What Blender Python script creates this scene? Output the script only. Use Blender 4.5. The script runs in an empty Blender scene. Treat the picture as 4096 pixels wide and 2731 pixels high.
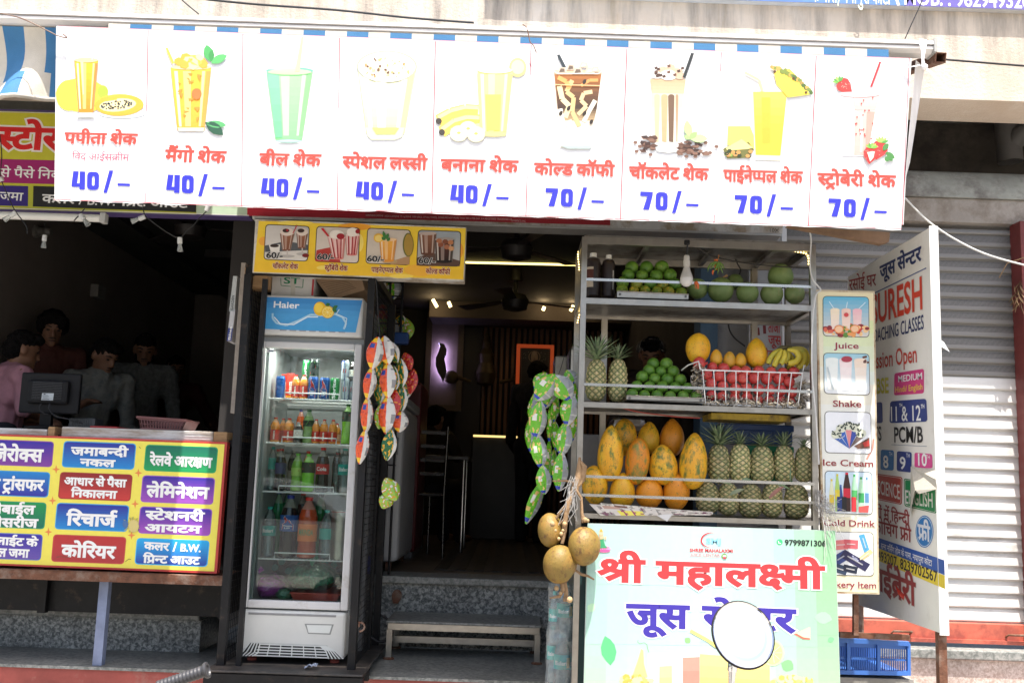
import bpy,bmesh,math,random
from math import sin,cos,pi,radians,sqrt,atan2
from mathutils import Vector,Matrix,noise
from mathutils.geometry import tessellate_polygon
random.seed(7)
SC=bpy.context.scene
COL=SC.collection
# camera
EYE=Vector((0,0,1.5));FPX=3982.7;TH=math.atan(0.1425);RO=0.0335
FW=Vector((0,cos(TH),sin(TH)));R0=Vector((1,0,0));U0=Vector((0,-sin(TH),cos(TH)))
RT=R0*cos(RO)+U0*sin(RO);UP=U0*cos(RO)-R0*sin(RO)
cd=bpy.data.cameras.new('camera');cam=bpy.data.objects.new('camera',cd);COL.objects.link(cam)
M=Matrix((RT,UP,-FW)).transposed().to_4x4();M.translation=EYE;cam.matrix_world=M
cd.sensor_width=36;cd.lens=35.0;cd.clip_end=500;cd.clip_start=0.05
SC.camera=cam
# light
SUN=Vector((0.22,-1.0,3.3)).normalized()
w=bpy.data.worlds.new('World');SC.world=w;w.use_nodes=True
nt=w.node_tree;bg=nt.nodes['Background']
sk=nt.nodes.new('ShaderNodeTexSky');sk.sky_type='NISHITA';sk.sun_disc=False
sk.sun_elevation=math.asin(SUN.z);sk.sun_rotation=math.atan2(SUN.x,SUN.y)
sk.dust_density=4.5;sk.air_density=1.0;sk.ozone_density=1.0
nt.links.new(sk.outputs[0],bg.inputs[0]);bg.inputs[1].default_value=0.125
sl=bpy.data.lights.new('sun','SUN');sl.energy=4.7;sl.angle=radians(0.5);sl.color=(1,.95,.88)
so=bpy.data.objects.new('sun',sl);COL.objects.link(so);so.rotation_euler=SUN.to_track_quat('Z','Y').to_euler()
SC.view_settings.view_transform='Standard';SC.view_settings.look='None'
SC.view_settings.exposure=1.1;SC.view_settings.gamma=1.0;SC.view_settings.use_curve_mapping=False
SC.cycles.max_bounces=8;SC.cycles.transparent_max_bounces=24
# outlines of the Devanagari letters painted on the signs: advance;contours as point steps, 500 units to the em
GL=[
'1023;235,109,-5,-31,-18,-21,-25,-13,-31,-4,-40,8,-36,24,-34,42,-32,64,36,13,22,-47,24,-37,27,-23,29,-8,18,2,14,7,8,11,4,18,-3,17,-8,15,-11,14,-15,14,-14,-2,-15,-2,-2,36,28,3,20,9,10,12,4,17,-3,15,-9,11,-12,6,-15,2,-17,-1,-16,-4,-16,-6,-16,-8,-13,35,15,7,17,6,21,4,23,2,35,-5,25,-15,15,-22,6,-26,-9,-35,-25,-25,5,-6,5,-4,19,-2,18,-1,15,1,14,0,12,2,13,4,0,94,-37,0,0,35,259,0,0,-35,-52,0,0,-276,-41,0,0,276,-88,0,0,-276,-41,0,0,145,-12,-3,-11,-1,-12,-1,-13,0,-9,0,-12,1,5,-15',
'615;315,276,-52,0,0,-276,-41,0,0,75,-16,-9,-17,-8,-21,-5,-26,-1,-36,4,-27,16,-17,24,-6,30,0,13,4,13,6,12,8,10,-22,11,-16,16,-12,20,-3,25,5,28,16,22,23,15,29,5,24,-4,20,-10,13,-16,5,-20,-6,-23,-14,-21,-31,19,5,5,3,6,1,6,1,5,-1,7,-4,7,-7,5,-11,2,-13,-3,-11,-8,-8,-13,-2,-16,2,-14,6,-11,8,-9,12,-6,12,-3,14,-3,15,4,17,0,6,0,6,0,6,0,4,-1,-3,-35,-3,0,-4,0,-4,0,-3,0,-23,-2,-16,-8,-11,-12,-3,-17,3,-18,11,-13,16,-7,20,-3,24,3,21,8,17,12,14,13,0,154,-30,0,0,35,123,0',
'259;85,276,0,-276,-41,0,0,276,-44,0,0,35,136,0,0,-35',
'409;198,21,-28,-27,-28,24,-27,26,-25,24,-21,22,-18,21,-13,17,-10,14,-5,10,-2,10,-1,8,2,9,6,9,10,6,14,2,12,-1,10,-4,8,-7,8,-10,18,12,11,14,7,16,2,18,0,12,-2,11,-3,10,-3,9,-120,0,0,35,212,0,0,-35,-52,0,6,-21,2,-26,-3,-25,-8,-22,-13,-17,-17,-15,-21,-12,-22,-11,24,-27,28,-27,30,-27',
'676;294,276,0,-276,-41,0,0,133,-15,-4,-14,-2,-16,-1,-18,0,-22,0,-22,3,-22,5,-18,4,-10,-6,-12,-6,22,-26,26,-27,28,-27,30,-25,-27,-27,-27,24,-26,26,-23,24,-21,22,-16,21,-14,17,-8,14,-5,10,-3,10,0,8,2,9,6,9,10,6,14,2,12,-1,10,-4,8,-7,8,-9,10,11,5,13,3,15,0,15,0,14,-2,13,-2,11,-4,9,-100,0,0,35,346,0,0,-35;184,161,13,0,12,1,11,1,11,1,11,3,11,3,0,106,-113,0,2,-6,2,-7,2,-7,2,-8,0,-10,1,-9,-1,-13,-1,-12,-3,-12,-4,-10,-4,-8,-5,-8,17,-2,18,-2',
'0;-84,308,-8,24,-6,20,-7,18,-7,14,-8,10,-8,8,-9,6,-9,2,-12,2,-6,0,-7,-2,-6,-1,-5,-1,-6,-2,-4,-2,-12,37,13,4,15,2,17,1,17,-2,16,-4,14,-7,12,-10,12,-15,11,-18,11,-24,10,-28,9,-32',
'568;240,276,0,-276,-41,0,0,96,-10,-6,-11,-6,-10,-4,-12,-4,-14,-2,-15,-1,-13,1,-12,2,-11,4,-11,4,-8,6,-8,7,-8,9,-6,11,-4,12,-4,13,-2,17,0,20,0,97,-40,0,0,35,292,0,0,-35;199,276,-119,0,0,-92,0,-12,0,-11,2,-9,0,-8,2,-6,2,-5,2,-5,4,-4,3,-4,9,-6,12,-4,16,-2,12,2,13,2,12,6,11,6,10,8,9,8',
'0;-90,308,-12,17,-12,12,-12,7,-10,5,-12,2,-12,1,-10,-1,-10,-3,-11,-3,-10,-4,-13,35,12,4,12,4,13,2,14,0,21,-2,19,-8,16,-13,13,-17,2,1,-10,23,-9,17,-10,13,-11,8,-12,4,-14,2,-11,-1,-9,-1,-8,-3,-7,-3,-11,35,20,5,25,2,25,-3,22,-10,18,-17,17,-26,15,-36,15,-48',
'580;298,311,0,-35,-52,0,0,-276,-41,0,0,90,-10,-6,-11,-6,-12,-5,-14,-4,-15,-2,-17,-1,-28,4,-24,10,-20,16,-16,22,-12,28,-7,30,19,6,15,6,12,7,9,9,4,11,2,13,0,10,-2,8,-4,8,-4,8,-4,7,-4,7,-62,0,0,35;64,150,8,-14,8,-12,10,-10,11,-7,13,-4,16,-1,16,0,14,4,13,6,12,8,11,8,9,9,0,139,-99,0,8,-18,4,-18,2,-18,-6,-32,-18,-24',
'504;260,276,-74,0,0,-102,-28,0,-22,0,-18,-4,-15,-4,-13,-7,-20,-23,-7,-28,3,-22,8,-18,12,-14,17,-10,19,-5,20,-2,24,1,22,5,19,7,21,10,13,-36,-23,-10,-24,-7,-25,-5,-26,-2,-33,3,-29,10,-24,16,-19,21,-11,28,-4,32,4,30,13,25,20,19,25,14,29,9,30,3,1,0,0,66,-145,0,0,35,260,0',
'598;254,276,0,-276,-40,0,0,125,-110,0,0,-19,-2,-14,-6,-9,-8,-5,-8,-2,-10,1,-10,5,-10,7,-10,9,-8,10,-7,10,-4,11,-1,10,1,9,5,6,10,5,14,1,13,0,0,116,-63,0,0,35,306,0,0,-35;214,276,-110,0,0,-116,110,0',
'553;284,276,-47,0,0,-86,-1,-23,-3,-17,-5,-14,-8,-13,-24,-19,-34,-8,-8,37,10,2,8,3,8,3,5,5,5,6,4,9,2,11,0,18,0,86,-116,0,0,-100,0,-20,2,-17,2,-13,4,-11,6,-9,9,-8,12,-8,15,-10,55,-31,27,-17,18,-17,10,-19,3,-22,-2,-20,-6,-18,-8,-16,-7,-12,-36,21,6,11,6,10,4,12,2,10,-2,10,-2,7,-6,8,-10,8,-16,11,-21,12,-43,25,-18,11,-16,13,-12,13,-8,16,-6,22,-2,30,0,118,-40,0,0,35,284,0',
'259;-92,308,-8,16,-6,17,-3,16,-1,17,5,30,16,23,25,16,34,5,27,-4,23,-10,18,-18,16,-27,14,-35,14,-43,54,0,0,-35,-51,0,0,-276,-41,0,0,276,-44,0,0,35,44,0,-15,45,-15,32,-18,18,-24,6,-18,-2,-13,-10,-8,-14,-3,-20,2,-16,4,-14,5,-14,7,-14',
'742;326,276,0,-276,-40,0,0,185,-68,0,-18,1,-11,0,16,-16,13,-18,8,-21,3,-22,-3,-21,-7,-18,-12,-13,-15,-9,-18,-6,-19,-2,-26,4,-25,11,-23,21,-23,30,-21,41,-21,53,35,13,23,-59,25,-43,26,-26,28,-9,15,2,11,7,8,11,3,18,-4,21,-12,20,-17,18,-21,15,15,32,135,0,0,56,-286,0,0,35,378,0,0,-35',
'762;388,276,-162,0,0,-102,26,19,32,7,30,-6,24,-15,15,-25,5,-34,-2,-24,-6,-26,-10,-25,-14,-25,-36,20,11,17,9,20,6,21,2,20,-2,21,-8,15,-12,8,-15,3,-27,-9,-28,-27,0,-129,-40,0,0,87,-14,-10,-16,-9,-20,-7,-23,-2,-23,3,-21,6,-19,12,-14,17,-10,22,-3,26,7,36,20,27,32,18,40,6,12,0,14,-2,12,-2,10,-1,-4,-37,-8,2,-12,2,-12,1,-10,1,-25,-4,-19,-10,-12,-15,-4,-21,4,-23,11,-16,16,-10,19,-3,21,2,18,8,17,12,16,14,0,146,-186,0,0,35,388,0',
'712;312,276,0,-276,-41,0,0,162,-16,-6,-17,-5,-20,-3,-23,-2,-24,2,-22,4,-19,5,-18,6,-20,-14,-16,-14,-9,-14,-3,-17,1,-10,4,-10,7,-10,11,-7,15,-5,22,-2,5,0,5,0,-2,10,0,8,2,14,8,9,10,5,12,2,18,-3,14,-10,8,-13,2,-14,-1,-12,-5,-10,-8,-7,-10,-6,10,-11,9,-11,11,-11,12,-12,-29,-20,-13,15,-13,15,-11,15,-9,13,-6,0,-7,-1,-7,0,-7,0,-27,3,-25,7,-20,13,-14,15,-10,19,-3,20,5,26,12,20,20,18,22,14,-20,16,-14,17,-8,19,-3,22,5,24,15,20,25,14,34,4,28,-4,25,-10,17,-19,5,-25,-3,-22,-8,-19,-14,-16,-18,-15,10,-2,10,-1,10,-1,12,0,22,2,20,3,20,7,19,12,0,70,-45,0,0,35,138,0,0,-35;76,251,2,-11,3,-10,6,-9,7,-8,10,-7,10,-6,21,16,13,18,4,19,-2,7,-2,8,-5,6,-7,5,-10,3,-12,1,-10,-1,-10,-3,-7,-5,-6,-6,-3,-8',
'1023;235,109,-5,-31,-18,-21,-25,-13,-31,-4,-40,8,-36,24,-34,42,-32,64,36,13,22,-47,24,-37,27,-23,29,-8,18,2,14,7,8,11,4,18,-3,17,-8,15,-11,14,-15,14,-14,-2,-15,-2,-2,36,28,3,20,9,10,12,4,17,-3,15,-9,11,-12,6,-15,2,-17,-1,-16,-4,-16,-6,-16,-8,-13,35,15,7,17,6,21,4,23,2,35,-5,25,-15,15,-22,6,-26,-9,-35,-25,-25,5,-6,5,-4,19,-2,18,-1,15,1,14,0,12,2,13,4,0,94,-37,0,0,35,259,0,0,-35,-52,0,0,-276,-41,0,0,276,-88,0,0,-276,-41,0,0,145,-12,-3,-11,-1,-12,-1,-13,0,-9,0,-12,1,5,-15;427,308,-7,24,-7,20,-7,18,-7,14,-7,10,-8,8,-10,6,-9,2,-11,2,-7,0,-7,-2,-6,-1,-5,-1,-5,-2,-5,-2,-12,37,13,4,16,2,16,1,18,-2,16,-4,14,-7,12,-10,12,-15,10,-18,11,-24,10,-28,9,-32',
'0;-92,386,0,8,3,6,5,6,6,5,6,3,7,1,7,-1,7,-3,5,-5,5,-6,3,-6,0,-8,0,-8,-3,-6,-5,-6,-5,-5,-7,-3,-7,-1,-7,1,-6,3,-6,5,-5,6,-3,6',
'0;-84,308,-8,24,-6,20,-7,18,-7,14,-8,10,-8,8,-9,6,-9,2,-12,2,-6,0,-7,-2,-6,-1,-5,-1,-6,-2,-4,-2,-12,37,13,4,15,2,17,1,17,-2,16,-4,14,-7,12,-10,12,-15,11,-18,11,-24,10,-28,9,-32;-56,410,0,8,3,7,5,6,6,5,6,2,7,2,7,-2,7,-2,6,-5,5,-6,2,-7,1,-8,-1,-7,-2,-7,-5,-6,-6,-4,-7,-4,-7,0,-7,0,-6,4,-6,4,-5,6,-3,7',
'259;44,276,-44,0,0,35,40,0,-6,11,-4,12,-2,14,-2,14,8,35,22,27,34,18,43,6,67,-10,58,-28,51,-45,43,-57,-42,0,-80,78,-88,26,-32,-4,-23,-11,-15,-17,-5,-23,1,-14,4,-12,5,-11,5,-9,54,0,0,-35,-51,0,0,-276,-41,0',
'531;160,34,17,7,13,8,8,11,4,14,-4,17,-11,13,-19,8,-28,2,-30,-3,-23,-11,-13,-16,-5,-22,1,-15,5,-15,9,-16,14,-16,22,-20,31,-24,-27,-27,-40,35,-30,32,-19,32,-6,37,2,18,6,16,9,13,12,12,-10,10,-7,12,-5,14,-2,16,2,13,4,11,6,9,7,7,13,8,13,5,17,3,18,0,66,0,0,44,-180,0,0,35,273,0,0,-35,-52,0,0,-79,-106,0,-13,-1,-9,0,-6,-2,-5,-4,-6,-7,-2,-9,2,-10,4,-8,5,-8,7,-6,24,6,26,2,32,-2,24,-8,19,-12,13,-16,8,-17,2,-19,-4,-26,-12,-22,-22,-16,-28,-11',
'358;0,311,186,0,0,-35,-186,0;102,149,0,-27,-1,-8,-2,-8,-4,-5,-5,-4,-6,-2,-8,-1,-8,1,-8,3,-9,6,-9,8,-7,8,-7,10,-6,10,-2,10,-2,9,1,7,3,6,3,6,6,4,8,2,10,0,143,0,0,-35',
'520;206,-29,-10,17,-10,18,-8,16,-7,14,-6,0,-7,-1,-7,-1,-7,0,-22,2,-21,3,-20,7,-19,10,-16,14,-12,18,-8,22,-3,26,2,20,6,18,9,14,11,12,19,13,22,9,25,4,28,2,3,0,0,48,-148,0,0,35,267,0,0,-35,-79,0,0,-84,-24,0,-26,0,-21,-3,-17,-5,-14,-6,-10,-9,-7,-11,-5,-12,-1,-15,5,-24,15,-20,25,-13,36,-4,2,0,4,0,2,0,4,0,-2,10,-1,8,3,15,8,10,10,5,12,2,20,-3,13,-9,9,-13,2,-14,-2,-14,-5,-11,-8,-8,-10,-5,7,-12,7,-13,9,-14,12,-16',
'678;0,276,0,35,346,0,0,-35,-52,0,0,-276,-40,0,0,178,-3,0,-4,0,-12,-2,-13,-4,-12,-8,-12,-14,-10,-19,-10,-27,-38,12,6,22,10,18,-12,8,-12,7,-13,4,-15,1,-17,-2,-13,-9,-8,-13,-3,-16,3,-19,8,-18,13,-17,18,-19,23,-20,26,-23,-26,-26,-28,24,-26,24,-21,22,-17,24,-10,24,-4,26,4,24,9,19,13,14,18,10,18,6,18,2,21,-2,19,-5,18,-9,17,-12,33,21,40,7,2,0,2,0,0,63',
'259;85,276,0,-276,-41,0,0,276,-44,0,0,35,136,0,0,-35;45,308,-7,24,-7,20,-7,18,-7,14,-7,10,-8,8,-10,6,-9,2,-11,2,-7,0,-7,-2,-6,-1,-5,-1,-5,-2,-5,-2,-12,37,13,4,16,2,16,1,18,-2,16,-4,14,-7,12,-10,12,-15,10,-18,11,-24,10,-28,9,-32',
'634;324,276,-52,0,0,-276,-40,0,0,82,-14,-8,-16,-8,-20,-5,-24,-2,-34,5,-29,16,-19,26,-6,32,2,14,5,13,7,11,8,10,-73,-2,0,36,147,0,8,0,10,0,7,0,3,0,-3,-35,-16,0,-26,-3,-21,-9,-13,-15,-5,-21,4,-19,11,-13,15,-9,18,-2,24,2,19,9,17,11,14,14,0,146,-232,0,0,35,324,0',
'563;104,276,0,-159,-2,-11,-4,-10,-8,-5,-10,-2,-13,3,-14,8,-13,11,-10,14,-7,15,-3,14,2,10,5,8,9,6,15,2,13,0,0,96,-64,0,0,35,289,0,0,-35,-52,0,0,-276,-41,0,0,276',
'771;22,26,80,51,-22,8,-18,14,-10,15,-7,17,-4,20,-1,26,0,99,-40,0,0,35,393,0,0,-35,-163,0,0,-102,13,11,14,8,15,5,17,2,29,-6,24,-15,16,-25,4,-34,-2,-24,-5,-26,-10,-25,-15,-25,-36,20,12,17,8,20,6,21,2,20,-2,21,-8,15,-12,8,-15,3,-27,-9,-28,-28,0,-128,-40,0,0,97,-2,-1,-2,-2,-140,-100;80,276,0,-96,0,-16,2,-14,1,-10,3,-7,3,-7,5,-6,8,-6,10,-4,12,-2,13,2,13,2,10,5,11,6,9,7,10,9,0,137',
'268;23,-64,5,20,4,20,5,22,5,22,3,20,3,18,48,0,4,-6,-6,-18,-6,-19,-7,-21,-8,-20,-8,-20,-9,-18',
'555;0,311,284,0,0,-35,-51,0,0,-276,-41,0,0,149,-90,0,0,-27,-2,-12,-5,-9,-8,-5,-11,-2,-12,2,-13,8,-13,12,-10,14,-7,15,-3,14,2,11,5,8,9,5,15,1,143,0,0,92,-192,0',
'0;-124,-6,28,8,28,4,34,-6,24,-14,16,-22,5,-28,-6,-28,-17,-22,-28,-15,-38,-5,-46,6,-38,17,-34,27,-32,34,31,22,19,-22,18,-18,18,-14,19,-9,21,-5,24,-2,39,9,13,28,-2,15,-10,10,-13,6,-15,2,-12,-1,-12,-2,-10,-3,-11,-6',
'500;0,311,258,0,0,-35,-258,0;268,174,-10,3,-11,1,-12,-2,-13,-4,-12,-8,-12,-14,-10,-19,-10,-27,-38,12,6,22,10,18,-12,8,-12,7,-13,4,-15,1,-17,-2,-13,-9,-8,-13,-3,-16,3,-19,8,-18,13,-17,18,-19,23,-20,26,-23,-26,-26,-28,24,-26,24,-21,22,-17,24,-10,24,-4,26,4,24,9,19,13,14,17,10,19,6,18,2,21,-2,19,-5,18,-9,17,-12,33,21,40,7,7,0,8,-1,7,-2,6,-2',
'577;179,111,-15,-1,-14,-2,-14,-4,-12,-6,-22,16,-18,18,-12,20,-4,24,2,13,4,11,6,9,7,7,13,8,14,5,18,3,22,0,46,0,0,44,-200,0,0,35,296,0,0,-35,-55,0,0,-79,-92,0,-13,-1,-9,0,-6,-2,-5,-4,-6,-7,-2,-9,2,-12,6,-9,7,-7,7,-8,24,7,27,2,34,-5,27,-14,19,-22,6,-29,-6,-31,-19,-24,-30,-16,-44,-6,-46,6,-41,16,-37,25,-32,32,31,25,29,-30,29,-21,32,-12,35,-4,44,10,14,29,-2,16,-10,10,-14,7',
'259;85,276,0,-276,-41,0,0,276,-44,0,0,35,136,0,0,-35;149,432,-9,-30,-13,-24,-17,-17,-18,-12,-22,-7,-24,-2,-24,2,-20,8,-20,12,-16,18,-15,23,-13,29,36,12,9,-22,10,-17,11,-13,12,-10,14,-6,17,-2,17,2,14,6,12,11,8,13,7,18,6,20',
'771;230,276,0,-102,13,11,14,8,15,5,17,2,29,-6,24,-15,16,-25,4,-34,-2,-24,-5,-26,-10,-25,-15,-25,-36,20,12,17,8,20,6,21,2,20,-2,21,-8,15,-12,8,-15,3,-27,-9,-28,-28,0,-128,-40,0,0,96,-14,-8,-14,-8,-18,-5,-20,-2,-19,2,-17,5,-14,8,-12,10,-10,16,-7,17,-4,20,-1,26,0,99,-40,0,0,35,393,0,0,-35;80,276,0,-96,0,-16,2,-14,1,-10,3,-7,3,-7,5,-6,8,-6,10,-4,12,-2,13,2,13,2,10,5,11,6,9,7,10,9,0,137',
'680;61,94,-16,2,-13,7,-9,11,-3,14,2,12,7,10,10,5,13,2,9,-1,10,-3,11,-5,14,-10,22,12,18,18,12,24,4,30,-3,24,-11,20,-17,13,-21,4,-14,-1,-10,-6,-5,-8,-2,-10,1,-8,4,-8,7,-8,12,-7,17,-5,25,-2,-9,-35,-40,7,-30,17,-17,23,-6,26,5,24,13,18,21,12,30,4,23,-2,21,-9,18,-13,15,-19,10,-23,3,-30,-4,-33,-13,-31,-21,-26,-27,-20,22,-20,21,-23,20,-23,17,-22,-32,-22,-25,32,-21,27,-21,21,-18,17,-14,-2;296,276,0,-276,-41,0,0,276,-45,0,0,35,138,0,0,-35',
'571;292,276,-51,0,0,-276,-41,0,0,82,-14,-8,-18,-8,-22,-5,-26,-2,-26,3,-24,8,-20,12,-14,17,-10,20,-3,24,7,38,23,28,35,17,44,6,8,0,10,-1,10,-1,9,0,9,-2,6,-1,-2,-35,-11,2,-12,2,-13,1,-12,1,-10,-1,-9,-1,67,-84,10,8,8,8,0,148,-200,0,0,35,292,0;64,144,2,-16,5,-14,9,-9,12,-7,14,-4,15,-2,6,0,5,0,6,2,6,0,5,2,5,2,-70,87,-12,-11,-6,-14',
'0;-32,-122,-12,-5,-14,-4,-14,-2,-14,-1,-34,5,-25,15,-16,22,-5,29,5,27,17,22,28,14,35,6,35,-4,30,-10,27,-16,23,-21,20,-24,18,-25,-30,-20,-28,36,-28,28,-30,16,-34,6,-22,-3,-16,-7,-10,-12,-4,-14,4,-16,9,-10,13,-6,15,-2,13,0,11,3,11,3,10,4',
'603;309,276,-83,0,0,-109,12,7,12,5,16,4,18,1,32,0,0,-36,-26,0,-20,-1,-16,-3,-14,-7,-14,-11,0,-126,-40,0,0,87,-14,-10,-16,-9,-20,-7,-23,-2,-23,3,-21,6,-19,12,-14,17,-10,22,-3,26,7,36,20,27,32,18,40,6,12,0,14,-2,12,-2,10,-1,-4,-37,-8,2,-12,2,-12,1,-10,1,-25,-4,-19,-10,-12,-15,-4,-21,4,-23,11,-16,16,-10,19,-3,21,2,18,8,17,12,16,14,0,146,-186,0,0,35,309,0',
'570;240,276,0,-276,-40,0,0,164,-54,0,-27,-1,-19,-2,-14,-5,-11,-6,-9,-13,-3,-19,5,-24,14,-23,22,-24,32,-27,-28,-26,-22,20,-20,20,-18,20,-14,22,-8,22,-4,23,2,17,5,14,8,13,9,11,16,10,20,8,24,4,30,2,64,0,0,76,-200,0,0,35,292,0,0,-35',
'491;136,111,-15,-1,-15,-2,-13,-4,-13,-6,-21,16,-18,18,-12,20,-4,24,1,13,4,11,6,9,8,7,12,8,14,5,18,3,22,0,47,0,0,44,-157,0,0,35,252,0,0,-35,-54,0,0,-79,-92,0,-14,-1,-8,0,-6,-2,-6,-4,-5,-7,-2,-9,2,-12,5,-9,7,-7,8,-8,24,7,27,2,34,-5,27,-14,19,-22,6,-29,-6,-29,-15,-22,-25,-16,-34,-8,16,-6,15,-6,16,-5,17,-5,-17,-35,-28,13,-27,14,-24,14,-24,14,-26,4,-21,5,-13,9,-4,14,2,10,5,9,8,5,11,2,10,-2,11,-3,12,-7,14,-11,7,-1,6,0,30,2,24,8,14,14,5,18,-3,15,-9,11,-15,7',
'308;80,276,0,-92,0,-18,2,-14,2,-11,2,-8,4,-7,5,-6,15,-8,22,-4,20,3,18,7,16,11,14,12,18,-34,-20,-13,-21,-11,-23,-7,-27,-3,-19,1,-17,6,-15,8,-12,9,-11,15,-7,17,-5,21,-1,29,0,97,-40,0,0,35,161,0,0,-35',
'491;136,111,-15,-1,-15,-2,-13,-4,-13,-6,-21,16,-18,18,-12,20,-4,24,1,13,4,11,6,9,8,7,12,8,14,5,18,3,22,0,47,0,0,44,-157,0,0,35,252,0,0,-35,-54,0,0,-79,-92,0,-14,-1,-8,0,-6,-2,-6,-4,-5,-7,-2,-9,2,-12,5,-9,7,-7,8,-8,24,7,27,2,34,-5,27,-14,19,-22,6,-29,-6,-29,-15,-22,-25,-16,-34,-8,16,-6,15,-6,16,-5,17,-5,-17,-35,-28,13,-27,14,-24,14,-24,14,-26,4,-21,5,-13,9,-4,14,2,10,5,9,8,5,11,2,10,-2,11,-3,12,-7,14,-11,7,-1,6,0,30,2,24,8,14,14,5,18,-3,15,-9,11,-15,7;146,308,-6,12,-6,12,-6,12,-4,12,-2,13,0,12,2,21,8,16,12,13,16,9,18,6,21,2,11,0,9,-2,9,-1,9,-3,8,-2,7,-4,-11,-33,-6,3,-6,2,-6,2,-7,2,-6,1,-8,1,-12,-2,-10,-4,-8,-6,-6,-8,-4,-10,0,-10,0,-12,2,-10,4,-11,6,-11,6,-11,8,-11',
'568;22,26,85,50,-17,5,-14,7,-12,9,-8,9,-6,11,-4,12,-4,13,-2,17,0,20,0,97,-40,0,0,35,292,0,0,-35,-52,0,0,-276,-41,0,0,96,-153,-102;199,276,-119,0,0,-92,0,-12,0,-11,2,-9,0,-8,2,-6,2,-5,2,-5,4,-4,3,-4,9,-6,12,-4,15,-2,13,2,12,2,12,6,12,6,10,8,9,8',
'548;0,311,282,0,0,-35,-56,0,12,-21,4,-23,-10,-40,-29,-28,17,-18,15,-19,11,-23,4,-28,-4,-23,-8,-19,-13,-15,-17,-11,-21,-6,-23,-2,-28,4,-26,11,-26,21,-24,29,-23,40,-23,51,36,13,14,-37,17,-32,17,-26,19,-20,21,-13,22,-4,18,3,16,6,10,14,3,20,-3,20,-8,18,-14,16,-18,16,-15,-2,-17,-1,-2,35,32,4,22,9,14,15,4,22,-2,14,-6,12,-8,10,-10,8,-176,0',
'504;260,276,-74,0,0,-102,-28,0,-22,0,-18,-4,-15,-4,-13,-7,-20,-23,-7,-28,3,-22,8,-18,12,-14,17,-10,19,-5,20,-2,24,1,22,5,19,7,21,10,13,-36,-23,-10,-24,-7,-25,-5,-26,-2,-33,3,-29,10,-24,16,-19,21,-11,28,-4,32,4,30,13,25,20,19,25,14,29,9,30,3,1,0,0,66,-145,0,0,35,260,0;16,-82,124,76,20,0,72,-90,-29,-19,-59,73,-105,-73',
'460;256,156,-12,-3,-13,-3,-16,-3,-20,-1,-24,2,-22,4,-19,5,-18,6,-20,-14,-16,-14,-9,-14,-3,-17,1,-10,4,-10,7,-10,11,-7,15,-5,22,-2,5,0,5,0,-2,10,0,8,2,14,8,9,10,5,12,2,18,-3,14,-10,8,-13,2,-14,-1,-12,-5,-10,-8,-7,-10,-6,10,-11,9,-11,11,-11,12,-12,-29,-20,-13,15,-13,15,-11,15,-9,13,-6,0,-7,-1,-7,0,-7,0,-27,3,-25,7,-20,13,-14,15,-10,19,-3,20,5,26,12,20,20,18,22,14,-20,16,-14,17,-8,19,-3,22,5,24,15,20,25,14,34,4,28,-4,25,-10,17,-19,5,-25,-3,-22,-8,-19,-14,-16,-18,-15,10,-2,10,-1,11,-1,11,0,16,0,14,2,14,4,14,5;76,251,2,-11,3,-10,6,-9,7,-8,10,-7,10,-6,21,16,13,18,4,19,-2,7,-2,8,-5,6,-7,5,-10,3,-12,1,-10,-1,-10,-3,-7,-5,-6,-6,-3,-8',
'0;-90,308,-12,17,-12,12,-12,7,-10,5,-12,2,-12,1,-10,-1,-10,-3,-11,-3,-10,-4,-13,35,12,4,12,4,13,2,14,0,21,-2,19,-8,16,-13,13,-17,2,1,-10,23,-9,17,-10,13,-11,8,-12,4,-14,2,-11,-1,-9,-1,-8,-3,-7,-3,-11,35,20,5,25,2,25,-3,22,-10,18,-17,17,-26,15,-36,15,-48;-56,408,0,8,3,6,5,6,6,5,6,3,7,1,7,-1,7,-3,6,-5,5,-6,2,-6,1,-8,-1,-8,-2,-6,-5,-6,-6,-5,-7,-3,-7,-1,-7,1,-6,3,-6,5,-5,6,-3,6',
'349;0,311,182,0,0,-35,-182,0;22,121,2,17,5,14,8,13,9,11,16,10,20,8,24,4,30,2,54,0,0,-36,-44,0,-27,-1,-19,-2,-14,-5,-11,-6,-9,-13,-3,-19,5,-24,14,-23,22,-24,32,-27,-28,-26,-22,20,-20,20,-18,20,-14,22,-8,22',
'0;-95,308,-7,12,-6,12,-5,12,-4,12,-2,13,-1,12,2,21,8,16,12,13,16,9,18,6,22,2,10,0,10,-2,9,-1,9,-3,8,-2,6,-4,-10,-33,-6,3,-6,2,-6,2,-7,2,-7,1,-7,1,-13,-2,-10,-4,-8,-6,-6,-8,-3,-10,-1,-10,1,-12,2,-10,4,-11,5,-11,6,-11,8,-11',
'591;302,276,-51,0,0,-276,-41,0,0,83,-16,-9,-18,-8,-21,-5,-25,-2,-36,5,-27,15,-18,24,-6,30,1,14,4,13,6,12,10,11,-18,11,-14,16,-8,18,-3,20,1,15,4,13,-26,0,0,35,302,0;84,134,3,-18,11,-12,16,-8,20,-2,24,2,21,9,17,11,14,14,0,146,-138,0,-8,-14,-2,-15,2,-17,8,-12,12,-8,16,-4,15,2,17,2,12,-1,10,-1,-3,-34,-3,0,-4,0,-4,0,-4,0,-22,-2,-16,-8,-11,-12',
'556;286,276,-52,0,0,-276,-40,0,0,82,-15,-8,-17,-8,-21,-5,-25,-2,-25,3,-23,8,-18,12,-15,17,-9,20,-3,24,7,38,22,28,33,17,43,6,7,0,9,-1,10,-1,9,0,8,-2,6,-1,-3,-37,-10,2,-11,2,-12,1,-11,1,-28,-4,-21,-10,-13,-16,-4,-22,4,-22,11,-16,17,-9,22,-3,24,3,20,8,18,12,14,13,0,146,-194,0,0,35,286,0',
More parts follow.
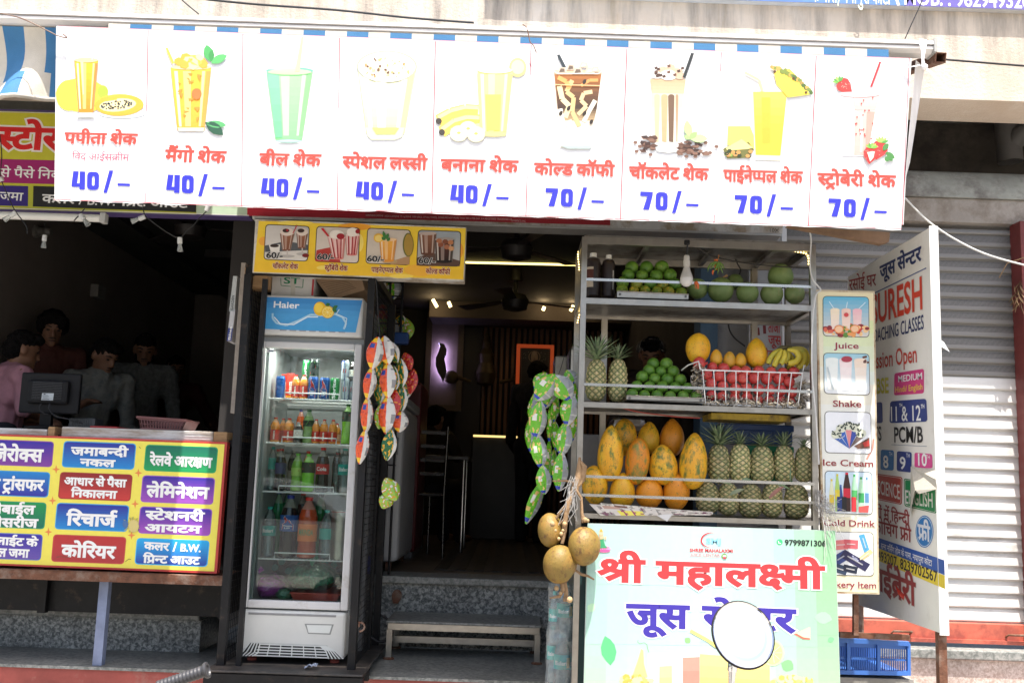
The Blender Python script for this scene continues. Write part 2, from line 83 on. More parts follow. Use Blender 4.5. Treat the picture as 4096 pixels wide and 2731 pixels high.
'723;317,276,0,-276,-41,0,0,276,-66,0,0,-116,-1,-19,-3,-16,-6,-14,-8,-12,-12,-11,-14,-8,-19,-6,-21,-1,-41,7,-28,22,-7,14,-6,16,-4,20,0,24,0,100,-40,0,0,35,368,0,0,-35;124,108,16,2,12,6,8,8,4,6,2,7,2,7,0,8,2,12,0,12,0,100,-90,0,0,-100,0,-12,1,-10,1,-8,2,-8,2,-6,3,-6,4,-6,5,-4,5,-3,6,-3,7,-1',
'571;28,20,74,42,-32,9,-25,17,-17,24,-5,31,7,38,23,28,35,17,44,6,8,0,10,-1,10,-1,9,0,9,-2,6,-1,-2,-35,-11,2,-12,2,-13,1,-12,1,-10,-1,-9,-1,67,-84,10,8,8,8,0,148,-200,0,0,35,292,0,0,-35,-51,0,0,-276,-41,0,0,84,-6,-4,-5,-2,-137,-90;64,144,2,-16,5,-14,9,-9,12,-7,14,-4,15,-2,6,0,5,0,6,2,6,0,5,2,5,2,-70,87,-12,-11,-6,-14',
'762;23,26,64,38,-25,9,-20,17,-14,24,-5,31,7,36,20,27,32,18,40,6,12,0,14,-2,12,-2,10,-1,-4,-37,-8,2,-12,2,-12,1,-10,1,-25,-4,-19,-10,-12,-15,-4,-21,4,-23,11,-16,16,-10,19,-3,21,2,18,8,17,12,16,14,0,146,-186,0,0,35,388,0,0,-35,-162,0,0,-101,13,10,14,8,15,5,16,2,30,-6,24,-15,15,-25,5,-34,-2,-24,-6,-26,-10,-25,-14,-25,-36,20,11,17,9,20,6,21,2,20,-2,21,-8,15,-12,8,-15,3,-13,-3,-14,-6,-14,-12,-14,-15,0,-129,-40,0,0,86,-5,-2,-5,-4,-5,-4,-5,-3,-120,-79',
'707;122,20,-24,34,126,75,-28,6,-25,7,-23,7,-20,8,-22,-14,-22,-14,-22,-15,-24,-13,-24,34,20,10,20,11,19,10,19,11,-23,19,-14,18,-8,18,-3,20,6,24,16,21,25,14,33,5,30,-4,24,-14,16,-22,6,-26,-4,-20,-8,-19,-12,-16,-16,-15,24,-8,28,-7,29,-6,27,-4,0,121,-38,0,0,35,131,0,0,-35,-52,0,0,-276,-41,0,0,117;84,248,1,-8,3,-8,4,-9,8,-9,10,-9,14,-9,10,8,9,8,7,9,5,9,3,10,1,10,-1,10,-4,8,-5,7,-7,5,-10,2,-10,1,-10,-1,-8,-3,-8,-5,-7,-6,-3,-9',
'389;184,161,15,1,13,0,14,2,13,2,4,-36,-13,-2,-12,-2,-14,0,-14,0,-22,0,-22,3,-22,5,-18,4,-10,-6,-12,-6,22,-26,26,-27,28,-27,30,-25,-27,-27,-27,24,-26,26,-23,24,-21,22,-16,21,-14,17,-8,14,-5,10,-3,10,0,8,2,9,6,9,10,6,14,2,12,-1,10,-4,8,-7,8,-9,10,11,5,13,3,15,0,15,0,14,-2,13,-2,11,-4,9,-100,0,0,35,202,0,0,-35,-62,0,4,-10,2,-10,2,-13,1,-14,-1,-19,-4,-18,-6,-14,-7,-12,27,-4']
# each word as a list of letters
SH={
'आधार से पैसा':'0 1 2 3 - 4 5 - 6 7 4 2',
'आयटम':'0 8 9 10',
'एसेसरीज':'11 4 5 4 3 12 13',
'कक्षाओं में हिन्दी':'14 15 2 16 17 - 10 18 - 19 20 21 22 12',
'कलर':'14 23 3',
'की कोचिंग फ्री':'14 12 - 14 24 19 25 17 26 - 27 12',
'के पास, नयापुरा कोटा':'14 5 - 6 2 4 28 - 29 8 2 6 30 3 2 - 14 24 9 2',
'कोरियर':'14 24 19 3 8 3',
'कोल्ड कॉफी':'14 24 31 32 - 14 33 34 12',
'चॉकलेट शेक':'25 33 14 23 5 9 - 35 5 14',
'जमा':'13 10 2',
'जमाबन्दी':'13 10 2 36 21 22 12',
'जूस':'13 37 4',
'जूस सेन्टर':'13 37 4 - 4 5 21 9 3',
'जेरोक्स':'13 5 3 24 38 4',
'ताजा':'39 2 13 2',
'नकल':'29 14 23',
'निकालना':'19 29 14 2 23 29 2',
'पपीता शेक':'6 6 12 39 2 - 35 5 14',
'पाइनेएप्पल शेक':'6 2 40 29 5 11 41 6 23 - 35 5 14',
'पाईनेप्पल शेक':'6 2 42 29 5 41 6 23 - 35 5 14',
'प्रिंट आउट':'19 43 17 9 - 0 44 9',
'प्रिन्ट आउट':'19 43 21 9 - 0 44 9',
'फ्री':'27 12',
'बनाना शेक':'36 29 2 29 2 - 35 5 14',
'बिल जमा':'19 36 23 - 13 10 2',
'बील शेक':'36 12 23 - 35 5 14',
'मनी ट्रांसफर':'10 29 12 - 45 2 17 4 34 3',
'महालक्ष्मी':'10 20 2 23 46 10 12',
'मैंगो शेक':'10 47 26 24 - 35 5 14',
'मोबाईल':'10 24 36 2 42 23',
'रत्ना नर्सिंग होम के पास, नयापुरा कोटा':'3 48 29 2 - 29 19 4 17 49 26 - 20 24 10 - 14 5 - 6 2 4 28 - 29 8 2 6 30 3 2 - 14 24 9 2',
'रसोई घर':'3 4 24 42 - 50 3',
'रिचार्ज':'19 3 25 2 13 49',
'रू':'3 37',
'रेलवे आरक्षण':'3 5 23 51 5 - 0 3 15 52',
'लाईट के':'23 2 42 9 - 14 5',
'लाईब्रेरी':'23 2 42 53 5 3 12',
'लेमिनेशन':'23 5 19 10 29 5 35 29',
'विद आईसक्रीम':'19 51 22 - 0 42 4 54 12 10',
'श्री':'55 12',
'से पैसे निका':'4 5 - 6 7 4 5 - 19 29 14 2',
'सेन्टर':'4 5 21 9 3',
'सेवा':'4 5 51 2',
'स्टेशनरी':'56 9 5 35 29 3 12',
'स्टोर':'56 9 24 3',
'स्ट्रॉबेरी शेक':'56 45 33 36 5 3 12 - 35 5 14',
'स्ट्रोबेरी शेक':'56 45 24 36 5 3 12 - 35 5 14',
'स्पेशल लस्सी':'56 6 5 35 23 - 23 56 4 12',
}
# helpers
def ray(px,py):return FW*FPX+RT*(px-2048)-UP*(py-1365.5)
def P(px,py,Y):
 r=ray(px,py);return EYE+r*(Y/r.y)
def PX(px,py,X):
 r=ray(px,py);return EYE+r*(X/r.x)
def PZ(px,py,Z):
 r=ray(px,py);return EYE+r*((Z-1.5)/r.z)
def cr(ox,oy,s):return lambda x,y:(ox+x/s,oy+y/s)
A1=cr(0,0,1.742);A2=cr(1000,0,1.742);A3=cr(2048,0,1.742);A4=cr(3072,0,1.742)
B1=cr(0,900,1.742);B2=cr(1000,850,1.651);B3=cr(2048,850,1.65);B4=cr(3072,900,1.568)
C1=cr(0,1700,1.5205);C2=cr(900,1700,1.521);C3=cr(2048,1700,1.5205);C4=cr(3072,1700,1.5205)
D1=cr(3100,850,.8333);D2=cr(2300,900,2.352);D3=cr(2300,1300,1.96);D4=cr(1420,1050,2.24)
D5=cr(2300,2050,2.138);D6=cr(950,1350,2.851);D7=cr(950,1900,1.887);D8=cr(0,1150,2.412);VV=cr(0,0,.5742)
def lin(c):return c/12.92 if c<=.04045 else((c+.055)/1.055)**2.4
def hx(h):
 return tuple(lin(int(h[i:i+2],16)/255)for i in(0,2,4))
def lerp(a,b,t):return tuple(x+(y-x)*t for x,y in zip(a,b))
ORD=['first','second','third','fourth','fifth','sixth','seventh','eighth','ninth','tenth','eleventh','twelfth']
# ---- materials ----
MATS={}
def mat(name,col=(.5,.5,.5),rough=.6,metal=0.,var=.12,vscale=9.,bump=0.,bscale=60.,spec=.5,trans=0.,dirt=None,dscale=3.,emit=None,estr=0.,attr=False,alpha=1.,sss=0.,coat=0.,rnd=0.,stretch=None,damt=(.48,.62)):
 if name in MATS:return MATS[name]
 m=bpy.data.materials.new(name);m.use_nodes=True;MATS[name]=m
 n=m.node_tree.nodes;l=m.node_tree.links;b=n['Principled BSDF']
 tc=n.new('ShaderNodeTexCoord');vec=tc.outputs['Object']
 if stretch:
  mp=n.new('ShaderNodeMapping');mp.inputs['Scale'].default_value=stretch;l.new(vec,mp.inputs[0]);vec=mp.outputs[0]
 if attr:
  a=n.new('ShaderNodeAttribute');a.attribute_name='Col';cs=a.outputs['Color']
 else:
  r=n.new('ShaderNodeRGB');r.outputs[0].default_value=(*col,1);cs=r.outputs[0]
 if var:
  nz=n.new('ShaderNodeTexNoise');nz.inputs['Scale'].default_value=vscale;nz.inputs['Detail'].default_value=6;nz.inputs['Roughness'].default_value=.65
  l.new(vec,nz.inputs['Vector'])
  mr=n.new('ShaderNodeMapRange');mr.inputs[1].default_value=.3;mr.inputs[2].default_value=.7
  mr.inputs[3].default_value=1-var;mr.inputs[4].default_value=1+var;l.new(nz.outputs[0],mr.inputs[0])
  mx=n.new('ShaderNodeVectorMath');mx.operation='SCALE';l.new(cs,mx.inputs[0]);l.new(mr.outputs[0],mx.inputs['Scale']);cs=mx.outputs[0]
 if rnd:
  oi=n.new('ShaderNodeObjectInfo');mr=n.new('ShaderNodeMapRange');mr.inputs[3].default_value=1-rnd;mr.inputs[4].default_value=1+rnd
  l.new(oi.outputs['Random'],mr.inputs[0])
  mx=n.new('ShaderNodeVectorMath');mx.operation='SCALE';l.new(cs,mx.inputs[0]);l.new(mr.outputs[0],mx.inputs['Scale']);cs=mx.outputs[0]
 if dirt:
  nz=n.new('ShaderNodeTexNoise');nz.inputs['Scale'].default_value=dscale;nz.inputs['Detail'].default_value=8;nz.inputs['Roughness'].default_value=.7
  l.new(vec,nz.inputs['Vector'])
  if rnd:
   ad=n.new('ShaderNodeVectorMath');ad.operation='ADD';l.new(vec,ad.inputs[0])
   sc_=n.new('ShaderNodeMath');sc_.operation='MULTIPLY';sc_.inputs[1].default_value=37.;l.new(oi.outputs['Random'],sc_.inputs[0])
   l.new(sc_.outputs[0],ad.inputs[1]);l.new(ad.outputs[0],nz.inputs['Vector'])
  mr=n.new('ShaderNodeMapRange');mr.inputs[1].default_value=damt[0];mr.inputs[2].default_value=damt[1];l.new(nz.outputs[0],mr.inputs[0])
  mx=n.new('ShaderNodeMix');mx.data_type='RGBA';l.new(mr.outputs[0],mx.inputs[0]);l.new(cs,mx.inputs[6]);mx.inputs[7].default_value=(*dirt,1);cs=mx.outputs[2]
 l.new(cs,b.inputs['Base Color'])
 b.inputs['Metallic'].default_value=metal
 b.inputs['Specular IOR Level'].default_value=spec
 rz=n.new('ShaderNodeTexNoise');rz.inputs['Scale'].default_value=vscale*1.7;rz.inputs['Detail'].default_value=4;l.new(vec,rz.inputs['Vector'])
 mr=n.new('ShaderNodeMapRange');mr.inputs[3].default_value=max(.03,rough-.12);mr.inputs[4].default_value=min(1,rough+.12);l.new(rz.outputs[0],mr.inputs[0]);l.new(mr.outputs[0],b.inputs['Roughness'])
 if bump:
  bz=n.new('ShaderNodeTexNoise');bz.inputs['Scale'].default_value=bscale;bz.inputs['Detail'].default_value=5;l.new(vec,bz.inputs['Vector'])
  bp=n.new('ShaderNodeBump');bp.inputs['Strength'].default_value=bump;bp.inputs['Distance'].default_value=.01;l.new(bz.outputs[0],bp.inputs['Height']);l.new(bp.outputs[0],b.inputs['Normal'])
 if emit:
  b.inputs['Emission Color'].default_value=(*emit,1);b.inputs['Emission Strength'].default_value=estr
 if coat:b.inputs['Coat Weight'].default_value=coat;b.inputs['Coat Roughness'].default_value=.08
 if sss:b.inputs['Subsurface Weight'].default_value=sss;b.inputs['Subsurface Radius'].default_value=(.02,.01,.005)
 if trans:b.inputs['Transmission Weight'].default_value=trans
 return m
def clear(name,tint=(1,1,1),rough=.03,gloss=1.,haze=0.,hcol=(.8,.85,.85)):
 """see-through sheet: transparent + fresnel gloss, and a share of milky diffuse"""
 if name in MATS:return MATS[name]
 m=bpy.data.materials.new(name);m.use_nodes=True;MATS[name]=m
 n=m.node_tree.nodes;l=m.node_tree.links;n.remove(n['Principled BSDF']);o=n['Material Output']
 t=n.new('ShaderNodeBsdfTransparent');t.inputs[0].default_value=(*tint,1)
 g=n.new('ShaderNodeBsdfGlossy');g.inputs['Roughness'].default_value=rough
 f=n.new('ShaderNodeFresnel');f.inputs[0].default_value=1.45
 ml=n.new('ShaderNodeMath');ml.operation='MULTIPLY';ml.inputs[1].default_value=gloss;l.new(f.outputs[0],ml.inputs[0])
 src=t.outputs[0]
 if haze:
  d=n.new('ShaderNodeBsdfDiffuse');d.inputs[0].default_value=(*hcol,1)
  nz=n.new('ShaderNodeTexNoise');nz.inputs['Scale'].default_value=30;nz.inputs['Detail'].default_value=4
  mr=n.new('ShaderNodeMapRange');mr.inputs[1].default_value=.35;mr.inputs[2].default_value=.7;mr.inputs[3].default_value=haze*.5;mr.inputs[4].default_value=min(1,haze*1.6);l.new(nz.outputs[0],mr.inputs[0])
  mh=n.new('ShaderNodeMixShader');l.new(mr.outputs[0],mh.inputs[0]);l.new(src,mh.inputs[1]);l.new(d.outputs[0],mh.inputs[2]);src=mh.outputs[0]
 mx=n.new('ShaderNodeMixShader');l.new(ml.outputs[0],mx.inputs[0]);l.new(src,mx.inputs[1]);l.new(g.outputs[0],mx.inputs[2]);l.new(mx.outputs[0],o.inputs[0])
 return m
INK=mat('printed_ink',rough=.55,attr=True,var=.03,vscale=40)
GLOSSINK=mat('printed_foil',rough=.24,attr=True,var=.04,vscale=25,bump=.5,bscale=30,spec=.7)
TINT=mat('coloured_skin',rough=.5,attr=True,var=.1,vscale=60,bump=.15,bscale=120)
STEEL=mat('stainless_steel',(.4,.375,.335),.34,1.,var=.12,vscale=14,bump=.03,bscale=200,dirt=(.3,.27,.22),dscale=9,damt=(.55,.8))
CHROME=mat('chrome',(.85,.85,.86),.1,1.,var=.03)
BLACKM=mat('black_painted_steel',(.008,.008,.009),.5,0.,spec=.3,var=.3,vscale=20,dirt=(.05,.035,.025),dscale=14,damt=(.58,.7))
RUST=mat('rusty_steel',(.16,.07,.04),.8,.2,var=.4,vscale=25,bump=.3,bscale=80,dirt=(.25,.18,.14),dscale=8)
WHITEP=mat('white_plastic',(.62,.63,.62),.35,var=.04,vscale=6)
WHITEM=mat('white_painted_metal',(.74,.74,.73),.4,var=.07,vscale=7,dirt=(.4,.3,.2),dscale=5,damt=(.62,.75))
BLACKP=mat('black_plastic',(.006,.006,.007),.55,var=.15,spec=.25)
WOOD=mat('bare_wood',(.38,.23,.11),.7,var=.3,vscale=18,bump=.2,bscale=50,stretch=(1,1,6))
CABLE=mat('black_cable',(.015,.015,.017),.55,var=.2)
WCABLE=mat('white_cable',(.6,.6,.58),.55,var=.15)
CLOTHW=mat('white_vinyl',(.8,.8,.8),.5,var=.03,vscale=5,bump=.08,bscale=14,dirt=(.68,.72,.8),dscale=2.2,damt=(.56,.78))
# ---- mesh builder ----
class MB:
 def __init__(s):s.v=[];s.f=[];s.m=[];s.sm=[];s.c=[];s.col=False
 def add(s,vs,fs,mi=0,smooth=False,col=None,cols=None):
  o=len(s.v);s.v+=[tuple(v)for v in vs]
  for i,f in enumerate(fs):
   s.f.append([o+k for k in f]);s.m.append(mi);s.sm.append(smooth)
   c=cols[i]if cols else col
   if c is not None:s.col=True
   s.c.append(c)
  return s
 def box(s,a,b,mi=0,col=None,M=None):
  x0,y0,z0=a;x1,y1,z1=b
  vs=[Vector(p)for p in((x0,y0,z0),(x1,y0,z0),(x1,y1,z0),(x0,y1,z0),(x0,y0,z1),(x1,y0,z1),(x1,y1,z1),(x0,y1,z1))]
  if M is not None:vs=[M@v for v in vs]
  return s.add(vs,[(0,3,2,1),(4,5,6,7),(0,1,5,4),(1,2,6,5),(2,3,7,6),(3,0,4,7)],mi,False,col)
 def rbox(s,a,b,r=.006,mi=0,col=None,seg=2,M=None):
  bm=bmesh.new();bmesh.ops.create_cube(bm,size=1)
  c=[(a[i]+b[i])/2 for i in range(3)];d=[abs(b[i]-a[i])for i in range(3)]
  for v in bm.verts:v.co=Vector((c[0]+v.co.x*d[0],c[1]+v.co.y*d[1],c[2]+v.co.z*d[2]))
  bmesh.ops.bevel(bm,geom=bm.edges[:],offset=min(r,min(d)*.45),segments=seg,affect='EDGES',profile=.5)
  bm.verts.index_update()
  vs=[(M@v.co)if M is not None else v.co.copy()for v in bm.verts]
  s.add(vs,[[v.index for v in f.verts]for f in bm.faces],mi,False,col);bm.free();return s
 def tube(s,pts,r,n=6,mi=0,col=None,cap=True,smooth=True):
  pts=[Vector(p)for p in pts];N=len(pts)
  rs=r if isinstance(r,(list,tuple))else[r]*N
  vs=[];prev=None
  for i,p in enumerate(pts):
   t=(pts[min(i+1,N-1)]-pts[max(i-1,0)])
   if t.length<1e-9:t=Vector((0,0,1))
   t.normalize()
   if prev is None:
    a=Vector((0,0,1))if abs(t.z)<.9 else Vector((1,0,0))
    e=t.cross(a).normalized()
   else:
    e=prev-t*prev.dot(t)
    e=e.normalized()if e.length>1e-6 else t.orthogonal().normalized()
   prev=e;g=t.cross(e)
   for k in range(n):
    an=2*pi*k/n;vs.append(p+(e*cos(an)+g*sin(an))*rs[i])
  fs=[[i*n+k,i*n+(k+1)%n,(i+1)*n+(k+1)%n,(i+1)*n+k]for i in range(N-1)for k in range(n)]
  s.add(vs,fs,mi,smooth,col)
  if cap:s.add(vs[:n],[list(range(n))[::-1]],mi,False,col);s.add(vs[-n:],[list(range(n))],mi,False,col)
  return s
 def bar(s,a,b,w,d=None,mi=0,col=None):
  """square-section bar from a to b"""
  a=Vector(a);b=Vector(b);d=d or w;t=(b-a).normalized()
  up=Vector((0,0,1))if abs(t.z)<.9 else Vector((0,1,0))
  e=t.cross(up).normalized();g=e.cross(t)
  vs=[p+e*(sx*w/2)+g*(sy*d/2)for p in(a,b)for sx,sy in((-1,-1),(1,-1),(1,1),(-1,1))]
  return s.add(vs,[(0,1,2,3),(7,6,5,4),(0,4,5,1),(1,5,6,2),(2,6,7,3),(3,7,4,0)],mi,False,col)
 def lathe(s,prof,c=(0,0,0),n=20,mi=0,col=None,cols=None,M=None,mis=None,smooth=True,sq=None):
  """profile [(r,z)...] bottom to top around z"""
  c=Vector(c);vs=[]
  for r,z in prof:
   for k in range(n):
    a=2*pi*k/n;rr=r*(sq(a,z)if sq else 1)
    v=Vector((rr*cos(a),rr*sin(a),z));v=(M@v)if M is not None else v
    vs.append(v+c)
  for i in range(len(prof)-1):
   fs=[[i*n+k,i*n+(k+1)%n,(i+1)*n+(k+1)%n,(i+1)*n+k]for k in range(n)]
   s.add(vs[i*n:(i+2)*n],[[x-i*n for x in f]for f in fs],mis[i]if mis else mi,smooth,cols[i]if cols else col)
  if prof[0][0]>1e-5:s.add(vs[:n],[list(range(n))[::-1]],mis[0]if mis else mi,False,cols[0]if cols else col)
  if prof[-1][0]>1e-5:s.add(vs[-n:],[list(range(n))],mis[-1]if mis else mi,False,cols[-1]if cols else col)
  return s
 def ball(s,c,r,n=16,m=10,mi=0,col=None,M=None):
  rx,ry,rz=r if isinstance(r,(tuple,list))else(r,r,r);vs=[];c=Vector(c)
  for i in range(m+1):
   t=pi*i/m
   for k in range(n):
    a=2*pi*k/n;v=Vector((rx*sin(t)*cos(a),ry*sin(t)*sin(a),-rz*cos(t)))
    vs.append((M@v if M is not None else v)+c)
  fs=[]
  for i in range(m):
   for k in range(n):
    q=[i*n+k,i*n+(k+1)%n,(i+1)*n+(k+1)%n,(i+1)*n+k]
    if i==0:q=[q[0],q[2],q[3]]
    elif i==m-1:q=[q[0],q[1],q[2]]
    fs.append(q)
  return s.add(vs,fs,mi,True,col)
 def sheet(s,fn,nu,nv,mi=0,colfn=None,smooth=True,thick=0.):
  """grid surface fn(u,v)->Vector"""
  vs=[Vector(fn(i/nu,j/nv))for j in range(nv+1)for i in range(nu+1)]
  fs=[[j*(nu+1)+i,j*(nu+1)+i+1,(j+1)*(nu+1)+i+1,(j+1)*(nu+1)+i]for j in range(nv)for i in range(nu)]
  cols=[colfn((i+.5)/nu,(j+.5)/nv)for j in range(nv)for i in range(nu)]if colfn else None
  s.add(vs,fs,mi,smooth,None,cols)
  if thick:
   vb=[v+Vector((0,thick,0))for v in vs]
   s.add(vb,[f[::-1]for f in fs],mi,smooth,None,cols)
   edge=[j*(nu+1)for j in range(nv+1)]+[nv*(nu+1)+i for i in range(1,nu+1)]+[j*(nu+1)+nu for j in range(nv-1,-1,-1)]+[i for i in range(nu-1,-1,-1)]
   o=len(vs)
   ev=vs+vb;ef=[[edge[k],edge[k+1],edge[k+1]+o,edge[k]+o]for k in range(len(edge)-1)]
   s.add(ev,ef,mi,False,cols[0]if cols else None)
  return s
 def prism(s,pts,off,mi=0,col=None):
  """extrude a planar outline by vector off"""
  pts=[Vector(p)for p in pts];n=len(pts);off=Vector(off)
  tri=tessellate_polygon([pts])
  s.add(pts,[list(t)for t in tri],mi,False,col);s.add([p+off for p in pts],[list(t)[::-1]for t in tri],mi,False,col)
  return s.add(pts+[p+off for p in pts],[[i,(i+1)%n,n+(i+1)%n,n+i]for i in range(n)],mi,False,col)
 def build(s,name,mats,parent=None,fix=True):
  me=bpy.data.meshes.new(name)
  off=parent.location if parent is not None else Vector((0,0,0))
  if parent is not None and parent.parent is not None:off=parent.location+parent.parent.location
  me.from_pydata([(v[0]-off[0],v[1]-off[1],v[2]-off[2])for v in s.v],[],s.f)
  for m in(mats if isinstance(mats,(list,tuple))else[mats]):me.materials.append(m)
  me.polygons.foreach_set('material_index',s.m);me.polygons.foreach_set('use_smooth',s.sm)
  if s.col:
   ca=me.color_attributes.new('Col','FLOAT_COLOR','CORNER');buf=[]
   for f,c in zip(s.f,s.c):
    if c is None:c=(.5,.5,.5)
    if isinstance(c[0],(tuple,list)):
     for cc in c:buf+=[*cc[:3],1.]
    else:buf+=[c[0],c[1],c[2],1.]*len(f)
   ca.data.foreach_set('color',buf)
  me.update()
  if fix and not s.col:pass
  o=bpy.data.objects.new(name,me);COL.objects.link(o)
  if parent is not None:o.parent=parent
  return o
def recalc(o):
 bm=bmesh.new();bm.from_mesh(o.data);bmesh.ops.recalc_face_normals(bm,faces=bm.faces[:]);bm.to_mesh(o.data);bm.free();return o
def tag(o,label=None,cat=None,group=None,kind=None):
 if label:o['label']=label
 if label and(len(label.split())>16 or len(label.split())<4):print('LABEL',len(label.split()),label)
 if cat:o['category']=cat
 if group:o['group']=group
 if kind:o['kind']=kind
 return o
def thing(name,label,cat,loc=(0,0,0),group=None):
 o=bpy.data.objects.new(name,None);COL.objects.link(o);o.location=loc;o.empty_display_size=.05
 return tag(o,label,cat,group)
def one(name,mb,mats,label,cat,group=None,kind=None):return tag(mb.build(name,mats),label,cat,group,kind)
def copy_tree(o,parent=None):
 c=o.copy();COL.objects.link(c);c.parent=parent
 for ch in list(o.children):copy_tree(ch,c)
 return c
# ---- lettering ----
_gc={}
def _fill(splines=None,text=None,bold=0.):
 key=(text if text is not None else id(splines),round(bold,4))
 if key in _gc:return _gc[key]
 if text is not None:
  cu=bpy.data.curves.new('t','FONT');cu.body=text;cu.size=1.0;cu.resolution_u=3
 else:
  cu=bpy.data.curves.new('t','CURVE');cu.dimensions='2D'
  for ct in splines:
   sp=cu.splines.new('POLY');sp.points.add(len(ct)-1);sp.use_cyclic_u=True
   for i,(x,y)in enumerate(ct):sp.points[i].co=(x/1000,y/1000,0,1)
 cu.fill_mode='FRONT' if text is None else 'FRONT';cu.offset=bold
 ob=bpy.data.objects.new('t',cu);COL.objects.link(ob)
 dg=bpy.context.evaluated_depsgraph_get();me=bpy.data.meshes.new_from_object(ob.evaluated_get(dg))
 r=([(v.co.x,v.co.y)for v in me.vertices],[list(p.vertices)for p in me.polygons])
 bpy.data.meshes.remove(me);bpy.data.objects.remove(ob);bpy.data.curves.remove(cu)
 _gc[key]=r;return r
GLY=[]
for g in GL:
 p=g.split(';');cts=[]
 for c in p[1:]:
  if not c:continue
  n=[int(x)*2 for x in c.split(',')];ax=ay=0;ct=[]
  for dx,dy in zip(n[::2],n[1::2]):ax+=dx;ay+=dy;ct.append((ax,ay))
  cts.append(ct)
 GLY.append((int(p[0])/1000,cts))
_rb={}
def ribbons(i,bold):
 """strips lying along the outside of a letter's contours: they thicken its strokes"""
 key=(i,round(bold,4))
 if key in _rb:return _rb[key]
 v,f=[],[]
 for ct in GLY[i][1]:
  p=[Vector((x/1000,y/1000))for j,(x,y)in enumerate(ct)if(x,y)!=ct[j-1]];n=len(p);nr=[]
  for j in range(n):
   d=(p[(j+1)%n]-p[j]);nr.append(Vector((-d.y,d.x)).normalized())
  q=[]
  for j in range(n):
   m=nr[j-1]+nr[j]
   if m.length<.3:m=nr[j].copy()
   m.normalize();q.append(p[j]+m*(bold/max(.45,m.dot(nr[j]))))
  for j in range(n):
   h=.035*(len(f)%7);o=len(v);i2=(j+1)%n
   v+=[(*p[j],h),(*p[i2],h),(*q[i2],h),(*q[j],h)];f.append([o,o+1,o+2,o+3])
 _rb[key]=(v,f);return _rb[key]
def layout(s,bold):
 """-> list of (verts, faces, height step) in em units, headline top at about 0.622"""
 out=[]
 if s in SH:
  x=0.;k=0
  for t in SH[s].split():
   if t=='-':x+=.23;continue
   adv,cts=GLY[int(t)]
   if cts:
    v,f=_fill(cts);out.append(([(a+x,b,0)for a,b in v],f,.3*(k%2)+.27))
    if bold:
     v,f=ribbons(int(t),bold);out.append(([(a+x,b,c)for a,b,c in v],f,.3*(k%2)))
   x+=adv;k+=1
 else:
  v,f=_fill(None,s,bold);out.append(([(a,b,0)for a,b in v],f,0))
 return out
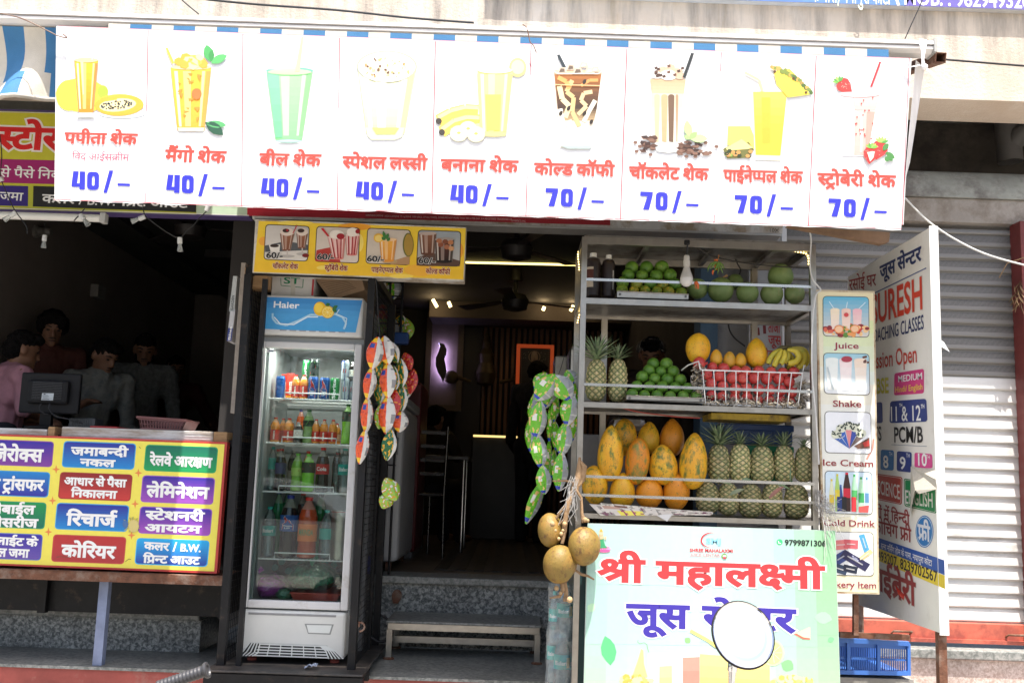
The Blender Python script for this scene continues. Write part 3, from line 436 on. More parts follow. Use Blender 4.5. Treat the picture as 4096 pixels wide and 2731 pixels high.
class Ink:
 """flat print lying on a real surface; hit(px,py,layer)->point on that surface"""
 def __init__(s,Y=None,X=None,lay=.0007):
  s.mb=MB();s.lay=lay;s.n=0
  if Y is not None:s.hit=lambda x,y,L=0:P(x,y,Y)+Vector((0,-lay*(L+1),0))
  else:s.hit=lambda x,y,L=0:PX(x,y,X)+Vector((-lay*(L+1),0,0))
 def poly(s,pts,col,L=0):
  s.n+=1;L=L+.013*(s.n%60)
  v=[s.hit(x,y,L)for x,y in pts]
  s.mb.add(v,[list(t)for t in tessellate_polygon([v])],0,False,col);return s
 def grad(s,quad,ct,cb,L=0,n=6,horiz=False,mid=None):
  """quad TL,TR,BR,BL px with colour from top to bottom"""
  def at(u,v):
   a=lerp(quad[0],quad[1],u);b=lerp(quad[3],quad[2],u);return lerp(a,b,v)
  for i in range(n):
   t0,t1=i/n,(i+1)/n
   q=[at(t0,0),at(t1,0),at(t1,1),at(t0,1)]if horiz else[at(0,t0),at(1,t0),at(1,t1),at(0,t1)]
   t=(t0+t1)/2
   c=lerp(ct,cb,t)if mid is None else(lerp(ct,mid,t*2)if t<.5 else lerp(mid,cb,t*2-1))
   v=[s.hit(x,y,L)for x,y in q];s.mb.add(v,[[0,1,2,3]],0,False,c)
  return s
 def ell(s,c,rx,ry,col,L=0,n=20,rot=0.,a0=0.,a1=2*pi):
  pts=[]
  for k in range(n):
   a=a0+(a1-a0)*k/(n if abs(a1-a0)>6.2 else n-1)
   x,y=rx*cos(a),ry*sin(a);pts.append((c[0]+x*cos(rot)-y*sin(rot),c[1]+x*sin(rot)+y*cos(rot)))
  return s.poly(pts,col,L)
 def line(s,pts,w,col,L=0):
  for(x0,y0),(x1,y1)in zip(pts,pts[1:]):
   d=sqrt((x1-x0)**2+(y1-y0)**2)or 1;nx,ny=-(y1-y0)/d*w/2,(x1-x0)/d*w/2
   s.poly([(x0+nx,y0+ny),(x1+nx,y1+ny),(x1-nx,y1-ny),(x0-nx,y0-ny)],col,L)
  return s
 def leaf(s,a,b,w,col,L=0):
  dx,dy=b[0]-a[0],b[1]-a[1];pts=[]
  for sgn in(1,-1):
   R=[0,.15,.35,.6,.85,1]if sgn>0 else[.85,.6,.35,.15]
   for t in R:k=w*sin(pi*min(1,t*.93+.03))/2*sgn;d=sqrt(dx*dx+dy*dy);pts.append((a[0]+dx*t-dy/d*k,a[1]+dy*t+dx/d*k))
  return s.poly(pts,col,L)
 def rrect(s,quad,r,L=0,col=None,ct=None,cb=None,n=8):
  """rounded quad TL,TR,BR,BL; plain or top-to-bottom gradient"""
  c=col if col is not None else ct
  TLp,TRp,BRp,BLp=[Vector((p[0],p[1],0))for p in quad]
  Wd=(TRp-TLp).length;Hd=(BLp-TLp).length;ru=r/Wd;rv=r/Hd
  rows=[0,rv*.12,rv*.35,rv*.65,rv]+[rv+(1-2*rv)*k/n for k in range(1,n)]+[1-rv,1-rv*.65,1-rv*.35,1-rv*.12,1]
  def ins(v):
   d=min(v,1-v)
   if d>=rv:return 0.
   return ru*(1-sqrt(max(0,1-(1-d/rv)**2)))
  def at(u,v):
   a=TLp.lerp(TRp,u);b=BLp.lerp(BRp,u);q=a.lerp(b,v);return s.hit(q.x,q.y,L)
  for v0,v1 in zip(rows,rows[1:]):
   i0,i1=ins(v0),ins(v1);cc=col if col is not None else lerp(ct,cb,(v0+v1)/2)
   s.mb.add([at(i0,v0),at(1-i0,v0),at(1-i1,v1),at(i1,v1)],[[0,1,2,3]],0,False,cc)
  return s
 def text(s,t,p0,p1,h,col,L=0,bold=.0,halo=0.,hcol=(.8,.8,.8),vert=None,slant=0.):
  """baseline from p0 to p1 (px); h = px height of headline (Hindi) or capitals (Latin)"""
  o=s.hit(p0[0],p0[1],L);e=s.hit(p1[0],p1[1],L);U=e-o
  if vert is None:
   tp=s.hit(p0[0],p0[1]-h,L);V=Vector((0,0,1))*(tp-o).length
  else:
   V=s.hit(vert[0],vert[1],L)-o
  nrm=(s.hit(p0[0],p0[1],1)-s.hit(p0[0],p0[1],0))
  H=.622 if t in SH else .727
  base=layout(t,bold);xs=[q[0]for v,f,z in base for q in v]
  if not xs:return s
  x0,x1=min(xs),max(xs);Wd=x1-x0 or 1
  for(b,c,dl)in(([(halo+bold,hcol,-1.)]if halo else[])+[(bold,col,0)]):
   for v,f,z in(layout(t,b)if b!=bold else base):
    pts=[o+U*((x-x0+slant*y)/Wd)+V*(y/H)+nrm*(dl+z+dz)for x,y,dz in v]
    s.mb.add(pts,f,0,False,c)
  return s
 wash=0.
 def build(s,name,parent=None,m=None):
  if s.wash:s.mb.c=[lerp(c,(.82,.82,.8),s.wash)for c in s.mb.c]
  return s.mb.build(name,m or INK,parent)
# ground and building
def granite(name,a,b,c,scale):
 m=bpy.data.materials.new(name);m.use_nodes=True;MATS[name]=m
 n=m.node_tree.nodes;l=m.node_tree.links;bs=n['Principled BSDF'];tc=n.new('ShaderNodeTexCoord')
 z=n.new('ShaderNodeTexNoise');z.inputs['Scale'].default_value=scale;z.inputs['Detail'].default_value=3;z.inputs['Roughness'].default_value=.6;z.inputs['Distortion'].default_value=.6;l.new(tc.outputs['Object'],z.inputs['Vector'])
 r=n.new('ShaderNodeValToRGB');e=r.color_ramp.elements;e[0].position=.38;e[0].color=(*a,1);e[1].position=.64;e[1].color=(*c,1);k=e.new(.5);k.color=(*b,1)
 l.new(z.outputs[0],r.inputs[0])
 d=n.new('ShaderNodeTexNoise');d.inputs['Scale'].default_value=2.5;d.inputs['Detail'].default_value=6;l.new(tc.outputs['Object'],d.inputs['Vector'])
 mr=n.new('ShaderNodeMapRange');mr.inputs[1].default_value=.35;mr.inputs[2].default_value=.65;mr.inputs[3].default_value=.78;mr.inputs[4].default_value=1.15;l.new(d.outputs[0],mr.inputs[0])
 mx=n.new('ShaderNodeVectorMath');mx.operation='SCALE';l.new(r.outputs[0],mx.inputs[0]);l.new(mr.outputs[0],mx.inputs['Scale'])
 l.new(mx.outputs[0],bs.inputs['Base Color']);bs.inputs['Roughness'].default_value=.45;return m
GRAN=granite('speckled_granite',(.07,.08,.08),(.2,.215,.21),(.42,.43,.41),55)
GRAN2=granite('worn_granite_top',(.15,.16,.15),(.24,.25,.235),(.33,.33,.31),45)
STONE=granite('pale_ledge_stone',(.42,.36,.3),(.55,.5,.44),(.68,.64,.58),70)
ROAD=mat('road_asphalt',(.27,.255,.23),.9,var=.3,vscale=12,bump=.4,bscale=150,dirt=(.33,.3,.26),dscale=1.5)
REDP=mat('red_oxide_plinth',(.33,.075,.06),.7,var=.2,vscale=7,bump=.15,bscale=40,dirt=(.36,.2,.16),dscale=5,damt=(.55,.75))
def plaster():
 m=bpy.data.materials.new('stained_beige_plaster');m.use_nodes=True
 n=m.node_tree.nodes;l=m.node_tree.links;b=n['Principled BSDF'];tc=n.new('ShaderNodeTexCoord')
 def nz(sc,st=(1,1,1),det=8,rg=.65):
  mp=n.new('ShaderNodeMapping');mp.inputs['Scale'].default_value=st;l.new(tc.outputs['Object'],mp.inputs[0])
  z=n.new('ShaderNodeTexNoise');z.inputs['Scale'].default_value=sc;z.inputs['Detail'].default_value=det;z.inputs['Roughness'].default_value=rg;l.new(mp.outputs[0],z.inputs['Vector']);return z.outputs[0]
 def rng(s,a,b_,c=0,d=1):
  r=n.new('ShaderNodeMapRange');r.inputs[1].default_value=a;r.inputs[2].default_value=b_;r.inputs[3].default_value=c;r.inputs[4].default_value=d;l.new(s,r.inputs[0]);return r.outputs[0]
 def mix(f,a,bcol):
  x=n.new('ShaderNodeMix');x.data_type='RGBA';l.new(f,x.inputs[0])
  if isinstance(a,tuple):x.inputs[6].default_value=(*a,1)
  else:l.new(a,x.inputs[6])
  x.inputs[7].default_value=(*bcol,1);return x.outputs[2]
 c=mix(rng(nz(1.6),.4,.62),(.68,.59,.49),(.6,.5,.4))
 c=mix(rng(nz(5),.52,.72,0,.6),c,(.74,.68,.61))
# rain streaks running down from the top of the fascia
 geo=n.new('ShaderNodeSeparateXYZ');l.new(tc.outputs['Object'],geo.inputs[0])
 top=rng(geo.outputs['Z'],3.62,4.02,0,1)
 st=rng(nz(9,(1,1,.12)),.42,.68)
 mu=n.new('ShaderNodeMath');mu.operation='MULTIPLY';l.new(top,mu.inputs[0]);l.new(st,mu.inputs[1])
 c=mix(mu.outputs[0],c,(.25,.22,.19))
 c=mix(rng(nz(2.2,(2,1,.3)),.6,.72,0,.5),c,(.42,.3,.15))
 l.new(c,b.inputs['Base Color']);b.inputs['Roughness'].default_value=.9
 bp=n.new('ShaderNodeBump');bp.inputs['Strength'].default_value=.5;bp.inputs['Distance'].default_value=.01;l.new(nz(55),bp.inputs['Height']);l.new(bp.outputs[0],b.inputs['Normal'])
 return m
PLAST=plaster()
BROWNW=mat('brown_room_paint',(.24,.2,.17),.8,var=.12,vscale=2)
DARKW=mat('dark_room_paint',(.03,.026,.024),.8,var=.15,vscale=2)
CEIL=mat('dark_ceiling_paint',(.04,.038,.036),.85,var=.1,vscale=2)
GREYW=mat('grimy_grey_paint',(.2,.2,.18),.8,var=.25,vscale=4,dirt=(.1,.09,.08),dscale=3)
BLUEW=mat('blue_wall_paint',(.07,.13,.2),.7,var=.12)
PALEW=mat('pale_wall_paint',(.3,.3,.31),.8,var=.15,vscale=3,dirt=(.2,.2,.2),dscale=4)
TILE=mat('brown_floor_tile',(.13,.1,.075),.35,var=.12,vscale=3)
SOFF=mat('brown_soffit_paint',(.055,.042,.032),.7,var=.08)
g=MB();g.add([(-150,-150,0),(150,-150,0),(150,150,0),(-150,150,0)],[(0,1,2,3)])
one('road',g,ROAD,'grey dusty asphalt road in front of the shops','road',kind='structure')
pv=MB();pv.box((-6,4.1,0),(6,5.05,.12))
one('pavement',pv,mat('concrete_pavement',(.3,.285,.26),.9,var=.25,vscale=6,bump=.3,bscale=70,dirt=(.2,.18,.15),dscale=2),'pale concrete pavement strip along the shopfronts','pavement',kind='structure')
bld=thing('shop_building','plastered shop building with two open dark shops and one shuttered shop','building',(0,5.1,0))
m=MB();m.box((-7,5.1,3.62),(7,5.42,7.2));m.build('facade_wall',PLAST,bld)
m=MB();m.box((-7,5.42,3.95),(7,11.5,4.1));m.build('slab',GREYW,bld)
m=MB();m.box((-7,5.045,.12),(1.25,5.9,.534));m.box((1.25,5.32,.12),(7,5.9,.48));m.build('plinth',REDP,bld)
m=MB();m.box((-7,5.035,.536),(1.25,5.9,.55));m.build('granite_tread',GRAN2,bld)
m=MB();m.box((-7,5.52,.55),(-1.62,5.9,.715));m.box((-1.42,5.93,.55),(1.2,6.2,.905));m.build('granite_riser',GRAN,bld)
m=MB();m.rbox((-7,5.48,.718),(-1.62,5.9,.755),.008);m.rbox((-1.42,5.89,.908),(1.2,6.2,.95),.008);m.build('stair_nosing',GRAN2,bld)
m=MB();m.box((-3.7,5.9,.6),(-1.6,11.2,.754));m.box((-1.45,6.2,.6),(1.25,10.6,.95));m.build('floor',TILE,bld)
# left room
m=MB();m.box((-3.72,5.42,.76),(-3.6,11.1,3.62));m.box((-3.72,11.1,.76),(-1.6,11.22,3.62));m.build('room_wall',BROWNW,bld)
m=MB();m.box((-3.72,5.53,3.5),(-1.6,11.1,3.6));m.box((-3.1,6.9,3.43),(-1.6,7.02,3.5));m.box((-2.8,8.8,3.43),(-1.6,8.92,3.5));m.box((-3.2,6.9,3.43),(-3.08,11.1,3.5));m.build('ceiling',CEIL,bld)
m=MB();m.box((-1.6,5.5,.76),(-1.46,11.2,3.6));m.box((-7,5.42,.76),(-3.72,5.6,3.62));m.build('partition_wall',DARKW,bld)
# juice room
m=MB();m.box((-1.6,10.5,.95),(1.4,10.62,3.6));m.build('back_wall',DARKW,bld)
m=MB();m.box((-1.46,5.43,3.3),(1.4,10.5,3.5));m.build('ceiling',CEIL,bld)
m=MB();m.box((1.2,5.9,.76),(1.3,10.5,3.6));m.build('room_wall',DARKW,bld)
m=MB();m.box((1.09,5.7,.76),(1.19,5.9,3.6));m.build('blue_pier',BLUEW,bld)
m=MB();m.box((1.19,5.72,.76),(1.55,5.92,3.6));m.build('white_pier',PALEW,bld)
a=P(*D4(675,400),10);b_=P(*D4(2050,528),10)
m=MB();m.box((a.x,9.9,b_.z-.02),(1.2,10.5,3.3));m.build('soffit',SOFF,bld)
# wooden slats of the far wall
m=MB();x=P(*D4(1150,700),10.4).x
while x<1.18:
 m.rbox((x,10.44,.96),(x+.035,10.5,b_.z-.02),.005,seg=1);x+=.06
m.build('slat_panel',mat('brown_slats',(.16,.075,.035),.5,var=.25,vscale=8,stretch=(1,1,.2)),bld)
m=MB();m.box((P(*D4(930,700),10.4).x,10.42,.96),(P(*D4(1150,700),10.4).x-.01,10.5,b_.z-.03));m.build('door_panel',mat('dark_veneer',(.02,.012,.009),.45),bld)
# fascia above the openings, recess over the shutter
m=MB();m.box((-7,5.43,3.1),(1.5,5.52,3.62));m.build('fascia',GREYW,bld)
m=MB();m.box((1.5,6.3,3.0),(7,6.4,3.95));m.box((1.44,5.45,3.05),(1.5,6.3,3.95));m.build('recess_wall',mat('dark_recess_paint',(.09,.075,.06),.9,var=.3,vscale=3,dirt=(.05,.04,.035),dscale=2),bld)  # dark mottled brown on the walls of the recess
m=MB()
xl,xr=1.52,6.5
pts=[(5.5+.14-.14*cos(t),3.2+.19*sin(t))for t in[i*pi/2/8 for i in range(9)]]
prof=[(5.5,3.2)]+pts+[(6.1,3.39),(6.1,3.2)]
m.prism([(xl,y,z)for y,z in prof],(xr-xl,0,0));recalc(m.build('shutter_hood',mat('weathered_hood_paint',(.3,.31,.28),.7,var=.25,vscale=5,dirt=(.14,.13,.12),dscale=3),bld))
m=MB();m.box((xl,5.52,3.06),(xr,5.72,3.197));m.build('lintel',mat('lintel_plaster',(.33,.3,.27),.9,var=.2,vscale=4,bump=.3,dirt=(.2,.17,.14)),bld)
# pipes in the recess
m=MB();p0=P(*A4(1640,780),6.1);p1=P(*A4(1690,1130),6.1)
m.tube([p0+Vector((0,0,.3)),p1],.075,12);q=P(*A4(1790,900),6.05);m.tube([p1+Vector((0,0,.1)),p1.lerp(q,.5)+Vector((0,-.05,.06)),q,q+Vector((.6,0,.1))],.06,12)
m.build('drain_pipe',mat('grey_pipe',(.16,.15,.14),.6),bld)
# ledge under the shutter
m=MB();m.rbox((1.3,5.42,.66),(7,5.9,.71),.006);m.build('ledge_nosing',GRAN2,bld)
m=MB();m.box((1.3,5.45,.48),(7,5.9,.658));m.build('ledge_face',STONE,bld)
# rolling shutter
sh=thing('rolling_shutter','grey corrugated rolling shutter pulled down with a red bottom rail','shutter',(2.2,5.6,.71))
def slat_mat():
 m=mat('shutter_slat_paint',(.62,.61,.58),.45,.25,var=.12,vscale=10,dirt=(.2,.18,.16),dscale=4,damt=(.54,.72),stretch=(.35,1,1.2))
 return m
z0,z1,pit=.84,3.05,.0745
prof=[]
zz=z0
while zz<z1:
 jy=random.uniform(-.0025,.0025);jt=random.uniform(-.003,.003)
 for dz,dy in((0,0),(.004,-.013),(.01,-.0165),(.018,-.015),(.03,-.0115),(.05,-.006),(.07,.0)):prof.append((5.57+dy+jy+jt*dz/.07,zz+dz))
 zz+=pit
prof=[p for p in prof if p[1]<=z1]
xs=(1.5,2.86)
def strip(sel):
 mb=MB()
 mb.add([(x,y,z)for y,z in sel for x in xs],[[2*i,2*i+1,2*i+3,2*i+2]for i in range(len(sel)-1)],0,False);return mb
zc=P(2250*1.7415,860*1.7415,5.57).z
zc=z0+round((zc-z0)/pit)*pit
strip([p for p in prof if p[1]<=zc+1e-6]).build('solid_slats',slat_mat(),sh)
def perf():
 m=bpy.data.materials.new('perforated_slat');m.use_nodes=True;n=m.node_tree.nodes;l=m.node_tree.links;b=n['Principled BSDF']
 tc=n.new('ShaderNodeTexCoord');s=n.new('ShaderNodeSeparateXYZ');l.new(tc.outputs['Object'],s.inputs[0])
 def mth(op,a,b_=None):
  x=n.new('ShaderNodeMath');x.operation=op
  for i,v in enumerate((a,b_)):
   if v is None:continue
   if hasattr(v,'links'):l.new(v,x.inputs[i])
   else:x.inputs[i].default_value=v
  return x.outputs[0]
 K=2*pi/.014
 a=mth('SINE',mth('MULTIPLY',mth('ADD',s.outputs[0],s.outputs[2]),K));c=mth('SINE',mth('MULTIPLY',mth('SUBTRACT',s.outputs[0],s.outputs[2]),K))
 hole=mth('GREATER_THAN',mth('MULTIPLY',a,c),.12)
 fz=mth('FRACT',mth('DIVIDE',mth('SUBTRACT',s.outputs[2],z0-.71),pit))
 band=mth('MULTIPLY',mth('GREATER_THAN',fz,.4),mth('LESS_THAN',fz,.93))
 f=mth('MULTIPLY',hole,band)
 x=n.new('ShaderNodeMix');x.data_type='RGBA';l.new(f,x.inputs[0]);x.inputs[6].default_value=(.2,.195,.185,1);x.inputs[7].default_value=(.015,.014,.013,1)
 l.new(x.outputs[2],b.inputs['Base Color']);b.inputs['Roughness'].default_value=.5;b.inputs['Metallic'].default_value=.2;return m
strip([p for p in prof if p[1]>=zc-1e-6]).build('perforated_slats',perf(),sh)
REDS=mat('red_primer_paint',(.5,.12,.075),.5,var=.15,vscale=8,dirt=(.3,.07,.05),dscale=6)
m=MB();m.rbox((1.5,5.53,.73),(2.83,5.575,.838),.005);m.bar((1.5,5.52,.742),(2.83,5.52,.742),.02);m.build('bottom_rail',REDS,sh)
for x in(P(*C4(820,1235),5.5).x,P(*C4(1520,1250),5.5).x):
 m=MB();m.tube([(x-.05,5.53,.77),(x-.05,5.5,.785),(x+.05,5.5,.785),(x+.05,5.53,.77)],.006,6);m.build('handle',RUST,sh)
m=MB();m.rbox((2.835,5.44,.712),(2.93,5.56,3.058),.004);one('shutter_post',m,mat('dark_red_post_paint',(.16,.03,.028),.5,var=.2,vscale=8),'dark red guide post at the right end of the rolling shutter','post')
m=MB();m.box((2.935,5.5,.72),(7,5.7,3.05));m.build('side_pier',PLAST,bld)
# sign above on the wall
tl,tr=P(*A4(-2300,-180),5.06),P(*A4(1900,79),5.06)
m=MB();m.box((-.2,5.06,tr.z),(4.2,5.098,tr.z+.75));bs=thing('wall_sign','long blue and purple flex sign fixed high on the plastered wall','sign',(2,5.08,tr.z));m.build('board',mat('sign_edge',(.5,.5,.5),.5),bs)
k=Ink(Y=5.058);zb=tr.z+.004
def pxof(v):
 d=Vector(v)-EYE;s=FPX/d.dot(FW);return(2048+d.dot(RT)*s,1365.5-d.dot(UP)*s)
def rect(x0,x1,za,zb_,Y):return[pxof((x0,Y,zb_)),pxof((x1,Y,zb_)),pxof((x1,Y,za)),pxof((x0,Y,za))]
k.grad(rect(-.15,2.06,zb,zb+.7,5.058),hx('4a63b8'),hx('5f86c8'),0,4,True);k.grad(rect(2.06,4.1,zb,zb+.7,5.058),hx('6a5fae'),hx('7468b0'),0,4,True)
k.poly([A4(885,-60),A4(920,40),A4(900,42),A4(865,-60)],(.75,.75,.75),1)
k.text('के पास, नयापुरा कोटा',A4(300,14),A4(855,34),60,hx('e8ecc8'),1,.012)
k.text('MOB. : 9829493207',A4(950,32),A4(1890,62),62,hx('f0f0f8'),1,.02)
k.build('printed_lettering',bs)
# awning
BARW=mat('white_awning_rail',(.72,.7,.68),.35,var=.06,vscale=5,dirt=(.4,.26,.14),dscale=3.5,damt=(.64,.8),stretch=(1,1,1))
zt=P(*A4(1100,278),4.13).z;zb=P(*A4(1100,362),4.13).z;xr=P(*A4(1150,320),4.13).x
aw=thing('shop_awning','long blue and white striped awning with a white front rail over both shops','awning',(0,4.2,zt))
m=MB();h=zt-zb
prof=[(4.2,zt),(4.15,zt-.002),(4.125,zt-h*.12),(4.12,zt-h*.42),(4.145,zt-h*.46),(4.145,zt-h*.54),(4.125,zt-h*.57),(4.125,zt-h*.78),(4.15,zt-h),(4.2,zt-h)]
m.prism([(-4.5,y,z)for y,z in prof],(xr+4.5,0,0));recalc(m.build('front_rail',BARW,aw))
m=MB();m.prism([(xr+.001,4.118,zb-.002),(xr+.001,4.205,zb-.002),(xr+.001,4.205,zt+.003),(xr+.001,4.118,zt+.003)],(.012,0,0));m.build('end_cap',mat('grey_end_cap',(.4,.4,.38),.5),aw)
SB,SW=hx('3f78a6'),hx('d0c9bb')
per=.1895;xo=P(*A1(640,180),4.17).x
def stripe(x):return SB if((x-xo)%per)<per*.5 else SW
# cloth roof with a slanting slit where the two cloths meet
def roof(x0f,x1f,x0b,x1b,n):
 mb=MB()
 zf,zbk,yf,yb=zt-.03,zt+.33,4.2,5.09
 xs_=set();lo,hi=min(x0f,x0b),max(x1f,x1b)
 kk=math.floor((lo-xo)/(per*.5))
 cuts=[xo+kk*per*.5+i*per*.5 for i in range(int((hi-lo)/(per*.5))+3)]
 for a,b in zip(cuts,cuts[1:]):
  c=stripe((a+b)/2)
  rows=6
  for r in range(rows):
   t0,t1=r/rows,(r+1)/rows
   def ext(t):return x0f+(x0b-x0f)*t,x1f+(x1b-x1f)*t
   q=[]
   for t,rev in((t0,0),(t1,1)):
    lo_,hi_=ext(t);aa,bb=min(max(a,lo_),hi_),min(max(b,lo_),hi_)
    zz=zf+(zbk-zf)*t-.05*sin(pi*t);yy=yf+(yb-yf)*t
    q.append(((aa,yy,zz),(bb,yy,zz)))
   if q[0][1][0]-q[0][0][0]<1e-4 and q[1][1][0]-q[1][0][0]<1e-4:continue
   mb.add([q[0][0],q[0][1],q[1][1],q[1][0]],[(0,1,2,3)],0,False,c)
 return mb
AWC=mat('striped_awning_cloth',attr=True,rough=.8,var=.12,vscale=6,bump=.2,bscale=300)
S0,S1,SWD=-1.40,-1.53,.135
roof(-4.5,S0-SWD/2,-4.5,S1-SWD/2,1).build('cloth',AWC,aw)
roof(S0+SWD/2,xr-.02,S1+SWD/2,xr-.02,1).build('cloth',AWC,aw)
# valance hanging from the rail
m=MB();x=xo-per*20
while x<xr-.2:
 a,b=x,min(x+per*.5,xr-.03);c=stripe((a+b)/2)
 if a>-1.88:m.add([(a,4.121,zb-.17),(b,4.121,zb-.17),(b,4.1205,zb),(a,4.1205,zb)],[(0,1,2,3)],0,False,c)
 x+=per*.5
m.build('valance',AWC,aw)
# torn cloth drooping at the left end
def droop(u,v):
 x=-4.4+(2.55)*u
 fold=.045*sin(u*55+1.5*v)+.02*sin(u*23+v*5)
 return Vector((x,4.17+.05*sin(pi*v)+fold*v,zb-.005-.33*v-.03*sin(u*18)*v*v))
m=MB();m.sheet(droop,108,10,0,lambda u,v:(SB if int(u*26.5+.25*sin(v*3+1))%2==0 else SW));m.build('torn_valance',AWC,aw)
m=MB();m.tube([droop(i/60,1)+Vector((0,0,0))for i in range(61)],.011,6);m.build('hem',mat('dirty_white_hem',(.5,.46,.4),.8,var=.3),aw)
def under(u,v):
 return Vector((-4.4+2.55*u,4.45+.25*v,P(60,300,4.45).z+.02-.03*v-.0*u+.012*sin(u*30)))
m=MB();z1_=P(100,310,4.5).z;z2_=P(100,350,4.5).z;x=-4.4
kk=0
while x<-1.8:
 a,b=x,x+.1
 m.add([(a,4.5,z2_+.01),(b,4.5,z2_),(b,4.47,z1_),(a,4.47,z1_+.01)],[(0,1,2,3)],0,False,SB if kk%2 else SW);x+=.1;kk+=1
m.build('inner_valance',AWC,aw)
m=MB();zA=P(100,355,4.55).z;zB=P(100,400,4.55).z;m.rbox((-4.4,4.53,zB),(-1.7,4.57,zA),.004);m.build('timber_batten',mat('grey_timber',(.3,.25,.2),.8,var=.3,vscale=12,stretch=(.3,1,1)),aw)
m=MB()
for x in(-3.4,.35,1.55):
 m.bar((x,4.2,zb+.02),(x,5.1,zb+.3),.03)
m.build('support_arm',WHITEM,aw)
# rusty box tube end and the tie that holds the rail
p0=P(*A4(1085,445),4.3);p1=P(*A4(1205,402),4.14)
m=MB();d=(p1-p0).normalized()
e=d.cross(Vector((0,0,1))).normalized();gg=e.cross(d)
for s_ in((-.022,0,.004,.044),(.022,0,.004,.044),(0,-.02,.044,.004),(0,.02,.044,.004)):
 c0=p0-d*.5+e*s_[0]+gg*s_[1];c1=p1+e*s_[0]+gg*s_[1];
 vs=[p+e*(sx*s_[2]/2)+gg*(sy*s_[3]/2)for p in(c0,c1)for sx,sy in((-1,-1),(1,-1),(1,1),(-1,1))]
 m.add(vs,[(0,1,2,3),(7,6,5,4),(0,4,5,1),(1,5,6,2),(2,6,7,3),(3,7,4,0)])
one('square_tube',m,RUST,'rusty open-ended square tube sticking out beside the right end of the awning rail','tube')
TAPE=mat('white_plastic_tape',(.82,.82,.82),.4,var=.05)
tape=thing('plastic_tie','knotted white plastic tape tied round the right end of the awning rail','tie',tuple(P(*A4(1090,460),4.1)))
def ribbon(pts,w,Y=4.1):
 mb=MB();q=[P(*A4(x,y),Y+dy)for x,y,dy in pts]
 vs=[]
 for i,p in enumerate(q):
  t=(q[min(i+1,len(q)-1)]-q[max(i-1,0)]).normalized();nrm=t.cross(Vector((0,1,0))).normalized()
  ww=w[i]if isinstance(w,list)else w
  vs+=[p-nrm*ww/2,p+nrm*ww/2+Vector((0,.008,0))]
 mb.add(vs,[[2*i,2*i+1,2*i+3,2*i+2]for i in range(len(q)-1)],0,True);return mb
m=ribbon([(1082,270,0),(1082,300,0),(1085,360,-.01),(1082,410,-.01),(1088,465,0)],[.036,.038,.02,.016,.022])
m2=ribbon([(955,466,0),(1010,462,-.01),(1060,452,0),(1095,470,0),(1150,510,.0),(1220,590,.0),(1270,630,0),(1310,675,0)],[.006,.006,.008,.018,.012,.01,.015,.024]);m.add(m2.v,m2.f,0,True)
m.ball(P(*A4(1092,468),4.09),.014,10,8);m.build('ribbon',TAPE,tape)
# price banner
bn=thing('price_banner','long white vinyl price banner with nine pictured drinks hanging from the awning rail','banner',tuple(P(2048,600,4.15)))
BY=4.112
cTL,cTR,cBR,cBL=P(223,103,BY),P(3648,233,BY),P(3606,919,BY),P(216,801,BY)
def bsheet(u,v):
 p=cTL.lerp(cTR,u).lerp(cBL.lerp(cBR,u),v)
 wv=bwave(u,v);ed=max(0,v-.93)/.07
 p=p+Vector((0,wv,.006*ed*noise.noise((u*40,5,1))))
 return p
m=MB();fl=[P(*A4(x,y),Y)for x,y,Y in((1030,420,4.16),(1092,470,4.3),(1048,760,4.34),(990,1130,4.32),(958,1250,4.3),(945,1568,4.2),(930,1560,4.16),(975,1000,4.16))]
m.add(fl,[list(t)for t in tessellate_polygon([fl])],0,False);m.build('folded_flap',CLOTHW,bn)
def bwave(u,v):
 ed=max(0,v-.93)/.07
 return max(.001,.004+.003*sin(u*31)*sin(v*3.1)+.002*noise.noise((u*14,v*4,1))+.006*ed*noise.noise((u*60,2,3)))
def bhit(x,y,L=0):
 v=min(1,max(0,(y-ytop(x))/(ybot(x)-ytop(x))));u=(x-(223-7*v))/(3425-35*v)
 return P(x,y,BY+bwave(min(1,max(0,u)),v)-.0018-.0006*L)
REDL,BLUL=hx('f0483c'),hx('2b2fc4')
tops=[340,558,780,1000,1220,1440,1657,1875];bots=[333,555,775,992,1208,1425,1640,1857]
ytop=lambda x:103+(233-103)*(x-223)/(3648-223);ybot=lambda x:801+(919-801)*(x-216)/(3606-216)
m=MB();m.sheet(bsheet,180,24);m.build('vinyl_sheet',CLOTHW,bn)
def BInk():
 q=Ink(Y=4.149);q.hit=bhit;return q
k=BInk()
for a,b in zip(tops,bots):
 k.line([(a*1.7415,ytop(a*1.7415)+6),(b*1.7415,ybot(b*1.7415)-2)],3.2,hx('c03048'))
k.line([A4(985,405),A4(935,1568)],3,hx('c05060'));k.line([(216,798),(3606,915)],2.6,hx('c04050'));k.line([(232,105),(3640,234)],2,hx('d08090'))
k.build('panel_lines',bn)
NAMES=[('पपीता शेक',A1(443,996),A1(955,1006),40),('मैंगो शेक',A1(1145,1122),A1(1575,1134),44),('बील शेक',A2(60,1148),A2(495,1157),44),('स्पेशल लस्सी',A2(640,1168),A2(1236,1182),44),
('बनाना शेक',A2(1326,1188),A3(45,1200),44),('कोल्ड कॉफी',A3(152,1214),A3(716,1228),44),('चॉकलेट शेक',A3(815,1240),A3(1372,1255),44),('पाईनेप्पल शेक',A3(1472,1262),A4(245,1276),44),('स्ट्रोबेरी शेक',A4(345,1285),A4(895,1304),44)]
for s_,a,b,hh in NAMES:
 q=BInk();q.text(s_,a,b,hh,REDL,1,.036);q.build('drink_name',bn)
q=BInk();q.text('विद आईसक्रीम',A1(498,1112),A1(898,1122),25,hx('e8506a'),1,.0);q.build('drink_name',bn)
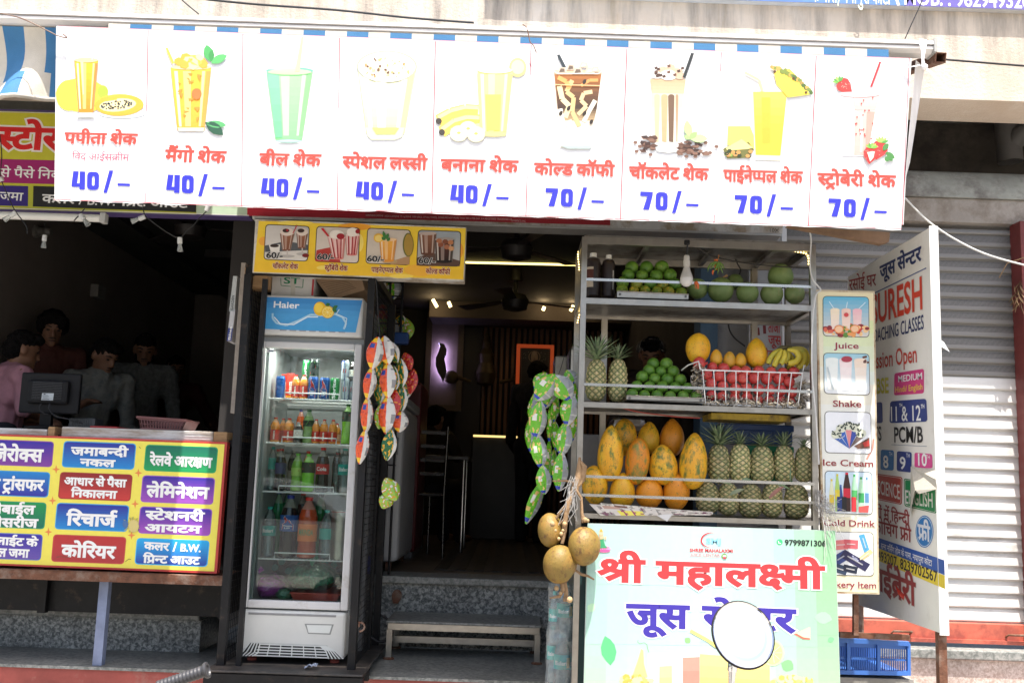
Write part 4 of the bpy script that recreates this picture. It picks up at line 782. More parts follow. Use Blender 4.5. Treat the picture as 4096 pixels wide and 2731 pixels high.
PR=[(A1(497,1318),4),(A1(1157,1342),4),(A2(75,1366),4),(A2(735,1389),4),(A2(1394,1412),4),(A3(232,1436),7),(A3(892,1460),7),(A3(1550,1484),7),(A4(420,1508),7)]
for(px,py),d in PR:
 q=BInk();sx,sy=1.0,.0345
 def U(x,y):return(px+x*1.0-.03*0+(-y)*.02,py+x*sy+y)
 H=72
 if d==4:
  q.poly([U(6,-H),U(28,-H),U(22,-24),U(32,-24),U(32,-H),U(54,-H),U(54,0),U(32,0),U(32,-10),U(0,-10),U(0,-20)],BLUL,1)
 else:
  q.poly([U(0,-H),U(50,-H),U(50,-60),U(36,0),U(12,0),U(28,-54),U(0,-54)],BLUL,1)
 ring=lambda x0,x1,y0,y1,r:[U(x0+r,y0),U(x1-r,y0),U(x1-r*.3,y0+r*.3),U(x1,y0+r),U(x1,y1-r),U(x1-r*.3,y1-r*.3),U(x1-r,y1),U(x0+r,y1),U(x0+r*.3,y1-r*.3),U(x0,y1-r),U(x0,y0+r),U(x0+r*.3,y0+r*.3)]
 o_,i_=ring(62,110,-H,0,14),ring(82,92,-H+16,-16,5)
 v=[q.hit(x,y,1)for x,y in o_+i_];q.mb.add(v,[[i,(i+1)%12,12+(i+1)%12,12+i]for i in range(12)],0,False,BLUL)
 q.poly([U(128,10),U(150,-80),U(166,-80),U(142,10)],BLUL,1);q.poly([U(184,-30),U(234,-30),U(234,-20),U(184,-20)],BLUL,1)
 q.build('price',bn)
# ---- the nine pictures ----
def glass(q,T,x0,x1,yt,x2,x3,yb,c0,c1,L=1,mid=None,ey=.1):
 """tapering tumbler of drink: top edge x0..x1, bottom x2..x3"""
 q.grad([T(x0,yt),T(x1,yt),T(x3,yb),T(x2,yb)],c0,c1,L,8,mid=mid)
 q.ell(T((x0+x1)/2,yt),abs(x1-x0)/2/T.s,abs(x1-x0)*ey/T.s,lerp(c0,(.9,.9,.85),.35),L+1)
 def V(t,u):return T(x0+(x1-x0)*t+(x2-x0+(x3-x2-x1+x0)*t)*u,yt+(yb-yt)*u)
 for a,b,c in((.08,.17,lerp(c0,(.95,.95,.9),.5)),(.78,.86,lerp(c0,(.95,.95,.9),.3)),(.88,.99,lerp(c1,(.25,.2,.15),.22)),(.3,.5,lerp(c0,(.95,.95,.9),.18))):q.poly([V(a,.06),V(b,.06),V(b,.95),V(a,.95)],c,L+.8)
 for t in(0,1):q.line([V(t,0),V(t,1)],2,lerp(c1,(.3,.3,.28),.5),L+.9)
 q.ell(T((x2+x3)/2,yb),abs(x3-x2)/2/T.s,abs(x3-x2)*ey/T.s,c1,L)
class TT:
 def __init__(s,f,sc):s.f=f;s.s=sc
 def __call__(s,x,y):return s.f(x,y)
a1,a2,a3,a4=TT(A1,1.742),TT(A2,1.742),TT(A3,1.742),TT(A4,1.742)
GLS=hx('e6efec')
def pic():
 q=BInk();q.wash=0;return q
rnd=random.Random(3)
q=pic()
q.ell(a1(570,665),105,68,hx('e2e24a'),0,24,.08);q.ell(a1(480,665),52,62,hx('e8e048'),1);q.ell(a1(715,640),22,26,hx('a8d840'),1)
q.ell(a1(850,790),95,20,hx('d5e4ec'),0)
q.ell(a1(830,733),98,44,hx('f2a93c'),2,24,-.02);q.ell(a1(820,733),74,26,hx('f8e6a8'),3,20,-.1)
for i in range(85):
 r_=sqrt(rnd.random());t=rnd.random()*6.28;q.ell(a1(815+r_*110*cos(t),730+r_*32*sin(t)-r_*10*cos(t)),3.2,3.2,hx('22262a')if i%5 else hx('60686c'),4,6)
q.grad([a1(512,370),a1(688,370),a1(650,780),a1(545,780)],GLS,hx('dfe8e2'),4,3)
glass(q,a1,518,684,420,547,650,778,hx('f8c030'),hx('f08a28'),5)
q.poly([a1(545,785),a1(650,785),a1(662,820),a1(532,820)],hx('b8c0bc'),5);q.poly([a1(560,430),a1(580,430),a1(585,660),a1(575,660)],hx('fce8a0'),7)
q.line([a1(640,418),a1(682,300),a1(780,296)],3,hx('ccd4d8'),6)
q.build('papaya_picture',bn)
q=pic()
glass(q,a1,1188,1472,470,1235,1425,905,hx('f8c040'),hx('f4a436'),1,ey=.06)
for x,y,w_ in((1250,430,40),(1300,405,45),(1360,420,50),(1410,440,45),(1330,440,60),(1280,450,40),(1390,400,30)):q.ell(a1(x,y),w_/1.742,w_*.75/1.742,hx(rnd.choice(['f8c858','fbe2a0','f2a840'])),3,7,rnd.random())
for i in range(16):q.poly([a1(*p)for p in(lambda cx,cy:((cx,cy),(cx+rnd.uniform(20,45),cy+rnd.uniform(-15,12)),(cx+rnd.uniform(5,30),cy+rnd.uniform(15,35))))(1230+rnd.random()*160,500+rnd.random()*330)],hx('ee8f38'),3)
q.ell(a1(1370,655),20,22,hx('e8763c'),4);q.grad([a1(1236,890),a1(1424,890),a1(1418,915),a1(1245,915)],hx('e8dcae'),hx('c8cfc0'),3,2)
q.poly([a1(1152,335),a1(1168,333),a1(1215,440),a1(1198,447)],hx('f4c850'),4)
for e0,e1,w_,c in(((1475,435),(1435,315),42,'4ea65c'),((1470,440),(1580,385),34,'5cb268'),((1470,430),(1475,350),24,'3f8f4d'),((1432,860),(1578,872),30,'58a868'),((1430,850),(1558,938),44,'23523c')):q.leaf(a1(*e0),a1(*e1),w_,hx(c),5)
q.build('mango_picture',bn)
q=pic()
glass(q,a2,115,437,490,178,362,970,hx('a4eaa0'),hx('86e08a'),1,ey=.08)
q.grad([a2(115,500),a2(200,500),a2(225,960),a2(178,960)],hx('86e4a4'),hx('70dc8c'),3,4);q.ell(a2(276,495),95,14,hx('6cc0a0'),2);q.ell(a2(276,503),88,12,hx('b8f0a8'),4)
q.poly([a2(358,258),a2(372,258),a2(345,500),a2(312,500)],hx('f0e2a0'),5);q.ell(a2(270,985),52,6,hx('a8dccc'),3)
q.build('green_drink_picture',bn)
q=pic()
glass(q,a2,750,1158,470,812,1075,930,hx('f6f6d4'),hx('e6ec9c'),1,ey=.05)
q.ell(a2(953,465),121,64,hx('a8ac9c'),2,28);q.ell(a2(953,468),115,60,hx('f4efd8'),3,28)
for i in range(40):
 r_=sqrt(rnd.random());t=rnd.random()*6.28;q.ell(a2(955+r_*165*cos(t),470+r_*75*sin(t)),rnd.uniform(2,9),rnd.uniform(2,6),hx(rnd.choice(['e8b878','6a4a38','f0d8a0','c89058','b0a070'])),4,6,rnd.random()*3)
q.poly([a2(805,890),a2(1078,890),a2(1060,955),a2(1010,975),a2(850,975),a2(820,950)],hx('d2d8b4'),2);q.poly([a2(850,890),a2(1040,890),a2(1010,935),a2(880,935)],hx('d8dc70'),3)
q.build('lassi_picture',bn)
q=pic()
for pts,w_ in(([(1310,838),(1400,790),(1500,765),(1590,770)],44),([(1335,920),(1420,860),(1510,835),(1600,840)],46),([(1400,925),(1500,905),(1600,890)],40)):
 q.line([a2(*p)for p in pts],w_,hx('f6d25a'),1);q.line([a2(p[0],p[1]-18)for p in pts],w_*.35,hx('fae89a'),2)
for x,y in((1315,845),(1337,922)):q.ell(a2(x,y),13,13,hx('3c3630'),3,8)
glass(q,a2,1585,1832,490,1610,1785,940,hx('f8ec90'),hx('f2e684'),4,ey=.07);q.ell(a2(1708,492),68,12,hx('f6f2dc'),6)
q.poly([a2(1640,660),a2(1750,660),a2(1740,910),a2(1650,910)],hx('f2dc62'),6)
for x,y in((1455,930),(1575,935),(1520,900)):q.ell(a2(x,y),36,32,hx('f0e8b8'),7);q.ell(a2(x,y-4),30,26,hx('f8f2d0'),8);q.ell(a2(x,y-4),8,5,hx('d8c060'),9,8)
q.ell(a3(40,470),35,38,hx('f4e684'),3);q.ell(a3(40,470),26,29,hx('f8f0a8'),4)
q.build('banana_picture',bn)
q=pic()
q.grad([a3(293,490),a3(628,490),a3(555,1030),a3(332,1030)],hx('d8b084'),hx('e8ece2'),1,4)
q.grad([a3(297,520),a3(622,520),a3(590,760),a3(318,760)],hx('a8662c'),hx('3a2a20'),2,8,mid=hx('6a4426'));q.grad([a3(318,760),a3(590,760),a3(572,840),a3(326,840)],hx('54402e'),hx('b49a74'),2,5)
for pts,w_,c in(([(330,600),(350,690),(400,740),(370,820)],26,'e8d2a4'),([(420,560),(380,640),(430,680),(420,780),(470,880)],22,'d8b880'),([(560,640),(500,650),(480,700),(520,740),(460,800)],20,'dcc092'),([(580,700),(540,770),(500,850)],22,'e4dcc4'),([(330,760),(350,860),(345,950)],30,'efe8d4'),([(390,840),(420,930)],36,'e8dcc0'),([(480,600),(540,560),(600,560)],16,'d89a58'),([(320,540),(380,570),(400,620)],22,'e2a25c')):q.line([a3(*p)for p in pts],w_*.8,hx(c),3)
q.grad([a3(345,900),a3(560,880),a3(552,1020),a3(338,1020)],hx('d8d4c0'),hx('e6ebe2'),4,4)
for x,y in((395,755),(340,790),(505,790),(553,850),(505,570)):q.ell(a3(x,y),7,11,hx('2c221c'),5,7,.5)
q.poly([a3(312,385),a3(332,380),a3(378,470),a3(355,472)],hx('28343a'),2)
for x,y,w_ in((350,490,36),(410,470,34),(500,455,36),(580,485,34),(460,495,40),(540,495,38)):
 q.poly([a3(x-w_,y+20),a3(x-w_*.5,y-22),a3(x+w_*.6,y-18),a3(x+w_,y+18)],hx('cbb9a4'),3);q.poly([a3(x-w_*.6,y+14),a3(x-w_*.3,y-12),a3(x+w_*.4,y-10),a3(x+w_*.5,y+10)],hx(rnd.choice(['efe8dc','6a5a4c','e8d4b8'])),4)
q.line([a3(290,495),a3(320,514),a3(600,514),a3(630,495)],4,hx('c8d0ce'),5);q.line([a3(300,590),a3(612,598)],4,hx('e2b884'),6);q.poly([a3(335,1015),a3(552,1015),a3(545,1038),a3(390,1038)],hx('a8b8b4'),5)
q.build('coffee_picture',bn)
q=pic()
q.grad([a3(962,550),a3(1212,555),a3(1198,655),a3(975,650)],hx('c6a882'),hx('c8b494'),1,4);q.grad([a3(972,650),a3(1195,655),a3(1165,1040),a3(990,1035)],hx('d2c4ac'),hx('e0d8c8'),1,4)
for x0,x1,c in((992,1030,'ccb696'),(1040,1085,'c4a47c'),(1088,1132,'6e5440'),(1140,1160,'a88c6c')):q.grad([a3(x0,670),a3(x1,672),a3(x1-8,990),a3(x0+6,985)],hx(c),hx(c),2,2);q.ell(a3((x0+x1)/2,672),(x1-x0)/3.6,8,hx(c),2)
q.poly([a3(985,995),a3(1168,1000),a3(1160,1055),a3(1090,1066),a3(1010,1055)],hx('dcdfdc'),3);q.poly([a3(1010,1000),a3(1150,1003),a3(1140,1035),a3(1020,1030)],hx('c4c8c4'),4)
for x,y,w_ in((1010,525,40),(1060,490,44),(1100,470,38),(1150,500,40),(1090,525,60),(1170,530,40),(1075,455,24)):q.ell(a3(x,y),w_/1.742,w_*.62/1.742,hx(rnd.choice(['e6d4c2','f0e6da','cfae94'])),3,10)
for i in range(14):x,y=985+rnd.random()*190,455+rnd.random()*85;q.poly([a3(x,y),a3(x+22,y-8),a3(x+26,y+10),a3(x+6,y+14)],hx(rnd.choice(['4a3228','6a4a3a'])),4)
q.poly([a3(1248,370),a3(1270,372),a3(1208,545),a3(1188,540)],hx('22282a'),4)
for i in range(75):
 if i%3==0:x,y=910+rnd.random()*80,955+rnd.random()*100
 else:x,y=1170+abs(rnd.gauss(0,1))*90,1075-rnd.random()*130*math.exp(-((i*7)%60)/60)
 if x>1370:continue
 aa=rnd.random()*3;q.poly([a3(x+22*cos(aa+t)*(1 if j%2 else 1.5),y+13*sin(aa+t))for j,t in enumerate((0,1.4,3.1,4.6))],hx(rnd.choice(['5a3e32','6e5042','3c2822','846454'])),3+i%4)
for x,y in((860,993),(890,1020),(868,1055),(965,1078),(1215,1090),(1278,1090),(1380,1065),(1350,995),(1425,1022)):q.ell(a3(x,y),9,7,hx('7a5c4e'),3,6)
for e0,e1,w_,c in(((1240,960),(1215,840),34,'b4e08c'),((1240,965),(1365,965),34,'b8e496'),((1235,970),(1290,920),24,'9cd078'),((1240,970),(1200,945),16,'a4d880')):q.leaf(a3(*e0),a3(*e1),w_,hx(c),8)
q.build('chocolate_picture',bn)
q=pic()
P8=a3
q.grad([a3(1675,590),a3(1925,590),a3(1875,1120),a3(1690,1115)],hx('f4f0dc'),hx('e8e4c0'),1,3);q.grad([a3(1680,640),a3(1918,640),a3(1870,1085),a3(1698,1080)],hx('f8d860'),hx('f4b43c'),2,8,mid=hx('f5c040'))
q.grad([a3(1740,680),a3(1800,680),a3(1800,1000),a3(1745,1000)],hx('f6b840'),hx('f2ac34'),3,3)
q.line([a3(1622,505),a3(1725,560),a3(1745,635)],10,hx('f0dc98'),4)
q.poly([a3(1505,880),a3(1660,880),a3(1690,960),a3(1690,1040),a3(1500,1010)],hx('f8e068'),1)
q.poly([a3(1470,1040),a3(1520,1010),a3(1650,990),a3(1685,1040),a3(1650,1100),a3(1500,1105)],hx('6a6a34'),3);q.poly([a3(1490,1030),a3(1600,970),a3(1680,1030),a3(1640,1040),a3(1500,1050)],hx('f2e08c'),4)
for i in range(14):q.ell(a3(1490+rnd.random()*180,1050+rnd.random()*45),10,8,hx(rnd.choice(['8aa04a','4a4a24','c89050','2c3a20'])),5,6)
q.poly([a4(40,500),a4(150,480),a4(250,580),a4(290,660),a4(140,680),a4(60,590)],hx('f4d850'),5)
for i in range(22):t=i/21;x,y=30+270*t,475+35*t+140*t**2.2;q.ell(a4(x,y+rnd.uniform(-8,8)),11,8,hx(rnd.choice(['7a8a3c','4e6a34','a88c4c','d0a050'])),6,6,rnd.random()*3)
for x,y in((47,500),(178,548),(265,645)):q.ell(a4(x,y),6,6,hx('5a3c20'),7,6)
q.build('pineapple_picture',bn)
q=pic()
q.grad([a4(490,650),a4(780,655),a4(715,1090),a4(515,1085)],hx('faf0ee'),hx('f8eeee'),1,4);q.grad([a4(590,655),a4(782,658),a4(750,770),a4(605,765)],hx('f6c0bc'),hx('f8b4ac'),2,4)
q.grad([a4(605,770),a4(750,775),a4(695,1080),a4(600,1080)],hx('f8bcb4'),hx('f0aaa0'),2,5);q.poly([a4(690,780),a4(745,780),a4(700,1060),a4(680,1060)],hx('f09c90'),3);q.poly([a4(645,790),a4(662,790),a4(655,1060),a4(642,1060)],hx('fadcd8'),3)
q.ell(a4(640,655),82,12,hx('f4d8d8'),4);q.ell(a4(670,625),44,20,hx('f6c8cc'),3)
for i in range(18):q.ell(a4(600+rnd.random()*140,680+rnd.random()*300),3,4,hx('d84840'),5,6)
q.poly([a4(770,430),a4(790,432),a4(725,608),a4(708,600)],hx('e03038'),5);q.poly([a4(770,430),a4(776,430),a4(712,604),a4(708,600)],hx('f8e0e0'),6)
def berry(q,c,r,rot,L):
 q.poly([a4(c[0]+r*(x*cos(rot)-y*sin(rot)),c[1]+r*(x*sin(rot)+y*cos(rot)))for x,y in((-.7,-.9),(0,-1),(.7,-.9),(1,-.3),(.75,.4),(0,1.25),(-.75,.4),(-1,-.3))],hx('dc3c38'),L)
 for i in range(14):q.ell(a4(c[0]+r*rnd.uniform(-.6,.6),c[1]+r*rnd.uniform(-.6,.6)),1.6,2,hx('f4b0a0'),L+1,5)
 for t in(-2.6,-2.1,-1.57,-1.0,-.5):q.leaf(a4(c[0]+r*.9*sin(rot),c[1]-r*.9*cos(rot)),a4(c[0]+r*.9*sin(rot)+r*.95*cos(t+rot*.6),c[1]-r*.9*cos(rot)+r*.8*sin(t+rot*.6)),11,hx(rnd.choice(['7cb850','9cc860','5c9848'])),L+2)
berry(q,(535,600),52,-.9,4);berry(q,(775,1045),58,.3,5);berry(q,(715,1080),52,.15,9)
q.poly([a4(690,1060),a4(745,1055),a4(735,1100),a4(712,1128)],hx('f8d0c4'),13)
for e0,e1 in(((820,1060),(885,1105)),((830,1080),(870,1120)),((800,1050),(840,1000)),((820,1090),(840,1125))):q.leaf(a4(*e0),a4(*e1),22,hx('4a8444'),8)
q.build('strawberry_picture',bn)
# plank hanging behind the right end
p=[P(*B4(x,y),4.4)for x,y in((120,5),(765,45),(760,105),(715,118))]
m=MB();m.prism(p,(0,.04,0));one('timber_plank',recalc and m,mat('brown_plank',(.2,.12,.07),.8,var=.3,vscale=10),'brown timber plank showing under the bottom right corner of the price banner','plank')
# signs over the shops
BLK=(.012,.012,.013);WHT=hx('f2f2f0')
def signboard(name,label,quad,Y,th,edge,group=None):
 """a framed flat board; returns its root"""
 p=[P(*q,Y)for q in quad];root=thing(name,label,'sign',tuple((p[0]+p[2])/2),group)
 m=MB();m.prism(p,(0,th,0));recalc(m.build('board',edge,root));return root
EDGE=mat('sign_frame_white',(.6,.58,.54),.5,var=.08,dirt=(.35,.27,.18),dscale=6)
Y0=5.2
s1=signboard('shop_sign','yellow-green signboard of the copy shop half hidden behind the left end of the price banner',[A1(-900,738),A1(1742,806),A1(1735,1513),A1(-900,1440)],Y0,.08,mat('purple_sign_frame',(.1,.07,.2),.5))
k=Ink(Y=Y0)
k.grad([A1(-880,752),A1(1400,812),A1(1370,1495),A1(-880,1432)],hx('d2c832'),hx('b8bc3c'),0,4);k.poly([A1(1370,812),A1(1730,815),A1(1722,1500),A1(1368,1492)],hx('b9cdb2'),0)
k.poly([A1(-880,1085),A1(500,1122),A1(500,1288),A1(-880,1250)],hx('a01e6a'),1)
k.poly([A1(-880,1272),A1(197,1298),A1(195,1438),A1(-880,1412)],hx('33207a'),1);k.poly([A1(233,1297),A1(1372,1327),A1(1366,1480),A1(229,1440)],BLK,1)
k.text('स्टोर',A1(-40,1030),A1(425,1045),79,hx('dc2222'),2,.04,.055,hx('f0e8e0'));k.text('से पैसे निका',A1(-8,1232),A1(470,1252),32,WHT,2,.012)
k.text('जमा',A1(-4,1392),A1(160,1400),30,WHT,2,.015);k.text('कलर',A1(290,1412),A1(520,1420),32,WHT,2,.02);k.text('/ B.W.',A1(548,1424),A1(800,1434),34,WHT,2,.012);k.text('प्रिंट आउट',A1(842,1434),A1(1310,1449),32,WHT,2,.02)
k.line([A1(-880,1424),A1(1735,1502)],3,hx('dcd8d0'),2);k.line([A1(-880,762),A1(400,790)],2.5,hx('dcd8d0'),2)
k.build('printed_lettering',s1)
p0,p1=P(*A1(-300,1490),5.12),P(*A1(704,1522),5.12)
m=MB();m.tube([p0,p1],.021,12);tl_=thing('tube_light','unlit white tube light along the underside of the yellow-green signboard','light',tuple(p1));m.build('tube',mat('milky_tube',(.7,.7,.66),.35,var=.03),tl_)
m=MB();m.rbox((p1.x,p1.y-.024,p1.z-.026),(p1.x+.03,p1.y+.024,p1.z+.026),.004);m.build('end_cap',mat('tube_cap',(.45,.45,.43),.5),tl_)
s2=signboard('drink_brand_sign','red signboard strip with tiny white print under the middle of the price banner',[VV(574,440),VV(1800,485),VV(1797,536),VV(580,503)],5.2,.07,EDGE)
k=Ink(Y=5.2)
k.grad([B2(-28,-60),B2(760,-40),B2(760,40),B2(-28,22)],hx('c01830'),hx('a81426'),0,3);k.grad([B2(760,-40),B3(650,20),B3(648,85),B2(760,40)],hx('8c1420'),hx('9c1c28'),0,3)
k.text('CONTAINS CAFFEINE',B2(765,24),B2(880,28),7.5,hx('d8b0b0'),1);k.text('HIGH CAFFEINE: 72 mg/SERVE  MRP (INCL. OF ALL TAXES), CONSUME NOT MORE THAN 500 ml PER DAY. IS A REGISTERED TRADEMARK OF',B2(890,30),B2(1730,52),7.5,hx('d8b0b0'),1)
k.text('NOT RECOMMENDED FOR CHILDREN, PREGNANT OR LACTATING WOMEN, PERSONS SENSITIVE TO CAFFEINE',B3(8,35),B3(605,56),7,hx('c89a9a'),1);k.text('OF PEPSICO, INC.',B3(-4,60),B3(92,64),8,hx('d8b0b0'),1)
k.text('10X',B3(1702,128),B3(1762,131),15,hx('3a3a38'),1)
k.build('printed_lettering',s2)
m=MB();a,b=P(*B2(30,52),5.17),P(*B3(1780,140),5.17);m.box((a.x,5.17,b.z-.012),(b.x,5.3,b.z+.0));m.build('aluminium_edge',mat('dull_aluminium',(.45,.44,.42),.45,.6),s2)
# menu sign over the fridge
Ym=4.9
s3=signboard('menu_sign','yellow menu signboard with four framed drink photographs above the drinks fridge',[B2(36,45),B2(1427,98),B2(1413,452),B2(16,396)],Ym,.09,EDGE)
k=Ink(Y=Ym)
k.grad([B2(58,56),B2(1425,106),B2(1409,443),B2(24,392)],hx('f2cf3a'),hx('ecbf2c'),0,5)
for x,y,rx,ry,c in((92,190,34,30,'f0a83c'),(690,96,110,24,'eda02c'),(1385,250,24,50,'e8a02e'),(480,365,40,14,'f4da6c'),(1130,380,110,40,'eeb33a'),(300,70,120,14,'f6dc60'),(1000,420,80,14,'f4d65a'),(720,200,30,60,'f5dd70')):k.ell(B2(x,y),rx/1.651,ry/1.651,hx(c),1)
k.build('yellow_print',s3)
def frame(quad,L=2):
 q=Ink(Y=Ym);q.rrect(quad,14,L,BLK);i=[(quad[0][0]+3,quad[0][1]+3),(quad[1][0]-3,quad[1][1]+3),(quad[2][0]-3,quad[2][1]-3),(quad[3][0]+3,quad[3][1]-3)];return q,i
def price(q,a,b):q.text('60/-',a,b,24,BLK,12,.03,.03,WHT)
b2=TT(B2,1.651)
q,i=frame([B2(103,78),B2(395,91),B2(382,325),B2(90,312)]);q.rrect(i,12,3,None,hx('c9c4bf'),hx('dcd8d2'))
q.poly([B2(100,220),B2(240,190),B2(385,215),B2(382,250),B2(100,262)],hx('55585c'),4);q.poly([B2(126,215),B2(200,212),B2(195,268),B2(140,272)],hx('e6e2dc'),5);q.ell(B2(163,222),18,6,hx('3a2a24'),6)
for x0,x1,yt,x2,x3,yb in((200,295,140,215,268,250),(308,384,140,318,365,235)):
 glass(q,b2,x0,x1,yt,x2,x3,yb,hx('9a6244'),hx('7c4a34'),5);q.ell(B2((x0+x1)/2,yt-10),(x1-x0)/3.4,16,hx('e2d2c6'),7);q.ell(B2((x0+x1)/2-8,yt-18),14,8,hx('3c2620'),8);q.ell(B2((x0+x1)/2,yb+40),(x1-x0)/3.2,6,hx('b8b4b0'),5);q.line([B2((x0+x1)/2,yb),B2((x0+x1)/2,yb+40)],5,hx('c4bcb6'),5)
q.line([B2(285,140),B2(312,85)],4,hx('b83038'),8);q.ell(B2(248,120),5,5,hx('a01824'),9);q.ell(B2(368,285),14,8,hx('781c20'),6)
price(q,B2(108,302),B2(218,306));q.build('chocolate_shake_picture',s3)
q,i=frame([B2(440,90),B2(728,102),B2(718,338),B2(427,325)]);q.rrect(i,12,3,None,hx('cfc4b8'),hx('d9cdc4'));q.poly([B2(440,250),B2(560,225),B2(600,330),B2(432,322)],hx('b83c34'),4)
for x0,x1,yt,x2,x3,yb in((515,632,165,548,618,305),(632,726,150,640,706,280)):
 glass(q,b2,x0,x1,yt,x2,x3,yb,hx('e8bcb8'),hx('d8847e'),5)
 for t in(.2,.5,.75):q.line([B2(x0+(x1-x0)*t,yt+8),B2(x2+(x3-x2)*t,yb)],5,hx('a8242c'),7)
 q.ell(B2((x0+x1)/2,yt-18),(x1-x0)/4,18,hx('efe6dc'),8)
q.ell(B2(600,160),16,12,hx('a01c28'),9);q.ell(B2(712,128),9,9,hx('a01c28'),9);q.poly([B2(470,110),B2(485,104),B2(525,158),B2(514,162)],hx('c82830'),8)
price(q,B2(443,312),B2(556,316));q.build('strawberry_shake_picture',s3)
q,i=frame([B2(775,102),B2(1062,115),B2(1053,350),B2(763,338)]);q.rrect(i,12,3,None,hx('c7bcb0'),hx('d6cabb'));q.poly([B2(930,325),B2(1055,285),B2(1053,345),B2(930,345)],hx('b08a64'),4)
q.ell(B2(1045,215),22,48,hx('6a6a30'),5);q.ell(B2(1048,215),18,44,hx('a88838'),6);q.ell(B2(925,325),30,9,hx('b89a70'),5)
glass(q,b2,855,970,180,868,950,320,hx('efb048'),hx('e2932f'),6);q.ell(B2(850,170),20,18,hx('eab840'),7);q.ell(B2(850,172),15,13,hx('f2d478'),8)
for e0,e1 in(((895,180),(880,125)),((900,180),(915,140)),((905,190),(925,170)),((895,185),(870,165))):q.leaf(B2(*e0),B2(*e1),13,hx('3c7a3a'),9)
price(q,B2(772,325),B2(885,330));q.build('pineapple_shake_picture',s3)
q,i=frame([B2(1110,115),B2(1395,125),B2(1388,358),B2(1098,352)]);q.rrect(i,12,3,None,hx('9aa4ac'),hx('b8b4b0'));q.poly([B2(1105,300),B2(1200,265),B2(1385,320),B2(1385,356),B2(1100,350)],hx('5a4238'),4)
glass(q,b2,1116,1232,140,1130,1218,275,hx('8a5a40'),hx('5e3828'),5);glass(q,b2,1222,1348,180,1230,1335,325,hx('5a2c1c'),hx('1c1210'),7)
for x,y,c in((1260,215,'8a4c30'),(1300,230,'a8684a'),(1325,200,'b87850'),(1250,190,'a86a48'),(1290,195,'7c4630'),(1330,240,'c89468')):q.ell(B2(x,y),12,10,hx(c),9,7)
price(q,B2(1112,338),B2(1225,342));q.build('coffee_picture',s3)
k=Ink(Y=Ym)
for s_,a,b in(('चॉकलेट शेक',(148,370),(317,374)),('स्ट्रॉबेरी शेक',(492,381),(645,386)),('पाइनेएप्पल शेक',(800,393),(1010,400)),('कोल्ड कॉफी',(1160,403),(1322,410))):k.text(s_,B2(*a),B2(*b),18,hx('8c1c20'),3,.03,.05,hx('f6ecc0'))
k.build('drink_names',s3)
# copy-shop counter
Yc=5.0
ct=thing('shop_counter','long shop counter with a worn white edge facing the street','counter',tuple(P(*B1(400,1440),5.05)))
EDGEW=mat('worn_white_edging',(.55,.55,.56),.55,var=.1,vscale=9,dirt=(.3,.25,.2),dscale=8,stretch=(.2,1,1))
def slab(a,b,th,mt,nm,dep=.5):
 pa,pb=P(*a,5.02),P(*b,5.02);z=(pa.z+pb.z)/2;m=MB();m.rbox((pa.x,5.02,z-th),(pb.x,5.02+dep,z),.004)
 for j in(1,2,3):m.box((pa.x,5.0175,z-th*j/4-.001),(pb.x,5.0195,z-th*j/4+.001))
 return m.build(nm,mt,ct)
slab(B1(-1200,1390),B1(332,1403),.055,EDGEW,'counter_top');slab(B1(432,1405),B1(1488,1436),.055,EDGEW,'counter_top')
slab(B1(336,1403),B1(384,1404),.05,WOOD,'divider');slab(B1(1490,1438),B1(1585,1442),.052,WOOD,'counter_end')
pz=P(*B1(800,1490),5.1).z
m=MB();m.box((-4.5,5.06,pz-.02),(P(*B1(1640,1480),5.1).x,5.5,pz+.012));m.build('underframe',BLACKM,ct)
m=MB()
for x in(-3.4,-2.4,-1.46):m.bar((x,5.35,.755),(x,5.35,pz),.04)
m.box((-4.5,5.37,.76),(-1.44,5.39,pz));m.build('counter_back',BLACKM,ct)
bd=signboard('service_board','yellow board of coloured rounded panels in white Hindi lettering below the shop counter',[C1(-1000,18),C1(1382,103),C1(1318,902),C1(-1000,812)],Yc,.05,mat('red_board_edge',(.5,.05,.04),.5))
k=Ink(Y=Yc);k.poly([C1(-1000,30),C1(1366,116),C1(1302,888),C1(-1000,802)],hx('efe25c'),0);k.build('yellow_face',bd)
BL1,BL2=hx('2a2a98'),hx('1e86cc');RD1,RD2=hx('8c2424'),hx('c83a36');GR1,GR2=hx('0c6a58'),hx('12924c');PU1,PU2=hx('33289c'),hx('a24cb4');VT=hx('8c3f98')
cells=[(-62,330,85,255,PU1,hx('80409a'),hx('8c4aa6')),(-75,307,272,440,hx('1a80c8'),hx('34289c'),hx('3aa0d8')),(-85,285,457,632,GR2,GR1,hx('2c9c70')),(-105,262,650,822,PU1,hx('6a54a8'),hx('5a6cc0')),
(375,830,95,271,BL1,BL2,hx('38a4dc')),(352,808,283,463,RD1,RD2,hx('a83a34')),(332,788,470,648,BL1,BL2,hx('38a4dc')),(310,770,662,845,hx('b82f2f'),hx('b0383a'),hx('c85048')),
(873,1328,117,293,GR1,hx('1a9e58'),hx('20a868')),(853,1310,303,483,PU1,hx('a050b8'),hx('9a58c0')),(838,1293,492,673,PU1,hx('a050b8'),hx('9a58c0')),(818,1276,684,861,hx('20a8e4'),hx('2840a4'),hx('3ab4ec'))]
def cell(xl,xr,yt,yb,c0,c1,cb):
 h=yb-yt;w_=xr-xl;lean=.083*h;sl=.036*w_
 TL,TR,BR,BL=(xl+lean,yt),(xr,yt+sl),(xr-lean,yb),(xl,yb-sl)
 q=Ink(Y=Yc);q.rrect([C1(*TL),C1(*TR),C1(*BR),C1(*BL)],14,1,cb)
 i=6;q.rrect([C1(TL[0]+i,TL[1]+i),C1(TR[0]-i,TR[1]+i),C1(BR[0]-i,BR[1]-i),C1(BL[0]+i,BL[1]-i)],12,2,None,c0,c1);return q
